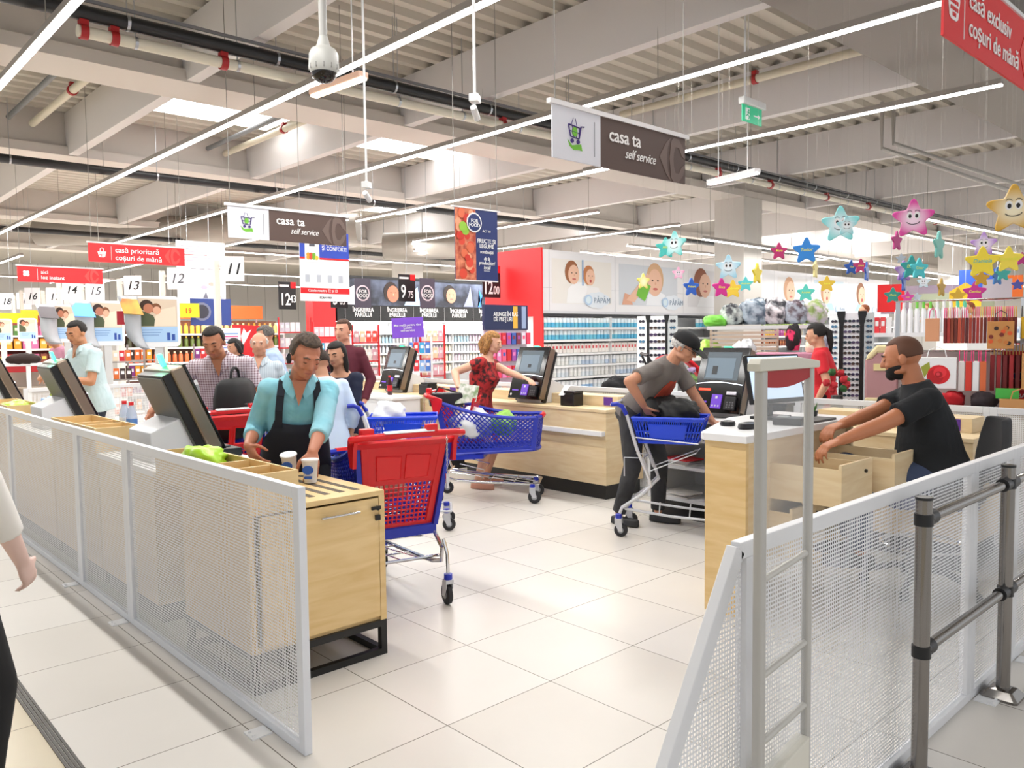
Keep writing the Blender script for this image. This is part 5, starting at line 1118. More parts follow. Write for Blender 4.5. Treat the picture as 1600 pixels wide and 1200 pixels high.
    tr = [(-.15 if lean < 26 else -.07, 0, (.190 if lean < 26 else .182)+belly*.3, (.152 if lean < 26 else .135)+belly*.6), (-.02, belly*.2, .184+belly*.3, .138+belly*.8), (.12, belly*.5, .152+belly*.4, .118+belly), (.28, bust*.3, .166, .122+bust+belly*.3), (.38, 0, .176, .115), (.445, 0, .162, .098), (.487, 0, .118 if not neckline else .14, .080), (.522, .0, .080 if not neckline else .13, .068)]
    if neckline: tr = tr[:-2]+[(.455, .0, .145, .088)]
    q.loft([ring(S_(u, 0, y), r, f, a*k*w_, b*k, 26) for u, y, a, b in tr])
    for s in (-1, 1): q.ell(sh[s], (.066*k,)*3, 16, 10)
    for s in (-1, 1):
        d1 = (el[s]-sh[s]); d2 = (wr[s]-el[s])
        capsule(q, sh[s]-r*s*.03*k, sh[s]+d1*.25, .064*k, .065*k)
        if sleeve in ('short', 'tee_tuck'): q.tube([sh[s], sh[s]+d1*.45, sh[s]+d1*.68], [.062*k, .064*k, .068*k], 16)
        elif sleeve == 'cap': q.tube([sh[s], sh[s]+d1*.3], [.068*k, .064*k], 16)
        elif sleeve == 'three': capsule(q, sh[s], el[s], .062*k, .057*k, 16); q.tube([el[s], el[s]+d2*.45], [.057*k, .052*k], 16)
        elif sleeve == 'long': capsule(q, sh[s], el[s], .060*k, .052*k, 16); q.tube([el[s]-d2*.02, el[s]+d2*.5, el[s]+d2*.93], [.054*k, .046*k, .040*k], 16)
    topo = finish(q, 'blouse' if bust else ('shirt' if collar else 't_shirt'), TM, body, max(vox, .009), 2, .5)
    if collar:
        c = MB(); 
        for s in (-1, 1): c.loft([[nb+r*s*a_*k+f*b_*k+up*c_*k for a_, b_, c_ in row] for row in [[(.062, -.03, .045), (.070, -.035, .045), (.085, -.04, .0), (.075, -.035, .0)], [(.065, .01, .045), (.073, .012, .045), (.094, .03, -.005), (.084, .025, -.005)], [(.038, .058, .03), (.044, .064, .03), (.068, .085, -.025), (.06, .08, -.025)], [(.012, .078, -.01), (.014, .086, -.01), (.030, .100, -.055), (.024, .095, -.05)]]])
        c.tube([nb-f*.055*k+r*a_*k+up*.03*k for a_ in (-.06, -.03, .03, .06)], .012*k, 8); c.build('collar', TM, body, smooth=True)
        v = MB(); v.add([nb+r*a_*k+f*b_*k+up*c_*k for a_, b_, c_ in ((-.042, .066, .045), (.042, .066, .045), (0, .124, -.085), (-.02, .03, .04), (.02, .03, .04), (0, .09, -.075))], [(0, 1, 2), (5, 4, 3), (0, 3, 4, 1), (1, 4, 5, 2), (2, 5, 3, 0)]); v.build('open_neck', SK, body)
    # ---- trousers or skirt
    q = MB()
    if skirt:
        q.loft([ring(P+Z*(-.0)*k, X, Y, .165*k, .13*k, 30), ring(P-Z*.12*k, X, Y, .19*k, .155*k, 30), ring(P-Z*.30*k, X, Y, .21*k, .18*k, 30), ring(P-Z*.52*k, X, Y, .25*k, .22*k, 30)]); q.build('skirt', BM, body, smooth=True)
    else:
        q.loft([ring(S_(-.12), r, f, .15*k*w_, .115*k), ring(S_(-.02), r, f, .168*k*w_, (.122+belly*.3)*k), ring(S_(.04), r, f, .155*k*w_, (.118+belly*.5)*k)])
        for s in (-1, 1): capsule(q, hp[s], kn[s], .100*k*w_, .075*k, 14); capsule(q, kn[s], kn[s].lerp(an[s], .4), .075*k, .070*k, 14); q.tube([kn[s].lerp(an[s], .3), kn[s].lerp(an[s], .97)], [.068*k, .062*k], 14)
        finish(q, 'trousers', BM, body, .012, 2, .5)
    for s in (-1, 1):
        a = an[s]; dy = Vector((s*.12, 1, 0)).normalized(); dx = Vector((dy.y, -dy.x, 0)); z0 = a.z-.088*k
        sq = MB(); sq.loft([[a.xy.to_3d()+Vector((0, 0, z0+z*k))+dx*(x*w1*k)+dy*(y*k) for x, y in ((-.7, -.07), (.7, -.07), (1, 0), (1, .10), (.6, .19), (0, .205), (-.6, .19), (-1, .10), (-1, 0))] for z, w1 in ((0, .048), (.03, .046), (.06, .036))][:3]); sq.build('shoe', mat(shoes, .6), body, smooth=True, bevel=.01)
    return dict(body=body, S=S_, r=r, f=f, up=up, nb=nb, hp=hp_, H=H, sh=sh, el=el, wr=wr, P=P, top=topo, k=k)
def toward(px, py, d): v = PD(px, py, d); return Vector((v.x, v.y, 0))
def local(loc, face, w3):
    """world point into the person's own frame"""
    v = Vector(w3)-Vector((loc[0], loc[1], 0)); a = -(face-PI/2); return Vector((v.x*math.cos(a)-v.y*math.sin(a), v.x*math.sin(a)+v.y*math.cos(a), v.z))
def at_(px, d): v = PD(px, 600, d); return (v.x, v.y)
TOCAM = math.radians(180+47)
# 1 man in the apron
L1 = (2.51, 4.79); F1 = math.radians(241)
M1 = person('man in a light blue shirt and dark apron reaching for yoghurt pots', (*L1, 0), F1, lean=29, slean=-4, head=(20, -24, -8), hands={-1: local(L1, F1, (2.25, 4.10, 1.05)), 1: (.27, .34, 1.05)},
    skin='B9775A', hair='5C4B3E', hairstyle='curly', top='86C4D2', topmat=noisy_mat('7FC2D2', '98CEDB', 5, .85, bump=.5), sleeve='three', bottom='171A22', belly=.03, collar=True, vox=.0065, width=1.0, k=1.10, pelvis=.87, hcurl=(.55, .45), poles={-1: (-.6, -.4, -.6), 1: (.35, -.6, -.9)},
    palm={-1: (.1, .1, -1), (-1, 'd'): (.05, .55, -.75), (-1, 't'): (1, .3, 0), 1: (-.8, .0, -.4), (1, 'd'): (-.35, .55, -.6), (1, 't'): (-.3, 1, .3)})
def apron(M):
    b = M['body']; S_, r, f, k = M['S'], M['r'], M['f'], M['k']; AM = mat('161A26', .8)
    q = MB(); rows = []
    for u, a, dpt, sweep in ((-.52, .20, .20, .9), (-.20, .19, .185, .9), (-.02, .185, .168, .9), (.14, .165, .172, .95), (.24, .135, .160, .9), (.30, .118, .148, .8)):
        row = []
        n = 12
        for j in range(n+1):
            t = -1+2*j/n; x = a*1.12*math.sin(t*PI/2*.92 if u < .2 else t*PI/2*.6)*(1 if u < .2 else 1.2); y = dpt*math.cos(t*PI/2*.80 if u < .2 else t*PI/2*.5)*1.0+.012
            row.append(S_(u, x, y))
        back = [p-f*.008*k for p in reversed(row)]; rows.append(row+back)
    q.loft(rows); q.build('apron', AM, b, smooth=2)
    for s in (-1, 1):
        q = MB(); pts = [S_(.28, s*.105, .150), S_(.38, s*.105, .136), S_(.455, s*.100, .098), S_(.505, s*.092, .03), S_(.47, s*.085, -.07)]
        for p_, p2 in zip(pts, pts[1:]): q.bar(p_, p2, .042*k, .010, f*(.6)+M['up']*.4)
        q.build('apron_strap', AM, b)
    text('apron_lettering', 'SELF\nSERVICE', .035, mat('B9BCC4', .6), b, S_(-.02, .03, .20), -r, M['up'], align='LEFT')
    q = MB(); q.tube([M['hp'](c) for c in ((.082, -.015, .0), (.09, -.005, -.02), (.086, .005, -.045))], [.016*k, .017*k, .010*k], 8); q.build('earpiece', BLACK, b, smooth=True)
    q = MB(); 
    hq = MB(); hq.box(-.02, -.035, -.012, .02, .035, .012, Matrix.Translation(M['wr'][1]+Vector((-.06, .06, -.075)))); hq.build('held_pager', BLACK, b, bevel=.005) if False else None
apron(M1)
o = MB().prism(rrect(-.018, -.03, .018, .03, .008), (0, 0, 0), (1, 0, 0), (0, 1, 0), .014).build('key_fob', BLACK, bevel=.004); hp1 = M1['body'].matrix_basis @ Vector(M1['wr'][1]+Vector((-.035, .06, -.085))); o.location = hp1; o.rotation_euler = (.6, .4, 0.5); tag(o, 'small black fob in the right hand of the man in the apron', 'fob')
# 2 man in the pale polo
L2 = tuple(PX(143, 600, 2.72).xy); F2 = math.radians(180+18)
M2 = person('man in a pale polo shirt behind the second self checkout', (*L2, 0), F2, lean=8, head=(8, -20, 0), hands={1: (.18, .42, 1.3), -1: (-.12, .42, 1.28)}, skin='C08662', hair='1E1814', hairstyle='short', top='C3D9DC', topmat=noisy_mat('BFD6DA', 'CCDFE2', 5, .85, bump=.4), sleeve='short', bottom='1C2436', belly=.045, collar=True, vox=.009, width=1.1)
# 3 man in the checked shirt
def check_mat():
    mm, nt, bs = nodes_mat('checked'); L = nt.links.new; tc = N(nt, 'ShaderNodeTexCoord'); sp = N(nt, 'ShaderNodeSeparateXYZ'); L(tc.outputs['Object'], sp.inputs[0])
    def ln(v, p, wd): return math_(nt, 'LESS_THAN', math_(nt, 'FRACT', math_(nt, 'DIVIDE', v, p)), wd)
    a = math_(nt, 'ADD', ln(sp.outputs[0], .022, .35), ln(sp.outputs[2], .022, .35)); a2 = math_(nt, 'DIVIDE', a, 2.0)
    mx = N(nt, 'ShaderNodeMix', data_type='RGBA'); L(a2, mx.inputs[0]); mx.inputs[6].default_value = lin('D6CBD2'); mx.inputs[7].default_value = lin('6E4552'); L(mx.outputs[2], bs.inputs['Base Color']); bs.inputs['Roughness'].default_value = .85; return mm
L3 = at_(362, 7.4); F3 = math.radians(236)
M3 = person('man in a checked short sleeved shirt bending over the nearest self checkout', (*L3, 0), F3, lean=34, slean=4, head=(-4, -24, 4), hands={1: local(L3, F3, PD(235, 645, 6.9)), -1: (-.15, .50, 1.25)}, skin='B27656', hair='241A14', hairstyle='short', topmat=check_mat(), sleeve='short', bottom='15161A', belly=.06, collar=True, vox=.009, width=1.22, hcurl=(.5, .75), palm={1: (-.4, .4, -.6), (1, 'd'): (-.1, .3, -.9)})
# 4 elderly man, 5 grey haired man turned away, 6 tall young man, 7 woman in navy, 8 pale blue back
def stripe_mat(a, b, p=.02, axis=0, wd=.3):
    mm, nt, bs = nodes_mat('striped'); L = nt.links.new; tc = N(nt, 'ShaderNodeTexCoord'); sp = N(nt, 'ShaderNodeSeparateXYZ'); L(tc.outputs['Object'], sp.inputs[0])
    s = math_(nt, 'LESS_THAN', math_(nt, 'FRACT', math_(nt, 'DIVIDE', sp.outputs[axis], p)), wd); mx = N(nt, 'ShaderNodeMix', data_type='RGBA'); L(s, mx.inputs[0]); mx.inputs[6].default_value = lin(a); mx.inputs[7].default_value = lin(b); L(mx.outputs[2], bs.inputs['Base Color']); bs.inputs['Roughness'].default_value = .85; return mm
L4 = at_(408, 8.2); person('white haired elderly man in a pale striped shirt', (*L4, 0), math.radians(235), head=(0, -4, 0), skin='C99478', hair='E6E2DC', hairstyle='bald_sides', topmat=stripe_mat('C9D6DE', 'AFC0CC'), bottom='4A3A32', collar=True, vox=.011, width=.98, k=1.03, pelvis=.93)
L5 = at_(438, 9.8); person('grey haired man in a light blue shirt turned to the left', (*L5, 0), math.radians(150), lean=10, head=(10, -15, 0), skin='B98468', hair='6A6460', hairstyle='short', top='A9BEDD', sleeve='long', bottom='2A2E3A', vox=.013, k=1.08)
L6 = at_(541, 9.2); person('tall young man in a maroon jacket with earphones', (*L6, 0), math.radians(212), head=(-4, -4, 0), skin='D49A80', hair='5A3A28', hairstyle='short', top='5A1E2E', sleeve='long', bottom='23252C', vox=.012, k=1.10)
L7 = at_(538, 7.4); M7 = person('dark haired woman in a navy blouse and floral skirt', (*L7, 0), math.radians(205), lean=6, head=(6, -12, 5), skin='C08C6E', hair='17120F', hairstyle='long', top='1A2038', sleeve='long', bust=.03, bottommat=noisy_mat('D8D0BC', '7A4A44', 14, .8, p0=.5, p1=.56), skirt=True, vox=.011, k=.98, neckline=True, hands={-1: (-.05, .30, 1.15), 1: (.1, .32, 1.12)}, pelvis=.92, width=1.05)
t = thing('shoulder_bag', 'dark green shoulder bag on the hip of the woman in navy', 'handbag', (L7[0]-.16, L7[1]-.22, .82), .7); MB().box(-.17, -.05, 0, .17, .05, .27).build('bag_body', mat('232B26', .5), t, bevel=.02); MB().tube([(-.15, 0, .25), (-.12, .1, .5), (.0, .15, .62), (.15, 0, .25)], .008, 6).build('bag_strap', mat('232B26', .5), t)
L8 = at_(513, 6.8); person('person in a pale blue shirt mostly hidden behind the man in the apron', (*L8, 0), math.radians(70), lean=10, slean=-3, head=(20, -20, 0), skin='C08C6E', hair='3A2A20', hairstyle='short', top='C4D6EE', sleeve='three', bottom='2A3040', vox=.012, k=.95, pelvis=.92, width=.98)
# 9 woman in the red print top
L9 = (5.93, 7.55); L9 = at_(748, 9.0); F9 = math.radians(-62)
M9 = person('red haired woman in a red print top reaching across the self checkout', (*L9, 0), F9, lean=10, slean=-4, head=(-4, -14, 4), hands={-1: local(L9, F9, PD(845, 602, 8.55)), 1: local(L9, F9, PD(716, 604, 8.6))}, skin='E0AC90', hair='C08A4C', hairstyle='bob', topmat=noisy_mat('B8282A', '3A1416', 22, .75, p0=.45, p1=.6), sleeve='cap', bottom='8A1A22', skirt=True, shoes='C89078', bust=.045, neckline=True, vox=.009, k=1.03, hcurl=(.3, .5), pelvis=.93,
    palm={-1: (0, 0, -1), 1: (0, 0, -1), (1, 'd'): (.2, .8, -.1)})
# 10 grey shirted man with the black cap
L10 = (5.68, 4.47); F10 = math.radians(-84)
M10 = person('man in a grey t-shirt and black cap bending over his basket trolley', (*L10, 0), F10, lean=39, head=(8, -30, 0), hands={-1: local(L10, F10, PD(1114, 660, 6.9)), 1: local(L10, F10, PD(1006, 634, 6.75))}, skin='C98F70', hair='D9D5D0', hairstyle='bald_sides', topmat=noisy_mat('746E6A', '7F7974', 4, .9, bump=.35), sleeve='short', bottom='2E2E30', bottommat=noisy_mat('2C2C2E', '3A3A3C', 6, .9, bump=.5), vox=.008, k=1.08, width=1.08, pelvis=.96, feet={-1: (-.16, .12, .10), 1: (.14, -.10, .10)}, hcurl=(.25, .6), poles={1: (.9, -.2, .1), -1: (-.9, -.5, -.3)}, palm={-1: (0, 0, -1), (-1, 'd'): (-.2, .9, -.1)})
b = M10['body']; H = M10['H']; k = M10['k']
q = MB(); q.ell(M10['hp']((0, -.01, .045)), (.096*k, .118*k, .085*k), 28, 14, H.to_3x3(), lambda p, v: Vector((v.x, v.y, max(v.z, -.01)))); q.build('cap_crown', mat('141416', .85), b, smooth=2)
q = MB(); q.loft([[M10['hp']((a*w1, y, z+e)) for e in (0, -.006) for a in ((-1, -.5, 0, .5, 1) if e == 0 else (1, .5, 0, -.5, -1))] for y, z, w1 in ((.08, .035, .085), (.14, .030, .08), (.19, .015, .05))]); q.build('cap_visor', mat('141416', .8), b)
q = MB()
for s in (-1, 1): q.tube([M10['hp']((s*.031+.022*math.cos(a), .098, .008+.016*math.sin(a))) for a in [i*PI/5 for i in range(10)]], .0022, 5, closed=True); q.tube([M10['hp']((s*.053, .095, .012)), M10['hp']((s*.08, .0, .012))], .0022, 5)
q.build('glasses', BLACK, b)
pr = MB(); S_ = M10['S']; 
pr.loft([[S_(u, x, y+d_) for d_ in (0, -.006) for x, y in (((-w1, yy), (-w1*.5, yy+.012), (0, yy+.016), (w1*.5, yy+.012), (w1, yy)) if d_ == 0 else ((w1, yy), (w1*.5, yy+.012), (0, yy+.016), (-w1*.5, yy+.012), (-w1, yy)))] for u, w1, yy in ((.06, .04, .128), (.13, .10, .119), (.24, .115, .118), (.34, .09, .120), (.40, .04, .118))]); pr.build('shirt_print', mat('B0432E', .8), b)
pr = MB(); 
for a_, u0, u1 in ((-.05, .0, .22), (-.01, .06, .26), (.03, .03, .24), (.06, .1, .28)): pr.bar(S_(u0, a_, .142), S_(u1, a_, .150), .014, .006)
pr.build('shirt_print', mat('2A2422', .8), b)
# 11 seated cashier
L11 = (5.56, 1.90); F11 = math.radians(124)
M11 = person('seated bearded cashier in a black t-shirt at the white topped desk', (*L11, 0), F11, lean=14, head=(-18, -14, 0), hands={1: local(L11, F11, (4.76, 2.42, 1.02)), -1: local(L11, F11, (4.66, 2.26, .99))}, pelvis=.635, feet={-1: (-.16, .50, .28), 1: (.16, .50, .28)}, skin='B87652', hair='5A3826', hairstyle='shaved', beard='17110E', top='15171A', topmat=noisy_mat('121417', '1B1E22', 4, .9, bump=.4), sleeve='short', bottom='3A4662', belly=.055, vox=.0075, width=1.18, k=1.2, hcurl=(.6, .6), poles={-1: (-.5, -.2, -.8), 1: (.5, -.2, -.8)}, palm={-1: (0, 0, -1), 1: (0, 0, -1)})
# 12 shop woman in red beyond the barrier
L12 = at_(1288, 8.9); F12 = math.radians(112); person('woman in a red top with a long dark ponytail behind the lit screen', (*L12, 0), F12, lean=4, head=(0, -12, 0), skin='D09A7C', hair='1A1210', hairstyle='pony', top='C8202C', sleeve='short', bust=.03, bottom='1A1A1E', vox=.012, k=1.04)
# 14 customer in pink behind, 15 arm at the left edge
L14 = at_(112, 14.5); person('customer in a dusty pink shirt behind the polo shirt man', (*L14, 0), math.radians(200), lean=24, head=(0, -20, 0), skin='B07A5C', hair='2A2020', hairstyle='short', top='B07C90', sleeve='long', bottom='2A2A30', vox=.014)
L16 = at_(385, 12.5); person('till worker in black behind the pink and blue price list', (*L16, 0), math.radians(190), lean=14, head=(0, -20, 0), skin='C08C6E', hair='17120F', hairstyle='bob', top='17171A', sleeve='short', bottom='1A1A1E', vox=.014, k=1.0)
L15 = at_(-136, 2.62); F15 = math.radians(40)
person('passer-by in a white t-shirt at the left picture edge, only one arm showing', (*L15, 0), F15, head=(0, 0, 0), skin='DDBDB2', hair='8a8580', hairstyle='short', top='E8E4DE', sleeve='three', bottom='17171A', vox=.010, k=1.0, width=1.05, hands={1: (.14, .30, .84)}, poles={1: (.6, -1, 0)})
# ------------------------------------------------------------------ sales floor behind the tills
for i, (xa, ya, xb, yb) in enumerate([(14, 19.2, 34, 19.2), (8, 22.5, 24, 22.5), (13, 30, 44, 30), (22, 8.4, 44, 8.4), (9.2, 15.0, 9.2, 30), (0, 13.5, 0, 34), (18, 14.5, 44, 14.5), (24, 24, 44, 24), (3, 36, 40, 36), (26, 4.6, 46, 4.6), (15, 2.4, 34, 2.4), (5.6, 27, 5.6, 44), (24, 19.0, 44, 19.0)]):  # extra strips added to brighten the hall behind the tills
    strip_light((xa, ya, 4.2), (xb, yb, 4.2), 'added far strip light number %s over the sales floor' % 'one two three four five six seven eight nine ten eleven twelve thirteen'.split()[i] if False else ['added strip light over the hair care aisle', 'added strip light over the oil shelves', 'added strip light far behind the hair care aisle', 'added strip light over the baby goods aisle', 'added strip light behind the blue hanging poster', 'added strip light above the far left tills', 'added strip light behind the column', 'added strip light far behind the pictures of babies', 'furthest added strip light near the back wall', 'added strip light far above the gift bags', 'added strip light over the gift bag racks', 'added strip light at the far left back', 'added strip light in the right rear of the hall'][i], power=85)
def gondola_x(x0, x1, y, levels, label, back='F2F2F2', depth=.5, top=2.1, board='F4F4F4', name='gondola_shelf', face=-1, group='shelf runs'):
    """shelf run along X whose open side looks towards -Y"""
    t = thing(name, label, 'shelf', (x0, y, 0), 0, group); L = x1-x0
    MB().box(0, depth, 0, L, depth+.04, top).build('back_panel', mat(back, .5), t)
    for z in levels: b = MB().box(0, 0, z-.025, L, depth, z).build('shelf_board', mat(board, .4), t); MB().box(0, -.012, z-.045, L, 0, z+.002).build('price_rail', mat('EDEDED', .4), b)
    for x in [L*i/max(1, round(L/2.2)) for i in range(round(L/2.2)+1)]: MB().box(x-.015, .02, 0, x+.015, depth, top-.05).build('upright', mat('D8D8D8', .4), t)
    MB().box(0, .03, 0, L, depth, .12).build('plinth', mat('8a8a8a', .5), t)
    return t
# prototypes -------------------------------------------------------
def proto_can(c1, c2, r=.045, h=.15): q = MB(); q.m(mat(c1, .4)); q.lathe([(r, 0), (r, h*.5)], n=10); q.m(mat(c2, .4)); q.lathe([(r, h*.5), (r, h*.95), (r*.9, h), (.001, h)], n=10); return q
def proto_box(c1, c2, w_=.085, d=.06, h=.17): q = MB(); q.m(mat(c1, .5)); q.box(-w_/2, -d/2, 0, w_/2, d/2, h*.999); q.m(mat(c2, .5)); q.box(-w_*.3, -d/2-.002, h*.45, w_*.3, -d/2, h*.75); return q
def proto_bottle(c1, c2, r=.03, h=.19): q = MB(); q.m(mat(c1, .35)); q.lathe([(r, 0), (r, h*.7), (r*.45, h*.82), (r*.45, h*.84)], n=8); q.m(mat(c2, .4)); q.lathe([(r*.5, h*.84), (r*.5, h), (.001, h)], n=8); return q
PR = {}
def product(kind, c1, c2, name, label, cat, group, loc, rz=0, **k):
    key = (kind, c1, c2, tuple(sorted(k.items())))
    if key not in PR:
        o = {'can': proto_can, 'box': proto_box, 'bottle': proto_bottle}[kind](c1, c2, **k).build(name, None, smooth=(kind != 'box')); PR[key] = o.data
    else: o = bpy.data.objects.new(name, PR[key]); COL.objects.link(o)
    o.name = name; o.location = loc; o.rotation_euler = (0, 0, rz); return tag(o, label, cat, group)
def row(kind, cols, name, label, cat, group, x0, x1, y, z, step, jit=.01, axis='x', rz=0, seed=1, run=1, **k):
    rnd = random.Random(seed); n = int(abs(x1-x0)/step); c = None; d = math.copysign(step, x1-x0)
    for i in range(n):
        if i % run == 0 or c is None: c = rnd.choice(cols)
        p = x0+d*(i+.5); q = y+rnd.uniform(-jit, jit)
        product(kind, c[0], c[1], name, label, cat, group, (p, q, z+.006) if axis == 'x' else (q, p, z+.006), rz, **k)
# A. baby food gondola with picture header -------------------------
GX0, GX1, GY = 11.74, 29.6, 11.7
LV = [.22, .52, .80, 1.05, 1.31, 1.60, 1.86]
gondola_x(GX0, GX1, GY, LV, 'long white shelf run of baby food under the mother and baby pictures', top=2.15, depth=.55)
t = thing('gondola_header', 'white header board with printed mother and baby pictures', 'header board', (GX0, GY+.2, 0))
MB().box(0, 0, 2.16, GX1-GX0, .30, 3.50).build('board', mat('F2F1F3', .5), t); MB().box(0, -.02, 2.10, GX1-GX0, .3, 2.16).build('lower_edge', mat('26282C', .5), t)
MB().box(0, -.012, 2.165, GX1-GX0, 0, 2.22).build('edge_strip', mat('DEDEE2', .5), t)
SKN, SKN2 = mat('EBBFA4', .6), mat('E0A88C', .6)
def ellp(cx, cz, rx, rz_, n=18, a=0): return [(cx+rx*math.cos(2*PI*i/n)*math.cos(a)-rz_*math.sin(2*PI*i/n)*math.sin(a), cz+rx*math.cos(2*PI*i/n)*math.sin(a)+rz_*math.sin(2*PI*i/n)*math.cos(a)) for i in range(n)]
def face_print(parent, cx, cz, s, hair, y, tilt=0, smile=True, open_=False, sk=None, hx=-.15):
    h = MB().prism(ellp(cx+hx*s, cz+.10*s, .52*s, .60*s), (0, y, 0), th=.001).build('printed_hair', mat(hair, .6), parent)
    f_ = MB().prism(ellp(cx, cz-.02*s, .42*s, .50*s, a=tilt), (0, y-.002, 0), th=.001).build('printed_face', sk or SKN, parent)
    for e in (-.15, .17): MB().prism(ellp(cx+e*s, cz+.06*s, .05*s, .03*s), (0, y-.004, 0), th=.001).build('printed_eye', mat('4A3428', .6), f_)
    MB().prism(ellp(cx+.03*s, cz-.05*s, .04*s, .06*s), (0, y-.0035, 0), th=.001).build('printed_nose', SKN2, f_)
    MB().prism(ellp(cx+.02*s, cz-.25*s, (.10 if open_ else .15)*s, (.10 if open_ else .045)*s), (0, y-.004, 0), th=.001).build('printed_mouth', mat('B4453C' if open_ else 'C86A60', .6), f_)
def cloud(parent, cx, cz, s, word='PĂPĂM'):
    c = MB()
    for k, (a, b, r_) in enumerate(((-.5, 0, .28), (-.15, .10, .30), (.25, .12, .32), (.6, .02, .30), (.2, -.12, .32), (-.2, -.10, .3))): c.prism(ellp(cx+a*s, cz+b*s, r_*s*1.3, r_*s*.8), (0, -.007-.0022*k, 0), th=.001)
    c.build('cloud_print', mat('E9F0F8', .6), parent); MB().prism(ellp(cx-.5*s, cz, .26*s, .24*s), (0, -.021, 0), th=.001).build('cloud_ring', mat('BCD6F0', .6), parent); MB().prism(ellp(cx-.5*s, cz, .17*s, .16*s), (0, -.023, 0), th=.001).build('cloud_ring', mat('DFF0FA', .6), parent)
    text('lettering', word, .34*s, mat('8FA0B4', .6), parent, (cx-.15*s, -.020, cz-.12*s), spacing=1.1)
def picture(name, x0, x1, bg, z0=2.38, z1=3.33): return MB().box(x0, -.004, z0, x1, 0, z1).build(name, mat(bg, .6), t)
pxX = lambda px: PY(px, 430, GY+.2).x-GX0
P1_ = picture('printed_picture', pxX(862), pxX(955), 'F0ECE6')
a = pxX(862); MB().prism([(a+.45, 2.39), (a+1.15, 2.39), (a+1.25, 2.7), (a+1.0, 2.85), (a+.7, 2.85), (a+.5, 2.7)], (0, -.006, 0), th=.001).build('printed_shirt', mat('FBFBFC', .6), P1_)
face_print(P1_, a+.68, 3.02, .42, '9A5E38', -.008); face_print(P1_, a+1.22, 2.98, .36, 'C07A48', -.009, open_=True); MB().prism([(a+1.02, 2.39), (a+1.65, 2.39), (a+1.5, 2.75), (a+1.15, 2.78)], (0, -.0075, 0), th=.001).build('printed_shirt', mat('F6F4F4', .6), P1_)
MB().box(a+.95, -.012, 2.78, a+.99, -.01, 3.34).build('printed_strip', mat('6FA0D0', .6), P1_)
cloud(t, pxX(930), 2.47, .5)
P2_ = picture('printed_picture', pxX(967), pxX(1058), 'D6DBE2'); a = pxX(967)
face_print(P2_, a+1.35, 2.95, .66, 'D8AE86', -.008, hx=0); MB().prism([(a+.25, 2.5), (a+.55, 2.45), (a+1.2, 3.05), (a+1.05, 3.15)], (0, -.014, 0), th=.001).build('printed_arm', SKN, P2_); MB().prism([(a+.62, 2.62), (a+.95, 2.48), (a+1.18, 2.85), (a+.8, 3.0)], (0, -.016, 0), th=.001).build('printed_cup', mat('6CB82E', .5), P2_)
MB().prism([(a+.1, 2.39), (a+.5, 2.39), (a+.4, 2.62), (a+.2, 2.66)], (0, -.010, 0), th=.001).build('printed_foot', SKN2, P2_); MB().prism([(a+1.0, 2.39), (a+1.9, 2.39), (a+1.75, 2.66), (a+1.45, 2.74), (a+1.1, 2.66)], (0, -.0055, 0), th=.001).build('printed_shirt', mat('F2F4F8', .6), P2_); cloud(t, pxX(1048), 2.47, .5)
P3_ = picture('printed_picture', pxX(1075), pxX(1146), 'E4E2E4'); a = pxX(1075); face_print(P3_, a+.75, 2.95, .62, '8A4E32', -.008, hx=-.3); face_print(P3_, a+1.7, 3.1, .4, '3A2A24', -.008); MB().prism([(a+.4, 2.39), (a+1.3, 2.39), (a+1.15, 2.68), (a+.6, 2.7)], (0, -.006, 0), th=.001).build('printed_shirt', mat('F6F6F8', .6), P3_); cloud(t, pxX(1138), 2.47, .5)
for (x0, x1, bg, hr, op) in ((1215, 1262, 'EDEBEA', 'C89A78', 0), (1272, 1318, 'D8E8F2', 'B8865E', 1), (1325, 1375, 'E6E8EC', '8A5A3A', 1)):
    p = picture('printed_picture', pxX(x0), pxX(x1), bg); a = pxX(x0); w_ = pxX(x1)-a; face_print(p, a+w_*.42, 2.92, .62, hr, -.008, open_=bool(op)); MB().prism([(a+w_*.2, 2.39), (a+w_*.7, 2.39), (a+w_*.6, 2.62), (a+w_*.3, 2.62)], (0, -.006, 0), th=.001).build('printed_shirt', mat('F4F4F6' if not op else 'A8D8D8', .6), p); cloud(t, a+w_*.9, 2.45, .5, 'Bebe')
ln = mat('D0D0D4', .5)
for px in (858, 961, 1068, 1150, 1210, 1268, 1322): x = pxX(px); MB().box(x-.006, -.003, 2.22, x+.006, 0, 3.5).build('panel_joint', ln, t)
MB().box(0, -.003, 2.70, GX1-GX0, 0, 2.708).build('panel_joint', ln, t)
t2 = thing('gondola_end', 'bright red end panel left of the mother and baby pictures', 'end panel', (GX0-.06, GY-.05, 0)); MB().box(0, 0, 2.1, .05, 1.75, 3.50).build('panel', mat('E0141A', .45), t2); MB().box(0, -.01, 0, .05, .25, 2.1).build('side_post', mat('D8141A', .45), t2); MB().box(0, 1.5, 0, .05, 1.75, 2.1).build('side_post', mat('D8141A', .45), t2)
cx0, cx1 = 11.85, 15.9
CY = [('6FC4DC', 'EAF2F6'), ('5BB4D8', 'E4F0F8')]; CW = [('D8E0E6', 'F0F2F4'), ('B8C8DC', 'EEF0F4'), ('E4E4E0', 'F4F4F2')]
G1 = 'tins and packs of baby formula'
row('can', CY, 'formula_tin', 'pale blue and white formula tin on the two top shelves under the baby pictures', 'tin', G1, cx0, cx1, GY+.1, 1.86, .12, seed=2, h=.2, r=.052)
row('can', CY, 'formula_tin', 'pale blue and white formula tin on the two top shelves under the baby pictures', 'tin', G1, cx0, cx1, GY+.1, 1.60, .12, seed=3, h=.2, r=.052)
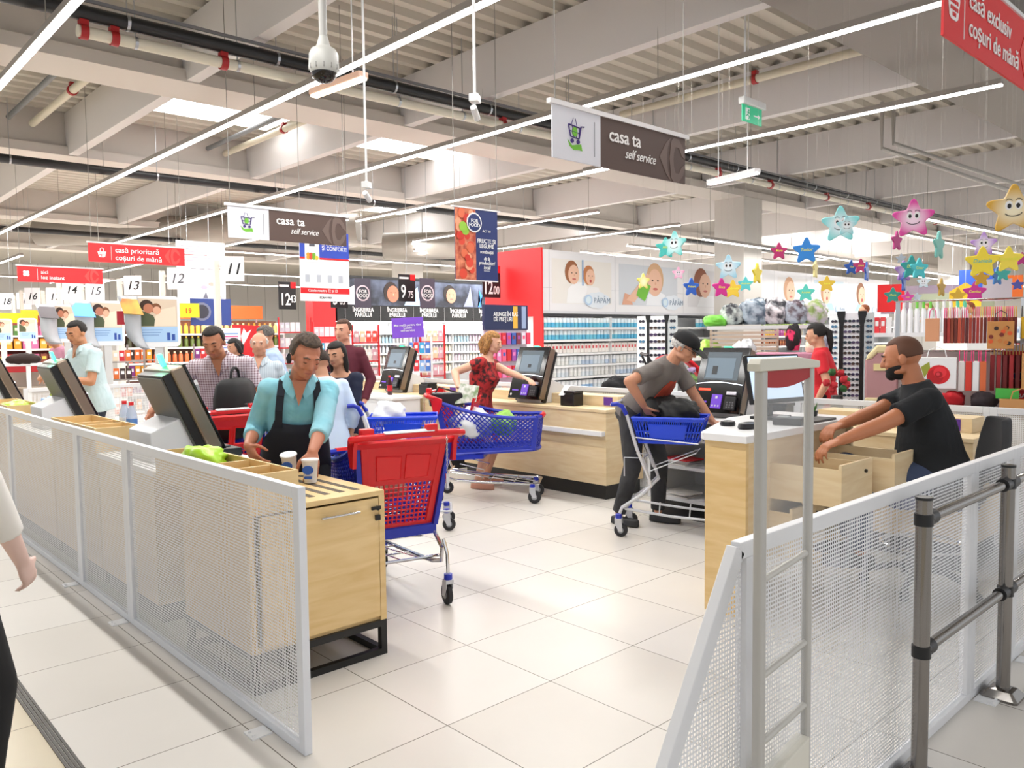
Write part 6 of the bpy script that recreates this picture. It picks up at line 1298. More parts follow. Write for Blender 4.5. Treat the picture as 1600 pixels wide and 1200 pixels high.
row('box', [('F2E8E2', 'C8404A'), ('F4EEE8', 'D04A50')], 'formula_box', 'cream baby food box with a red heart on the third shelf from the top', 'box', 'baby food boxes with red hearts', cx0, cx1, GY+.1, 1.31, .115, seed=4, h=.2, w_=.10)
for j, z in enumerate((1.05, .80, .52)): row('can', CW+([('8FB4D8', 'F0F0F0')] if j == 2 else []), 'formula_tin', 'white and grey formula tin on a lower shelf of the baby food run', 'tin', G1+' lower', cx0, cx1, GY+.1, z, .13, seed=5+j, run=3, h=.19, r=.055)
row('can', CY, 'formula_tin', 'pale blue and white formula tin on the two top shelves under the baby pictures', 'tin', G1, 17.4, 18.6, GY+.1, 1.86, .12, seed=8, h=.2, r=.052)
row('can', [('E0C8D0', 'F2ECEE')], 'baby_food_jar', 'pinkish baby food jar on the top shelf beyond the sunglasses stand', 'jar', 'baby food jars', 18.6, 20.6, GY+.1, 1.86, .13, seed=9, h=.17); row('can', [('A8C46A', 'E8F0D0')], 'baby_food_jar', 'green baby food jar at the end of the top shelf', 'jar', 'green baby food jars', 20.6, 23.4, GY+.1, 1.86, .14, seed=10, h=.17)
row('can', [('A84A8A', 'C878B0'), ('D84A50', 'E8A8A0'), ('E8B83A', 'F0E0A0')], 'baby_food_jar', 'purple red or yellow jar on the second shelf behind the black cap', 'jar', 'coloured baby food jars', 20.2, 23.0, GY+.1, 1.60, .14, seed=11, run=4, h=.17)
row('box', [('8A4A32', 'C87A3A')], 'cereal_box', 'brown cereal box on the third shelf behind the black cap', 'box', 'brown cereal boxes', 20.6, 22.4, GY+.1, 1.31, .14, seed=12)
# B. hair care gondola ---------------------------------------------
HX0, HX1, HY = 11.75, 18.1, 19.9
gondola_x(HX0, HX1, HY, [.25, .60, .92, 1.22, 1.52, 1.82], 'brightly lit white shelves of hair care under the black header', top=2.2, back='FFFFFF')
la = bpy.data.lights.new('shelf_lamp', 'AREA'); la.shape = 'RECTANGLE'; la.size = 6.2; la.size_y = .15; la.energy = 90; lo = bpy.data.objects.new('shelf_lamp', la); COL.objects.link(lo); lo.location = ((HX0+HX1)/2, HY-.05, 2.14); lo.rotation_euler = (math.radians(20), 0, 0)
t = thing('shelf_light', 'bright light bar below the black hair care header', 'shelf light', (HX0, HY-.1, 2.13)); MB().box(0, 0, 0, HX1-HX0, .1, .03).build('diffuser', mat('FFFFFF', .4, 0, 6), t)
t = thing('gondola_header', 'black header board with hair pictures and white lettering', 'header board', (HX0, HY-.1, 0)); L = HX1-HX0
MB().box(0, 0, 2.17, L, .3, 2.62).build('black_band', mat('0B0B0D', .25), t); pb = MB().box(0, .02, 2.62, L, .3, 3.42).build('picture_band', noisy_mat('1A1E2C', '6C7690', 1.6, .4, p0=.4, p1=.75), t); MB().box(0, .0, 3.38, L, .3, 3.46).build('top_edge', mat('18181a', .4), t)
for i in range(5):
    x = .55+i*1.18; text('lettering', 'ÎNGRIJIREA\nPĂRULUI', .17, WHITE, t, (x+.3, -.003, 2.44), align='CENTER', bold=.03, sx=.85)
    if i < 5: MB().cyl((x-.3, -.01, 2.17), (x-.3, -.01, 2.6), .006, n=5).build('chrome_strip', CHROME, t)
for k, (x, s) in enumerate(((1.9, .8), (4.1, .75), (.3, .5))): face_print(pb, x, 2.98, s*.62, ['2A1A14', '1E1512', 'C8A890'][k], .012, sk=mat(['B8745A', 'C08A72', 'E2D4CC'][k], .5))
for k, (x0, x1, c) in enumerate(((.0, .9, 'D8D8E0'), (2.3, 2.9, 'A8C4E6'), (3.1, 3.4, '2A7AD0'), (4.6, 5.0, '8A90B4'), (5.2, 5.35, '3A80C8'), (5.6, 6.2, '5A6A88'))): MB().prism([(x0, 2.64), (x1, 2.64), (x1-.1, 3.3-.1*(k % 3)), (x0+.2, 3.0)], (0, .016, 0), th=.001).build('printed_hair', mat(c, .5), pb)
rp = thing('gondola_end', 'tall red end panel left of the hair care header', 'end panel', (HX0-.75, HY-.1, 0)); MB().box(0, 0, 0, .7, .4, 3.45).build('panel', mat('DC1A20', .45), rp); rp = thing('gondola_end', 'red end panel closing the hair care shelves on the right', 'end panel', (HX1, HY-.1, 0)); MB().box(0, 0, 0, .35, .5, 2.2).build('panel', mat('D81A20', .45), rp)
G2 = 'hair care bottles'; WH_ = [('F0EEE8', 'E2DCC8'), ('EFE6D2', 'D8C8A0'), ('F4F2F2', 'C8C4CC'), ('E6EAF0', 'A8B4C8'), ('E8D8E4', 'B890B8')]
for j, z in enumerate((1.82, 1.52, 1.22, .92, .60)): row('bottle', WH_ if j != 1 else WH_+[('9A8AC8', 'E0D8F0'), ('B8D8E8', 'F0F0F0')], 'hair_care_bottle', 'small pale hair care bottle on the brightly lit shelves', 'bottle', G2, HX0+.1, HX1-.1, HY+.12, z, .125, seed=20+j, run=3, h=.22, r=.042)
# hanging price placards and round badges over the aisle
def placard(px, py, d, w_, h, c, label, lines, red=True):
    c0 = PD(px, py, d); tt = thing('price_placard', label, 'price sign', c0, 0, 'hanging price placards'); MB().box(-w_/2, 0, -h/2, w_/2, .01, h/2).build('panel', mat(c, .5), tt)
    if red: MB().box(w_*.2, -.003, h*.28, w_*.5, 0, h*.5).build('red_corner', RED, tt); MB().box(-w_*.45, -.003, h*.33, w_*.1, 0, h*.40).build('print_line', WHITE, tt)
    for s, x, z, sz in lines: text('lettering', s, sz, WHITE, tt, (x, -.004, z), bold=.03, sx=.7)
    MB().cyl((0, .005, h/2), (0, .005, ZR+.03-c0.z), .004, n=5).build('hanging_wire', STEEL, tt)
    return tt
placard(449, 462, 17, .40, .58, '121214', 'black price placard reading 12 43 left of the red end panel', [('12', -.18, -.2, .36), ('43', .05, -.14, .22)]); placard(530, 462, 16.5, .40, .50, '161618', 'black price placard reading 5 05 over the hair care header', [('5', -.16, -.18, .36), ('05', .0, -.18, .2)])
placard(636, 450, 16.5, .42, .56, '141416', 'black price placard reading 9 75 over the hair care header', [('9', -.16, -.2, .38), ('75', .02, -.2, .2)]); placard(768, 440, 17, .50, .68, '141416', 'black price placard reading 12 00 before the red end panel', [('12', -.24, -.26, .4), ('00', .05, -.26, .24)])
for px, lab in ((567, 'round food badge poster left of the 9 75 placard'), (668, 'round food badge poster right of the 9 75 placard')):
    c0 = PD(px, 458, 16.4); tt = thing('badge_poster', lab, 'poster', c0, 0, 'round badge posters'); MB().box(-.19, 0, -.30, .19, .01, .30).build('panel', mat('4A4654', .5), tt); MB().prism(circ(0, 0, .165), (0, -.002, 0), th=.002).build('badge_ring', mat('D8C8D0', .5), tt); MB().prism(circ(0, 0, .135), (0, -.004, 0), th=.002).build('badge', mat('3A3A44', .5), tt)
    text('lettering', 'FOR\nFOOD', .10, WHITE, tt, (0, -.004, .0), align='CENTER', bold=.03); MB().cyl((0, .005, .3), (0, .005, ZR+.03-c0.z), .004, n=5).build('hanging_wire', STEEL, tt)
# C. razor and accessory display under the red end
c0 = PD(795, 490, 13.6); t = thing('promo_display', 'navy promotional display panel with small white lettering', 'display', (c0.x, c0.y, 0), 0)
MB().box(-.55, 0, 1.80, .45, .06, 2.22).build('header_panel', mat('18224A', .4), t); text('lettering', 'AJUNGE ÎN RAS\nDE PREȚURI', .10, WHITE, t, (-.35, -.003, 2.03), bold=.02, sx=.8); MB().box(.10, -.005, 1.82, .2, 0, 2.2).build('printed_razor', mat('D8A83A', .5), t); MB().box(.3, -.005, 1.82, .4, 0, 2.2).build('printed_razor', mat('8FA0C0', .5), t); MB().box(-.55, .03, 0, .45, .09, 1.8).build('rack_board', mat('D8D0DC', .5), t)
cols = ['D83A5A', 'C8202A', '7A2A3A', 'E07AB0', '9A4AA0', 'D8D0E0', 'E85A7A', '3A5AA8']
for i in range(5):
    for j in range(9): o = product('box', cols[(i*5+j*3) % 8], cols[(i+j*2) % 8], 'hanging_pack', 'small coloured pack hanging on the accessory board under the navy panel', 'pack', 'hanging accessory packs', (c0.x-.50+.115*j, c0.y-.02, 1.55-.28*i), h=.2, w_=.09, d=.05)
def promo_rack(px, d, label, top, cols, rows_=4, w_=.42, frame='C8161E'):
    c0 = PD(px, 560, d); a = math.atan2(c0.y, c0.x)-PI/2; tt = thing('promo_rack', label, 'display rack', (c0.x, c0.y, 0), a, 'small promotional racks'); 
    for s in (-1, 1): MB().box(s*w_/2-.015, 0, 0, s*w_/2+.015, .3, top).build('side_frame', mat(frame, .4), tt)
    rnd = random.Random(px)
    for i in range(rows_):
        z = top-.28-.30*i; MB().box(-w_/2, 0, z-.02, w_/2, .3, z).build('shelf_board', mat(frame, .4), tt)
        for j in range(4): v = Vector((-w_/2+.065+.097*j, .08, z)); v = rot2(v, a); c = rnd.choice(cols); product('box', c, 'F0F0F0', 'small_pack', 'small pack on the '+label, 'pack', 'packs on the '+label, (c0.x+v.x, c0.y+v.y, z+.006), a, h=.18, w_=.085, d=.08)
promo_rack(572, 13, 'narrow red promotional rack right of the young man', 1.9, ['E8E0D8', 'D8A8B0', 'E84A3A', 'F0C8A0']); promo_rack(676, 14, 'red promotional rack behind the furthest right kiosk', 1.9, ['F0E8E0', 'E8B8C0', 'F0D8B0'])
promo_rack(655, 13.4, 'white promotional rack under the purple card', 1.7, ['4A7AC8', 'D8303A', '3AA0D0', '8AB0E0'], frame='E8E8E8'); promo_rack(350+158, 15, 'blue topped rack behind the curly haired man', 2.0, ['3AB8E0', 'E8E8F0', 'D0D0D8']); promo_rack(462, 15.5, 'white rack of boxes beside the tall red end panel', 2.1, ['E8E8EC', 'D8DCE4', 'C8CCD8'], 5, .6, 'B8242A')
# D. aisles at the left behind the tills ---------------------------
gondola_x(6.6, 11.0, 21.5, [.3, .7, 1.1, 1.5, 1.85], 'shelf run of oils and jars behind the elderly man', back='6A4A3A', top=2.2, depth=.5)
for j, z in enumerate((1.85, 1.5, 1.1, .7)): row('bottle', [[('E0B23A', 'C8862A'), ('D8C070', 'E8D8A0')], [('5A6A2A', 'D8B84A'), ('3A3A20', 'C8A83A')], [('E86A3A', 'F0E0C0'), ('C83A2A', 'E8C83A')], [('B83A2A', 'E8C83A')]][j], 'oil_bottle', 'golden or dark oil bottle on the shelves behind the elderly man', 'bottle', 'oil bottles', 6.7, 10.9, 21.6, z, .16, seed=40+j, run=4, h=.28, r=.055)
t = thing('gondola_header', 'orange header board above the oil shelves', 'header board', (6.8, 21.6, 0)); MB().box(0, 0, 2.25, 3.6, .06, 2.62).build('panel', mat('E8622A', .5), t); 
for x in (.1, 3.4): MB().box(x, .01, 2.15, x+.04, .05, 2.25).build('header_post', STEEL, t)
gondola_x(1.2, 6.2, 24.0, [.3, .7, 1.1, 1.5, 1.85], 'shelf run of sweets behind the lit till screens', back='8A3A32', top=2.3, depth=.5)
for j, z in enumerate((1.85, 1.5, 1.1)): row('box', [('C8323A', 'E8C83A'), ('E89A2A', 'F0E0B0'), ('7A3A2A', 'D8B84A'), ('D86A9A', 'F0E0E8'), ('4A7A3A', 'E8E8C0')], 'sweet_pack', 'bright sweet pack on the shelves behind the till screens', 'pack', 'packs of sweets at the back', 1.3, 6.1, 24.1, z, .2, seed=50+j, run=2, h=.26, w_=.16)
for (px, py, d, w_, h, c, lab) in [(296, 485, 17, .42, .30, 'F0CC1E', 'yellow price board right of plate 12'), (268, 483, 18, .3, .3, 'E8C21A', 'narrow yellow price board behind the white notice'), (18, 497, 20, .9, .25, 'E8C81A', 'yellow price board at the left picture edge'), (52, 494, 20, .55, .3, 'E8B41A', 'orange yellow price board behind plate 16')]:
    c0 = PD(px, py, d); tt = thing('price_board', lab, 'price sign', c0, 0, 'yellow price boards'); MB().box(-w_/2, 0, -h/2, w_/2, .012, h/2).build('panel', mat(c, .5), tt); text('lettering', '19', h*.5, mat('B8321E', .5), tt, (-.1, -.003, -h*.2), bold=.02) if px == 296 else None
    MB().cyl((0, .006, h/2), (0, .006, ZR+.03-c0.z), .004, n=5).build('hanging_wire', STEEL, tt)
c0 = PD(330, 487, 17.5); tt = thing('badge_poster', 'navy poster with a round food badge behind the cream post', 'poster', c0, 0, 'round badge posters'); MB().box(-.45, 0, -.3, .45, .012, .28).build('panel', mat('243A7A', .5), tt); MB().prism(circ(-.2, 0, .2), (0, -.002, 0), th=.002).build('badge', mat('6A7088', .5), tt); MB().prism(circ(-.2, 0, .15), (0, -.004, 0), th=.002).build('badge', mat('2C2E3A', .5), tt); MB().cyl((0, .006, .28), (0, .006, ZR-c0.z), .004, n=5).build('hanging_wire', STEEL, tt)
# till units: curved backed screens with the couple poster
def till_unit(px0, px1, py0, py1, d, label, shell=None, screen=None, num=None):
    cx_ = (px0+px1)/2; c0 = PD(cx_, (py0+py1)/2, d); w_ = (px1-px0)*d/FPX*1.02; h = (py1-py0)*d/FPX; a = math.atan2(c0.y, c0.x)-PI/2-.12
    tt = thing('till_poster', label, 'advertising board', (c0.x, c0.y, 0), a, 'till advertising boards'); z0 = c0.z-h/2
    MB().prism(rrect(-w_/2, z0, w_/2, z0+h, .06), (0, 0, 0), th=.03).build('board', mat('F0F0F2', .4), tt)
    ph = MB().prism([(-w_/2+.03, z0+h*.40), (w_/2-.03, z0+h*.40), (w_/2-.03, z0+h*.93), (-w_/2+.03, z0+h*.96)], (0, -.003, 0), th=.001).build('printed_photo', mat('D8C4AE', .6), tt)
    MB().prism([(-w_/2+.03, z0+h*.41), (-.0, z0+h*.41), (-.05, z0+h*.62), (-w_/2+.03, z0+h*.75)], (0, -.004, 0), th=.001).build('printed_jacket', mat('4A5238', .6), ph)
    MB().prism([(-.08*w_, z0+h*.41), (w_/2-.04, z0+h*.41), (w_/2-.05, z0+h*.80), (w_*.1, z0+h*.74), (-.05*w_, z0+h*.6)], (0, -.0045, 0), th=.001).build('printed_shirt', mat('E6D6C0', .6), ph)
    MB().prism(ellp(-w_*.24, z0+h*.82, w_*.15, h*.11), (0, -.005, 0), th=.001).build('printed_hair', mat('3A2418', .6), ph); MB().prism(ellp(-w_*.20, z0+h*.76, w_*.11, h*.095), (0, -.006, 0), th=.001).build('printed_face', mat('B8765A', .6), ph)
    MB().prism(ellp(-w_*.03, z0+h*.76, w_*.12, h*.10), (0, -.0055, 0), th=.001).build('printed_hair', mat('7A4A2C', .6), ph); MB().prism(ellp(-w_*.01, z0+h*.72, w_*.09, h*.08), (0, -.0065, 0), th=.001).build('printed_face', mat('DCA88C', .6), ph)
    lb = MB().box(-w_/2+.03, -.003, z0+h*.10, w_/2-.03, 0, z0+h*.40).build('blue_field', mat('A8C8EA', .6), tt)
    for k in range(3): MB().box(-w_/2+.07, -.005, z0+h*(.33-.05*k), w_*(.1-.04*k), -.003, z0+h*(.338-.05*k)).build('print_line', mat('4A6AA8', .6), lb)
    q = MB(); q.box(w_*.2, -.006, z0+h*.13, w_*.27, -.004, z0+h*.28).box(w_*.31, -.006, z0+h*.13, w_*.38, -.004, z0+h*.25); q.build('printed_logo', mat('2A4A9A', .6), lb)
    MB().box(-.05, .01, 0, .05, .06, z0+.05).build('stand_post', mat('C8C8C8', .5), tt)
    if shell:
        s0 = (shell-px0)*d/FPX  # negative: to the left of the board
        x0 = -w_/2+s0; x1 = -w_/2+.06
        rings = []
        for v, dx in ((1.0, 0), (.8, .10), (.6, .16), (.4, .15), (.2, .20), (.02, .38), (-.05, .55)):
            z = z0+h*v; rings.append([Vector((x0+dx*w_*1.0, -.10, z)), Vector((x1+dx*w_*.5-.03, -.03, z)), Vector((x1+dx*w_*.5-.03, -.00, z)), Vector((x0+dx*w_*1.0, -.07, z))])
        MB().loft(rings).build('curved_shell', mat('B4B6BA', .35, .2), tt, smooth=2)
        if screen is not None:
            v0 = Vector((x0+.02, -.115, z0+h*.66)); ww = (x1-x0)*.85; MB().prism([(.06*1, 0), (ww+.08, -.02), (ww, h*.28), (0, h*.30)], v0+Vector((0, -.02, 0)), (1, .05, 0), (0, .25, .97), .03).build('display', (mat(screen, .3, 0, .8) if screen == '5A9AE8' else noisy_mat('C8322A', 'D8C84A', 2.2, .3) if screen == 'A8A070' else mat(screen, .3)), tt)
    if num: MB().box(-w_/2-.25, .2, z0+h*.45, -w_/2+.05, .23, z0+h*.72).build('red_number_plate', mat('A01A28', .5), tt); text('lettering', num, .2, WHITE, tt, (-w_/2-.2, .197, z0+h*.5), bold=.02)
till_unit(215, 278, 463, 542, 10.5, 'couple poster of the nearest classic till with a colourful screen', 192, 'A8A070', '11'); till_unit(143, 191, 470, 540, 12.5, 'couple poster behind the polo shirt man with a bright blue screen', 117, '5A9AE8')
till_unit(86, 122, 476, 535, 13.5, 'couple poster left of the bright blue screen', 64, '6A6468', '13'); till_unit(30, 56, 497, 533, 17, 'small couple poster at the far left with a blue screen', None, None); till_unit(-8, 17, 498, 535, 17, 'couple poster cut by the left picture edge')
# snack racks behind the checked shirt man
for k, (px, d, lab) in enumerate(((195, 13.5, 'snack rack between the polo shirt man and the nearest kiosk'), (228, 14.5, 'snack rack just left of the checked shirt man'), (330, 15, 'snack rack under the yellow price board'))):
    promo_rack(px, d, lab, 1.62, ['C82A32', 'E8A02A', '6A9A3A', 'E8D8C0', '8A3A8A', 'D86A2A', '3A2A28'], 4, .6, '8A8480')
c0 = PD(359, 532, 13); tt = thing('price_list', 'white price list with pink and blue rows beside the red emblem panel', 'notice', (c0.x, c0.y, 0), math.atan2(c0.y, c0.x)-PI/2); MB().box(-.17, 0, c0.z-.2, .17, .02, c0.z+.2).build('panel', mat('F2F4F8', .5), tt); MB().box(-.01, .01, 0, .01, .03, c0.z-.2).build('stand', STEEL, tt)
for k in range(6): MB().box(-.13, -.003, c0.z+.1-.045*k, .13, 0, c0.z+.118-.045*k).build('print_row', mat(['6A9AD8', 'D84A8A', 'C8A0C8', '5AB0D8', 'D86A9A', '8A9AD8'][k], .5), tt)
c0 = PD(384, 527, 14); tt = thing('emblem_panel', 'red panel with a white curled emblem behind the elderly man', 'panel', (c0.x, c0.y, 0), math.atan2(c0.y, c0.x)-PI/2); MB().prism([(-.24, 0), (.18, 0), (.26, c0.z+.2), (-.22, c0.z+.22)], (0, 0, 0), th=.03).build('panel', mat('C81A22', .5), tt); MB().prism([(-.05, c0.z-.14), (.02, c0.z-.02), (.10, c0.z+.14), (.02, c0.z+.08), (-.03, c0.z+.16), (-.08, c0.z+.02)], (0, -.003, 0), th=.002).build('emblem', WHITE, tt)
t = thing('till_counter', 'grey till counter with purple packs behind the checked shirt man', 'counter', (*PD(378, 565, 12.2).xy, 0), 0); MB().box(-.8, -.2, 0, 1.2, .4, 1.05).build('body', mat('8A8E94', .5), t); MB().box(-.82, -.22, 1.05, 1.22, .42, 1.12).build('worktop', mat('C8CACE', .4), t)
for k in range(9): v = t.location; product('box', '7A3AA8', 'C8A0E0', 'purple_pack', 'small purple pack lined up on the grey till counter', 'pack', 'purple packs on the till', (v.x-.7+.12*k, v.y-.1, 1.12), h=.09, w_=.1, d=.08)
t = thing('glass_cabinet', 'white framed display cabinet with red top at the left behind the kiosks', 'cabinet', (*PD(48, 600, 12).xy, 0), math.atan2(PD(48, 600, 12).y, PD(48, 600, 12).x)-PI/2)
for x in (-.42, -.02, .38): MB().box(x-.03, 0, 0, x+.03, .05, 1.35).build('frame_post', WHITE, t)
MB().box(-.45, 0, 1.33, .41, .35, 1.37).build('top_rail', WHITE, t); MB().box(-.40, .01, 1.24, .38, .03, 1.33).build('red_band', mat('A81A20', .5), t); MB().box(-.40, .3, .1, .38, .33, 1.3).build('back_panel', mat('C8B8AC', .6), t)
for z in (.4, .7, 1.0): MB().box(-.4, .05, z, .38, .32, z+.015).build('shelf_board', mat('B8A898', .5), t)
t = thing('coat_pile', 'dark brown fur hood lying on top of the white framed cabinet', 'garment', (*PD(36, 540, 12).xy, 1.37)); MB().ell((0, 0, .06), (.24, .14, .09), 20, 12, fn=lambda p, v: v*(1+.1*math.sin(9*p.x)*math.sin(7*p.y))).build('fur', mat('2A1A16', .9), t, smooth=True)
# E. right hand sales floor ----------------------------------------
def eyeglass_proto():
    q = MB(); q.m(mat('1A1A20', .3))
    for s in (-1, 1): q.prism(ellp(s*.034, 0, .031, .024, 12), (0, -.006, 0), th=.006)
    q.tube([(-.008, -.006, .008), (.008, -.006, .008)], .003, 5)
    for s in (-1, 1): q.tube([(s*.064, -.003, .006), (s*.066, .07, .002)], .003, 4)
    return q
EG = [eyeglass_proto()]; EGM = {}
def sunglasses(loc, rz, c, label, group, k=1.0):
    if c not in EGM:
        q = eyeglass_proto(); q.mats = [mat(c, .2)]; o = q.build('sunglasses', None); EGM[c] = o.data
    else: o = bpy.data.objects.new('sunglasses', EGM[c]); COL.objects.link(o)
    o.name = 'sunglasses'; o.location = loc; o.rotation_euler = (0, 0, rz); o.scale = (1.15*k,)*3; return tag(o, label, 'sunglasses', group)
def glass_rack(px, d, top, n, label, w_=.30, bot=.9, gl='', k=1.0):
    c0 = PD(px, 560, d); a = math.atan2(c0.y, c0.x)-PI/2; tt = thing('sunglasses_stand', label, 'display stand', (c0.x, c0.y, 0), a, 'sunglasses stands')
    MB().box(-w_/2, 0, .1, w_/2, .02, top).build('front_panel', mat('ECECF0', .4), tt)
    for s in (-1, 1):
        MB().prism([(0, .1), (.045, .1), (.045, top-.16), (.075, top-.02), (.075, top+.02), (-.02, top+.02), (-.02, top-.02), (0, top-.16)] if s > 0 else [(-.045, .1), (0, .1), (0, top-.16), (.02, top-.02), (.02, top+.02), (-.075, top+.02), (-.075, top-.02), (-.045, top-.16)], (s*w_/2, -.01, 0), th=.04).build('black_upright', BLACK, tt)
        MB().add([(s*(w_/2+.05), .01, .1), (s*(w_/2+.05+.19*k), .2*k, .1), (s*(w_/2+.05+.19*k), .2*k, top), (s*(w_/2+.05), .01, top), (s*(w_/2+.045), .03, .1), (s*(w_/2+.045+.19*k), .02+.2*k, .1), (s*(w_/2+.045+.19*k), .02+.2*k, top), (s*(w_/2+.045), .03, top)], [(0, 1, 2, 3), (7, 6, 5, 4), (0, 4, 5, 1), (1, 5, 6, 2), (2, 6, 7, 3), (3, 7, 4, 0)]).build('side_panel', mat('DCE2E4', .4), tt)
    MB().box(-w_/2-.1, -.05, 0, w_/2+.1, .3, .1).build('base', BLACK, tt)
    cs = ['1A1A22', '2A2440', '3A2A22', '22303A', '4A3A5A']; k_ = k; k = 0
    for i in range(n):
        z = top-.10-i*(top-bot)/n
        for x in (-.075*k_, .075*k_): v = rot2(Vector((x, -.012, 0)), a); sunglasses((c0.x+v.x, c0.y+v.y, z), a, cs[k % 5], 'dark sunglasses on the front of the '+gl+' stand', 'sunglasses on the front of the '+gl+' stand', k_); k += 1
        for s in (-1, 1): v = rot2(Vector((s*(w_/2+.05+.095*k_), .1*k_-.012, 0)), a); sunglasses((c0.x+v.x, c0.y+v.y, z), a+s*.76, ['3A6A8A', '4A8A6A', '2A2A3A', '8A4A4A'][k % 4], 'sunglasses on an angled side of the '+gl+' stand', 'sunglasses on the sides of the '+gl+' stand', k_)
glass_rack(1330, 9.7, 1.93, 16, k=.60, w_=.18, label='tall sunglasses stand with black uprights behind the cashier screen', gl='near sunglasses'); glass_rack(1027, 15.5, 2.05, 8, label= 'further sunglasses stand above the grey shirted man', gl='far sunglasses', bot=1.0)
def table(px, d, w_, l, h, label, c='E8E8EA', depth_dir=None):
    c0 = PD(px, 600, d); a = math.atan2(c0.y, c0.x)-PI/2; tt = thing('display_table', label, 'table', (c0.x, c0.y, 0), a, 'display tables'); MB().box(-w_/2, 0, h-.05, w_/2, l, h).build('tabletop', mat(c, .4), tt)
    for x in (-w_/2+.04, w_/2-.08):
        for y in (.04, l-.08): MB().box(x, y, 0, x+.04, y+.04, h-.05).build('leg', mat('B8B8BC', .4), tt)
    return c0, a
def onto(c0, a, x, y, z): v = rot2(Vector((x, y, 0)), a); return (c0.x+v.x, c0.y+v.y, z)
c0, a = table(1215, 11, 1.9, 1.0, 1.80, 'high wire shelf with plastic wrapped child seats behind the pink tub', 'D8D8DA')
for k, (x, c, s) in enumerate(((-.62, 'C8D0CC', .16), (-.32, 'A8B4C0', .2), (-.05, 'D0C8CC', .19), (.22, 'B0B8C4', .18), (.48, 'C8BCC4', .17))):
    seat_ = noisy_mat(c, ['2A2C34', '4A5A6A', '3A3A40', '5A4A52', '8AA05A'][k], 7, .25, p0=.42, p1=.58); crumple('wrapped_child_seat', ['small dark child seat in clear wrapping at the left of the high shelf', 'tall blue grey child seat in clear wrapping on the high shelf', 'black and pale wrapped child seat in the middle of the high shelf', 'grey wrapped child seat right of the middle on the high shelf', 'wrapped child seat with green piping at the right of the high shelf'][k], onto(c0, a, x, .3, 1.82), (s, s, s*1.05), seat_, 60+k, 'child seat')
crumple('green_potty', 'bright green plastic tub at the left of the high shelf', onto(c0, a, -.85, .2, 1.80), (.2, .15, .09), mat('6CBE3A', .4), 71, 'tub')
t = thing('slat_panel', 'pale wooden slatted cot side behind the red pram', 'cot side', onto(c0, a, -.45, -.15, 0), a)
for k in range(8): MB().box(-.45, 0, 1.30+.055*k, .45, .02, 1.335+.055*k).build('slat', mat('B8A894', .6), t)
for x in (-.45, .43): MB().box(x, .02, 0, x+.03, .04, 1.75).build('side_post', mat('B8A894', .6), t)
c1, a1 = table(1245, 10.2, 1.5, .8, 1.26, 'low display table holding a pink tub and toys behind the barrier', 'E0D8DC')
t = thing('pink_tub', 'large pink baby bath tub on the table left of the shop woman', 'tub', onto(c1, a1, -.0, .2, 1.26), a1); MB().loft([[Vector((x, y, z)) for x, y in rrect(-w2, -.2*q2, w2, .2*q2, .08)] for z, w2, q2 in ((0, .5, .8), (.16, .6, 1), (.18, .64, 1.1), (.17, .58, .95), (.03, .48, .75))]).build('tub_body', mat('F0A8C4', .4), t, smooth=2)
crumple('foil_bag', 'silver crumpled wrapping beside the lit kiosk top', onto(c1, a1, -.65, .05, 1.26), (.15, .15, .2), mat('C8CACE', .25, .5), 81, 'wrapping')
crumple('cushion', 'black and pink cushion standing above the pink tub', onto(c1, a1, -.05, .55, 1.46), (.13, .08, .2), noisy_mat('1A1416', 'E03A6A', 4, .8, p0=.49, p1=.52), 83, 'cushion')
crumple('wrapped_pillow', 'dark patterned wrapped pillow behind the shop woman', onto(c1, a1, .35, .6, 1.42), (.26, .1, .16), noisy_mat('3A4A62', 'C8CCD4', 9, .4), 84, 'pillow'); crumple('cushion', 'cream cushion left of the shop woman', onto(c1, a1, .2, .35, 1.44), (.15, .08, .12), mat('E8DCC0', .6), 85, 'cushion')
c2, a2 = table(1120, 11.5, 1.0, .6, 1.36, 'display table of green toys above the lit kiosk', 'E8E4E0')
crumple('green_toy', 'lime green baby seat above the lit kiosk', onto(c2, a2, -.1, .2, 1.36), (.19, .15, .14), mat('A4D24A', .4), 91, 'baby seat'); o = MB().box(-.12, -.08, 0, .12, .08, .1).build('turquoise_box', mat('3AC8A8', .4), loc=onto(c2, a2, .38, .1, 1.36)); tag(o, 'small turquoise box right of the lime baby seat', 'box')
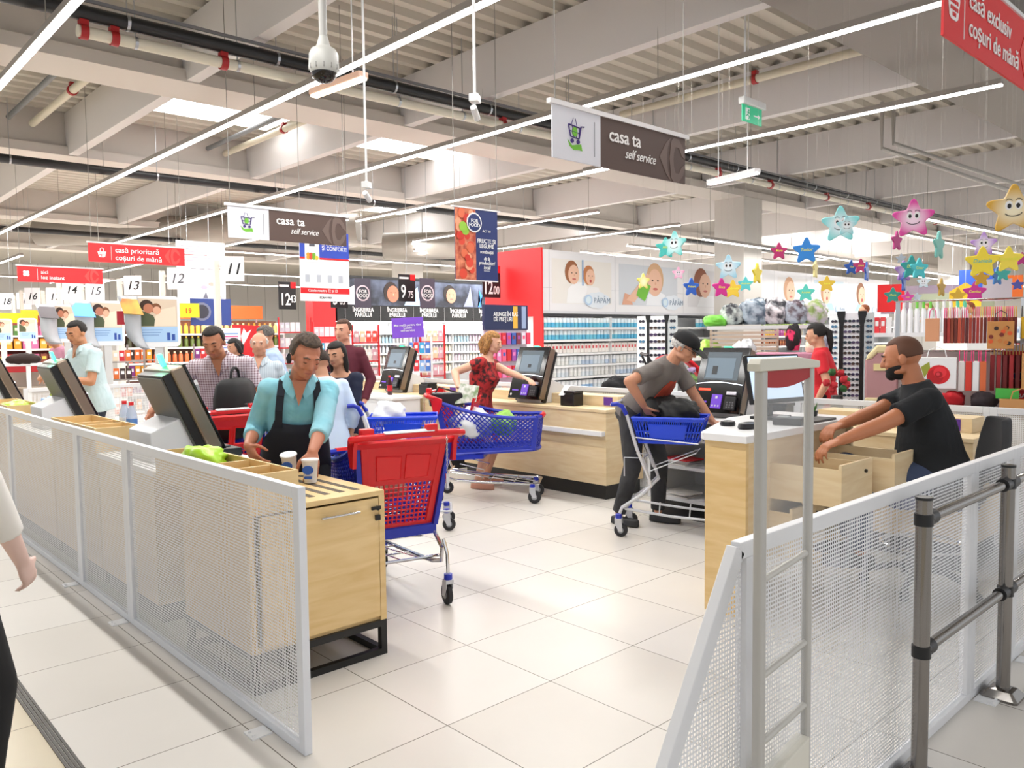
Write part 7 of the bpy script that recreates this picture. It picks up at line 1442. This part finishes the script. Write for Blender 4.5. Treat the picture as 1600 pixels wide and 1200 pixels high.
def stroller(px, d, label, hood, seat, dark='1C1C20', s=1.0, rz=0):
    c0 = PD(px, 600, d); tt = thing('stroller', label, 'stroller', (c0.x, c0.y, 0), math.atan2(c0.y, c0.x)-PI/2+rz); tt.scale = (s,)*3
    h_ = MB(); h_.loft([[Vector((-.22+.02*i, 0, 0))+Vector((.20*math.sin(b), y, .78+.34*math.cos(b))) for y in (-.2, .2)]+[Vector((-.22+.02*i, 0, 0))+Vector((.18*math.sin(b), y, .78+.31*math.cos(b))) for y in (.2, -.2)] for i, b in enumerate([-.5+.22*j for j in range(9)])]); h_.build('hood', noisy_mat(hood, hood, 4), tt, smooth=2)
    MB().box(-.25, -.2, .62, .2, .2, .70).build('seat', mat(seat, .8), tt, bevel=.03); MB().box(-.3, -.19, .66, -.22, .19, 1.05).build('seat_back', mat(seat, .8), tt, bevel=.03)
    q = MB()
    for y in (-.22, .22): q.tube([(-.45, y, 1.12), (-.3, y, .8), (.35, y, .2)], .012, 6).tube([(.0, y, .6), (-.35, y, .15)], .012, 6)
    q.tube([(-.45, -.22, 1.12), (-.48, 0, 1.14), (-.45, .22, 1.12)], .016, 6); q.build('frame', mat(dark, .5), tt)
    for x, y in ((.35, -.22), (.35, .22), (-.35, -.22), (-.35, .22)): MB().lathe([(.05, -.015), (.13, -.015), (.13, .015), (.05, .015)], (x, y, .13), 16, ax=(0, 1, 0)).build('wheel', mat(dark, .6), tt)
    q = MB(); q.ell((-.05, .0, .45), (.22, .18, .1), 14, 8); q.build('basket', mat(dark, .9), tt, smooth=True)
stroller(985, 9.6, 'beige hooded stroller with pale blue seat left of the grey shirted man', 'A89684', '8FA8CC', s=1.05, rz=2.8); stroller(1078, 10.2, 'red hooded pram behind the man with the black cap', 'D81A28', '2A2A2E', s=1.28, rz=.2)
o = crumple('dark_bag', 'black fabric bag beside the beige hooded stroller', (*PD(962, 590, 9.3).xy, .98), (.16, .14, .13), mat('17171A', .9), 95, 'bag')
for px, c, lab in ((1080, ('6A8A4A', 'A890B8'), 'small green and lilac artificial plant on the barrier rail by the lit kiosk'), (1308, ('B8202A', '2A5A2A'), 'red artificial flowers above the barrier left of the sunglasses stand')):
    c0 = PD(px, 600, 8.2 if px > 1200 else 9.0); t = thing('flower_bunch', lab, 'flowers', (c0.x, c0.y, 0), 0); rnd = random.Random(px); MB().cyl((0, 0, 0), (0, 0, 1.05), .06, n=10).build('stand', mat('3A3A3A', .5), t)
    for k in range(14): v = Vector((rnd.uniform(-.12, .12), rnd.uniform(-.1, .1), 1.1+rnd.uniform(0, .2))); MB().ell(v, (.04, .04, .035), 8, 6, fn=lambda p, v_: v_*(1+.2*math.sin(8*p.x+6*p.z))).build('blossom' if k % 3 else 'leaf', mat(c[0] if k % 3 else c[1], .7), t, smooth=True)
# travel cot packed upright
c0 = PD(1378, 585, 8.2); t = thing('travel_cot', 'folded dusty pink and cream travel cot between the sunglasses and the cashier', 'travel cot', (c0.x, c0.y, .0), math.atan2(c0.y, c0.x)-PI/2)
MB().prism([(-.16, .9), (.15, .9), (.15, 1.42), (.10, 1.45), (.06, 1.50), (-.04, 1.50), (-.1, 1.42), (-.16, 1.42)], (0, 0, 0), th=.15).build('cot_cover', mat('B88A8C', .8), t, bevel=.02); MB().prism([(-.16, 1.40), (-.1, 1.42), (-.04, 1.48), (.06, 1.48), (.1, 1.43), (.15, 1.42), (.13, 1.50), (.07, 1.56), (-.05, 1.56), (-.13, 1.47)], (0, -.01, 0), th=.12).build('padded_edge', mat('E0CFA0', .8), t, bevel=.02); MB().box(-.08, -.008, 1.30, .08, 0, 1.37).build('name_patch', mat('E6D49A', .8), t); MB().box(-.16, -.02, .86, .15, .15, 1.02).build('lower_edge', mat('E0CFA0', .8), t, bevel=.02); MB().box(-.13, .02, 0, .12, .12, .88).build('carton', mat('C8B090', .8), t)
# white shelf with bottles and coloured packs, far right
c0, a = table(1430, 10.0, 1.9, .8, 1.68, 'white shelf of tall white bottles left of the gift bags', 'F2F2F4')
for r_ in range(3):
    for k in range(11): product('bottle', 'F2F2F4', ['F0F0F0', '7AD04A', 'F0F0F0', '5AC8A0'][(k // 3) % 4], 'white_bottle', 'tall white bottle on the white shelf left of the gift bags', 'bottle', 'tall white bottles', onto(c0, a, -.22+.075*k, .1+.12*r_, 1.68), a, h=.36+.02*r_, r=.032)
for k in range(8): product('box', ['7AC83A', '9ACC3A', 'A88AC8', 'B89AD0', '8A5A4A', 'D8303A', 'E0484A', 'F0F0F0'][k], 'F0F0F0', 'coloured_pack', ['green', 'lime green', 'lilac', 'pale lilac', 'brown', 'red', 'light red', 'white'][k]+' upright pack on the white shelf above the travel cot', 'pack', 'coloured packs on the white shelf', onto(c0, a, -.80+.07*k, .12, 1.68), a, h=.2, w_=.062, d=.08)
def doll(loc, label, c, k=.5):
    tt = thing('doll', label, 'doll', (loc[0], loc[1], 1.68), -2.2, 'dolls on the shelves'); tt.scale = (1.35,)*3; MB().lathe([(.05, 0), (.055, .1), (.03, .17), (.001, .18)], n=12).build('dress', mat(c, .7), tt, smooth=True); MB().ell((0, 0, .22), (.045, .045, .05), 12, 8).build('head', mat('E0A888', .6), tt, smooth=True); MB().ell((0, .012, .235), (.048, .045, .045), 12, 8).build('hair', mat('8A4A2A', .8), tt, smooth=True)
    for s in (-1, 1): MB().tube([(s*.03, 0, .15), (s*.07, -.02, .10)], .013, 6).build('arm', mat('E0A888', .6), tt)
doll(onto(c0, a, -.62, .30, 1.88-.2), 'doll in a dark top above the coloured packs', '24242C'); doll(onto(c0, a, .12, .5, 2.02), 'doll above the tall white bottles', 'C8E0C8'); doll(onto(c0, a, .58, .4, 1.98), 'doll in white near the gift bags', 'E8E8EC')
# gift bags
def gift_bag(loc, rz, w_, h, c, label, handle='C8A050', group=None, d=.09, deco=None):
    tt = thing('gift_bag', label, 'gift bag', loc, rz, group); q = MB(); q.box(-w_/2, 0, 0, w_/2, d, h); b = q.build('bag_body', mat(c, .5), tt, bevel=.003)
    for y in (.005, d-.005): MB().tube([(-w_*.25, y, h), (-w_*.2, y, h+.07), (0, y, h+.10), (w_*.2, y, h+.07), (w_*.25, y, h)], .0035, 5).build('bag_handle', mat(handle, .6), tt)
    if deco: deco(tt)
    return tt
def rack_frame(px, d, w_, top, label):
    c0 = PD(px, 600, d); a = math.atan2(c0.y, c0.x)-PI/2; tt = thing('hanging_rack', label, 'display rack', (c0.x, c0.y, 0), a, 'gift bag racks')
    MB().box(-w_/2, .25, 0, w_/2, .29, 1.5).build('back_panel', mat('B8A8A4', .6), tt); MB().box(-w_/2, .25, 1.5, -w_/2+.04, .29, top).build('side_post', STEEL, tt); MB().box(w_/2-.04, .25, 1.5, w_/2, .29, top).build('side_post', STEEL, tt); MB().box(-w_/2, 0, .0, w_/2, .4, .12).build('base', BLACK, tt)
    for z in (top-.12, top-.62): MB().cyl((-w_/2, .23, z+.12), (w_/2, .23, z+.12), .01, n=6).build('hang_rail', CHROME, tt)
    return c0, a
c0, a = rack_frame(1530, 7.6, 1.5, 2.0, 'gift bag rack behind the seated cashier')
RB = ['7A1E1C', 'A8322A', '8A3A20', '6A2418', 'B84A30', '92301E', '5E1A16', 'A43A28']
for k in range(20): gift_bag(onto(c0, a, -.28+.03*k, .02, 1.58), a+PI/2, .20, .24, RB[k % 8], 'dark red gift bag packed tight in the upper row behind the cashier', ['E82A7A', 'D8A03A', 'C8283A'][k % 3], 'dark red gift bags in the upper row', d=.026)
def flowers_d(tt):
    rnd = random.Random(5)
    for k in range(11): x = rnd.uniform(-.08, .08); z = rnd.uniform(.03, .2); MB().prism(ellp(x, z, .019, .019, 10), (0, -.002-.0005*k, 0), th=.001).build('printed_flower', mat(['E05A2A', '3A2420', 'C8783A', '7A2A1E'][k % 4], .6), tt)
gift_bag(onto(c0, a, .16, -.22, 1.53), a, .21, .25, 'C88A4A', 'orange brown gift bag printed with flowers on the upper row', '4A2034', 'single gift bags', deco=flowers_d); gift_bag(onto(c0, a, -.40, -.1, 1.60), a, .12, .22, 'D89A72', 'salmon gift bag at the left of the upper row', 'E86A9A', 'single gift bags')
for k in range(5): gift_bag(onto(c0, a, .36+.05*k, .02, 1.62), a+PI/2, .16, .20, ['E8B81E', 'F0C82A', 'D87A1E', 'E8A01E', 'C86A1A'][k], ['yellow gift bag', 'bright yellow gift bag', 'orange gift bag', 'amber gift bag', 'dark orange gift bag'][k]+' at the right of the upper row', '3A3A3A', 'yellow and orange gift bags', d=.035)
crumple('black_tassels', 'black fluffy bundle hanging at the right of the upper row', onto(c0, a, .60, -.12, 1.58), (.10, .08, .16), mat('121012', .95), 101, 'bundle')
def rose_d(tt):
    for k, (x, z, r_, c) in enumerate(((.02, .13, .095, 'D81A24'), (-.01, .11, .07, 'B8121C'), (.03, .15, .055, 'E8303A'), (.02, .13, .032, 'A80E18'), (.015, .135, .016, 'E0404A'))): MB().prism(ellp(x, z, r_, r_*.95, 16), (0, -.002-.001*k, 0), th=.001).build('printed_rose', mat(c, .6), tt)
    MB().prism([(-.13, .2), (-.06, .25), (-.05, .18), (-.1, .1)], (0, -.0015, 0), th=.001).build('printed_leaf', mat('9AA03A', .6), tt)
gift_bag(onto(c0, a, -.35, -.30, 1.16), a, .33, .29, 'F4F4F4', 'white gift bag printed with a big red rose behind the cashier', 'F0F0F0', 'single gift bags', deco=rose_d)
for k in range(4): gift_bag(onto(c0, a, -.12+.058*k, -.14, 1.14), a+PI/2, .26, .27, ['E8E0DC', 'D83A2A', 'F0F0F0', 'D86A3A'][k], ['cream', 'red orange', 'white', 'terracotta'][k]+' gift bag stacked behind the rose bag', 'E82A7A', 'gift bags behind the rose bag', d=.05)
for k in range(6): gift_bag(onto(c0, a, .12+.05*k, -.03, 1.14), a+PI/2, .2, .33, ['8A1A20', 'A8242A', '7A1A1E', 'B02A2E', '6E161A', '98222A'][k], 'deep red gift bag in the middle row between the rose and the hearts', 'C8A050', 'deep red gift bags in the middle row', d=.035)
def hearts_d(tt):
    for x, z, s in ((.03, .2, .03), (-.05, .24, .015), (-.02, .21, .012), (.0, .09, .012), (-.06, .2, .012)): MB().prism([(x, z-s), (x+s, z+s*.2), (x+s*.6, z+s*.8), (x, z+s*.4), (x-s*.6, z+s*.8), (x-s, z+s*.2)], (0, -.002, 0), th=.001).build('printed_heart', mat('B8452E', .6), tt)
    MB().tube([(-.06, -.002, .05), (-.06, -.002, .11), (0, -.002, .14), (.06, -.002, .11), (.06, -.002, .05), (-.06, -.002, .05)], .003, 4).build('printed_drawing', mat('8A4A2A', .6), tt)
gift_bag(onto(c0, a, .44, -.26, 1.17), a, .22, .32, 'C8935A', 'kraft gift bag printed with hearts at the right', '8A6A3A', 'single gift bags', deco=hearts_d)
o = MB().box(-.09, 0, 0, .09, .08, .09).build('green_box', mat('4AB84A', .5), loc=onto(c0, a, .22, -.30, 1.08)); o.rotation_euler = (0, 0, a); tag(o, 'green box below the deep red gift bags', 'box')
tb = thing('sale_bin', 'bin shelf of scarves and boxes below the gift bags', 'shelf', onto(c0, a, 0, -.45, 0), a); MB().box(-.75, 0, .9, .75, .42, .96).build('shelf_board', mat('A89A90', .6), tb); MB().box(-.75, 0, 0, .75, .03, .9).build('front_panel', mat('C8C4C0', .5), tb)
crumple('scarf', 'blue scarf heap in the bin below the rose bag', onto(c0, a, -.42, -.25, .99), (.16, .1, .07), mat('2A3AB0', .9), 111, 'scarf'); crumple('scarf', 'red scarf heap beside the blue one', onto(c0, a, -.22, -.25, .99), (.16, .1, .08), mat('B81A24', .9), 112, 'scarf'); crumple('scarf', 'dark scarf heap in the middle of the bin', onto(c0, a, .04, -.25, .99), (.14, .1, .08), mat('2A2024', .9), 113, 'scarf')
gift_bag(onto(c0, a, .33, -.42, .96), a, .34, .12, 'C89058', 'low kraft box with a red sun print below the green box', 'C89058', 'single gift bags', deco=lambda tt: MB().prism(ellp(.07, .03, .04, .03), (0, -.002, 0), th=.001).build('printed_sun', mat('C83A2A', .6), tt))
c3 = PD(1612, 600, 7.4); t = thing('promo_display', 'red promotional panel with white lettering at the right picture edge', 'display', (c3.x, c3.y, 0), math.atan2(c3.y, c3.x)-PI/2); MB().box(-.24, 0, 0, .4, .08, 1.50).build('panel', mat('C8141C', .4), t); MB().prism(ellp(-.10, 1.27, .06, .04), (0, -.003, 0), th=.002).build('logo_ring', mat('E8E8F0', .5), t); MB().prism(ellp(-.10, 1.27, .05, .032), (0, -.005, 0), th=.002).build('logo_disc', mat('2A4AA0', .5), t); text('lettering', 'BĂRBAȚI', .055, mat('F0D8D8', .5), t, (-.21, -.003, 1.07), bold=.02)
t = thing('white_display', 'white display block above the red promotional panel', 'display', (c3.x, c3.y, 0), math.atan2(c3.y, c3.x)-PI/2); MB().box(-.22, .1, 1.5, .4, .3, 1.56).build('shelf_board', WHITE, t); MB().box(-.1, .12, 1.56, .4, .28, 2.0).build('block', mat('D8E0EA', .5), t); MB().box(-.22, .1, 0, .4, .3, 1.5).build('support', mat('D0D0D4', .5), t)
# far signs: red panel, yellow house, blue board, orange board
for (px, py, d, w_, h, c, lab, nm) in [(1392, 466, 18, .55, .62, 'D8141A', 'red panel behind the dark green star', 'notice_board'), (1508, 462, 20, .7, .55, 'F0C01E', 'yellow house shaped board behind the magenta star', 'house_board'), (1528, 442, 24, 1.0, .8, '1E4AA8', 'blue board high at the right behind the yellow stars', 'notice_board'), (1558, 453, 22, .7, .6, 'A8A0A8', 'grey printed board at the far right', 'notice_board'), (1585, 447, 22, .4, .6, 'E8701E', 'orange board at the far right edge', 'notice_board'), (1440, 468, 26, 2.4, .9, '7A6A78', 'dull mauve wall banner behind the small stars', 'wall_banner'), (1487, 476, 24, 2.2, .7, '8A9078', 'olive grey banner right of the mauve one', 'wall_banner')]:
    c0 = PD(px, py, d); a = math.atan2(c0.y, c0.x)-PI/2; tt = thing(nm, lab, 'board', c0, a, 'boards at the back right'); P_ = [(-w_/2, -h/2), (w_/2, -h/2), (w_/2, h/2), (-w_/2, h/2)] if nm != 'house_board' else [(-w_/2, -h/2), (w_/2, -h/2), (w_/2, h*.2), (0, h*.6), (-w_/2, h*.2)]
    MB().prism(P_, (0, 0, 0), th=.03).build('panel', mat(c, .5), tt); MB().cyl((0, -.01, h*.45), (0, -.01, ZR+.03-c0.z), .006, n=5).build('hanging_wire', STEEL, tt)
# further shelf runs to fill the aisles at the right
for k, (x0, x1, y, lab) in enumerate(((19.5, 27, 5.6, 'shelf run of cosmetics behind the tall white bottles'), (16.5, 22, 2.6, 'shelf run behind the gift bag rack'), (24, 34, 15.5, 'far shelf run of household goods'), (19, 25, 22, 'far shelf run right of the hair care shelves'))):
    gondola_x(x0, x1, y, [.3, .7, 1.1, 1.5], lab, top=2.0, back='E4E0E2')
    for j, z in enumerate((1.5, 1.1)): row('box', [('D8D0DC', 'A87AB8'), ('E8E4E0', 'D86A7A'), ('C8D4E0', '5A7AA8'), ('D8303A', 'F0E0E0')], 'shelf_pack', 'pale pack on the '+lab, 'pack', 'packs on the '+lab, x0+.1, x1-.1, y+.12, z, .30, seed=120+k*3+j, run=2, h=.28, w_=.2)
# flyer stand and a cola bottle by the furthest right counter
bottle('cola_bottle', 'dark cola bottle on the white counter behind the blue basket trolley', (6.05, 8.9, .93), mat('3A1218', .2), mat('C8202A', .4), .26, .035, 'bottle', None, mat('B81A28', .4))
t = thing('checkout_counter', 'white side counter in front of the furthest self checkout', 'counter', (5.75, 8.4, 0), 0, 'kiosk counters'); MB().box(0, 0, .9, .46, 1.6, .93).build('worktop', WHITE, t); MB().box(.02, .02, 0, .44, 1.58, .9).build('body', mat('E8E8EA', .5), t)
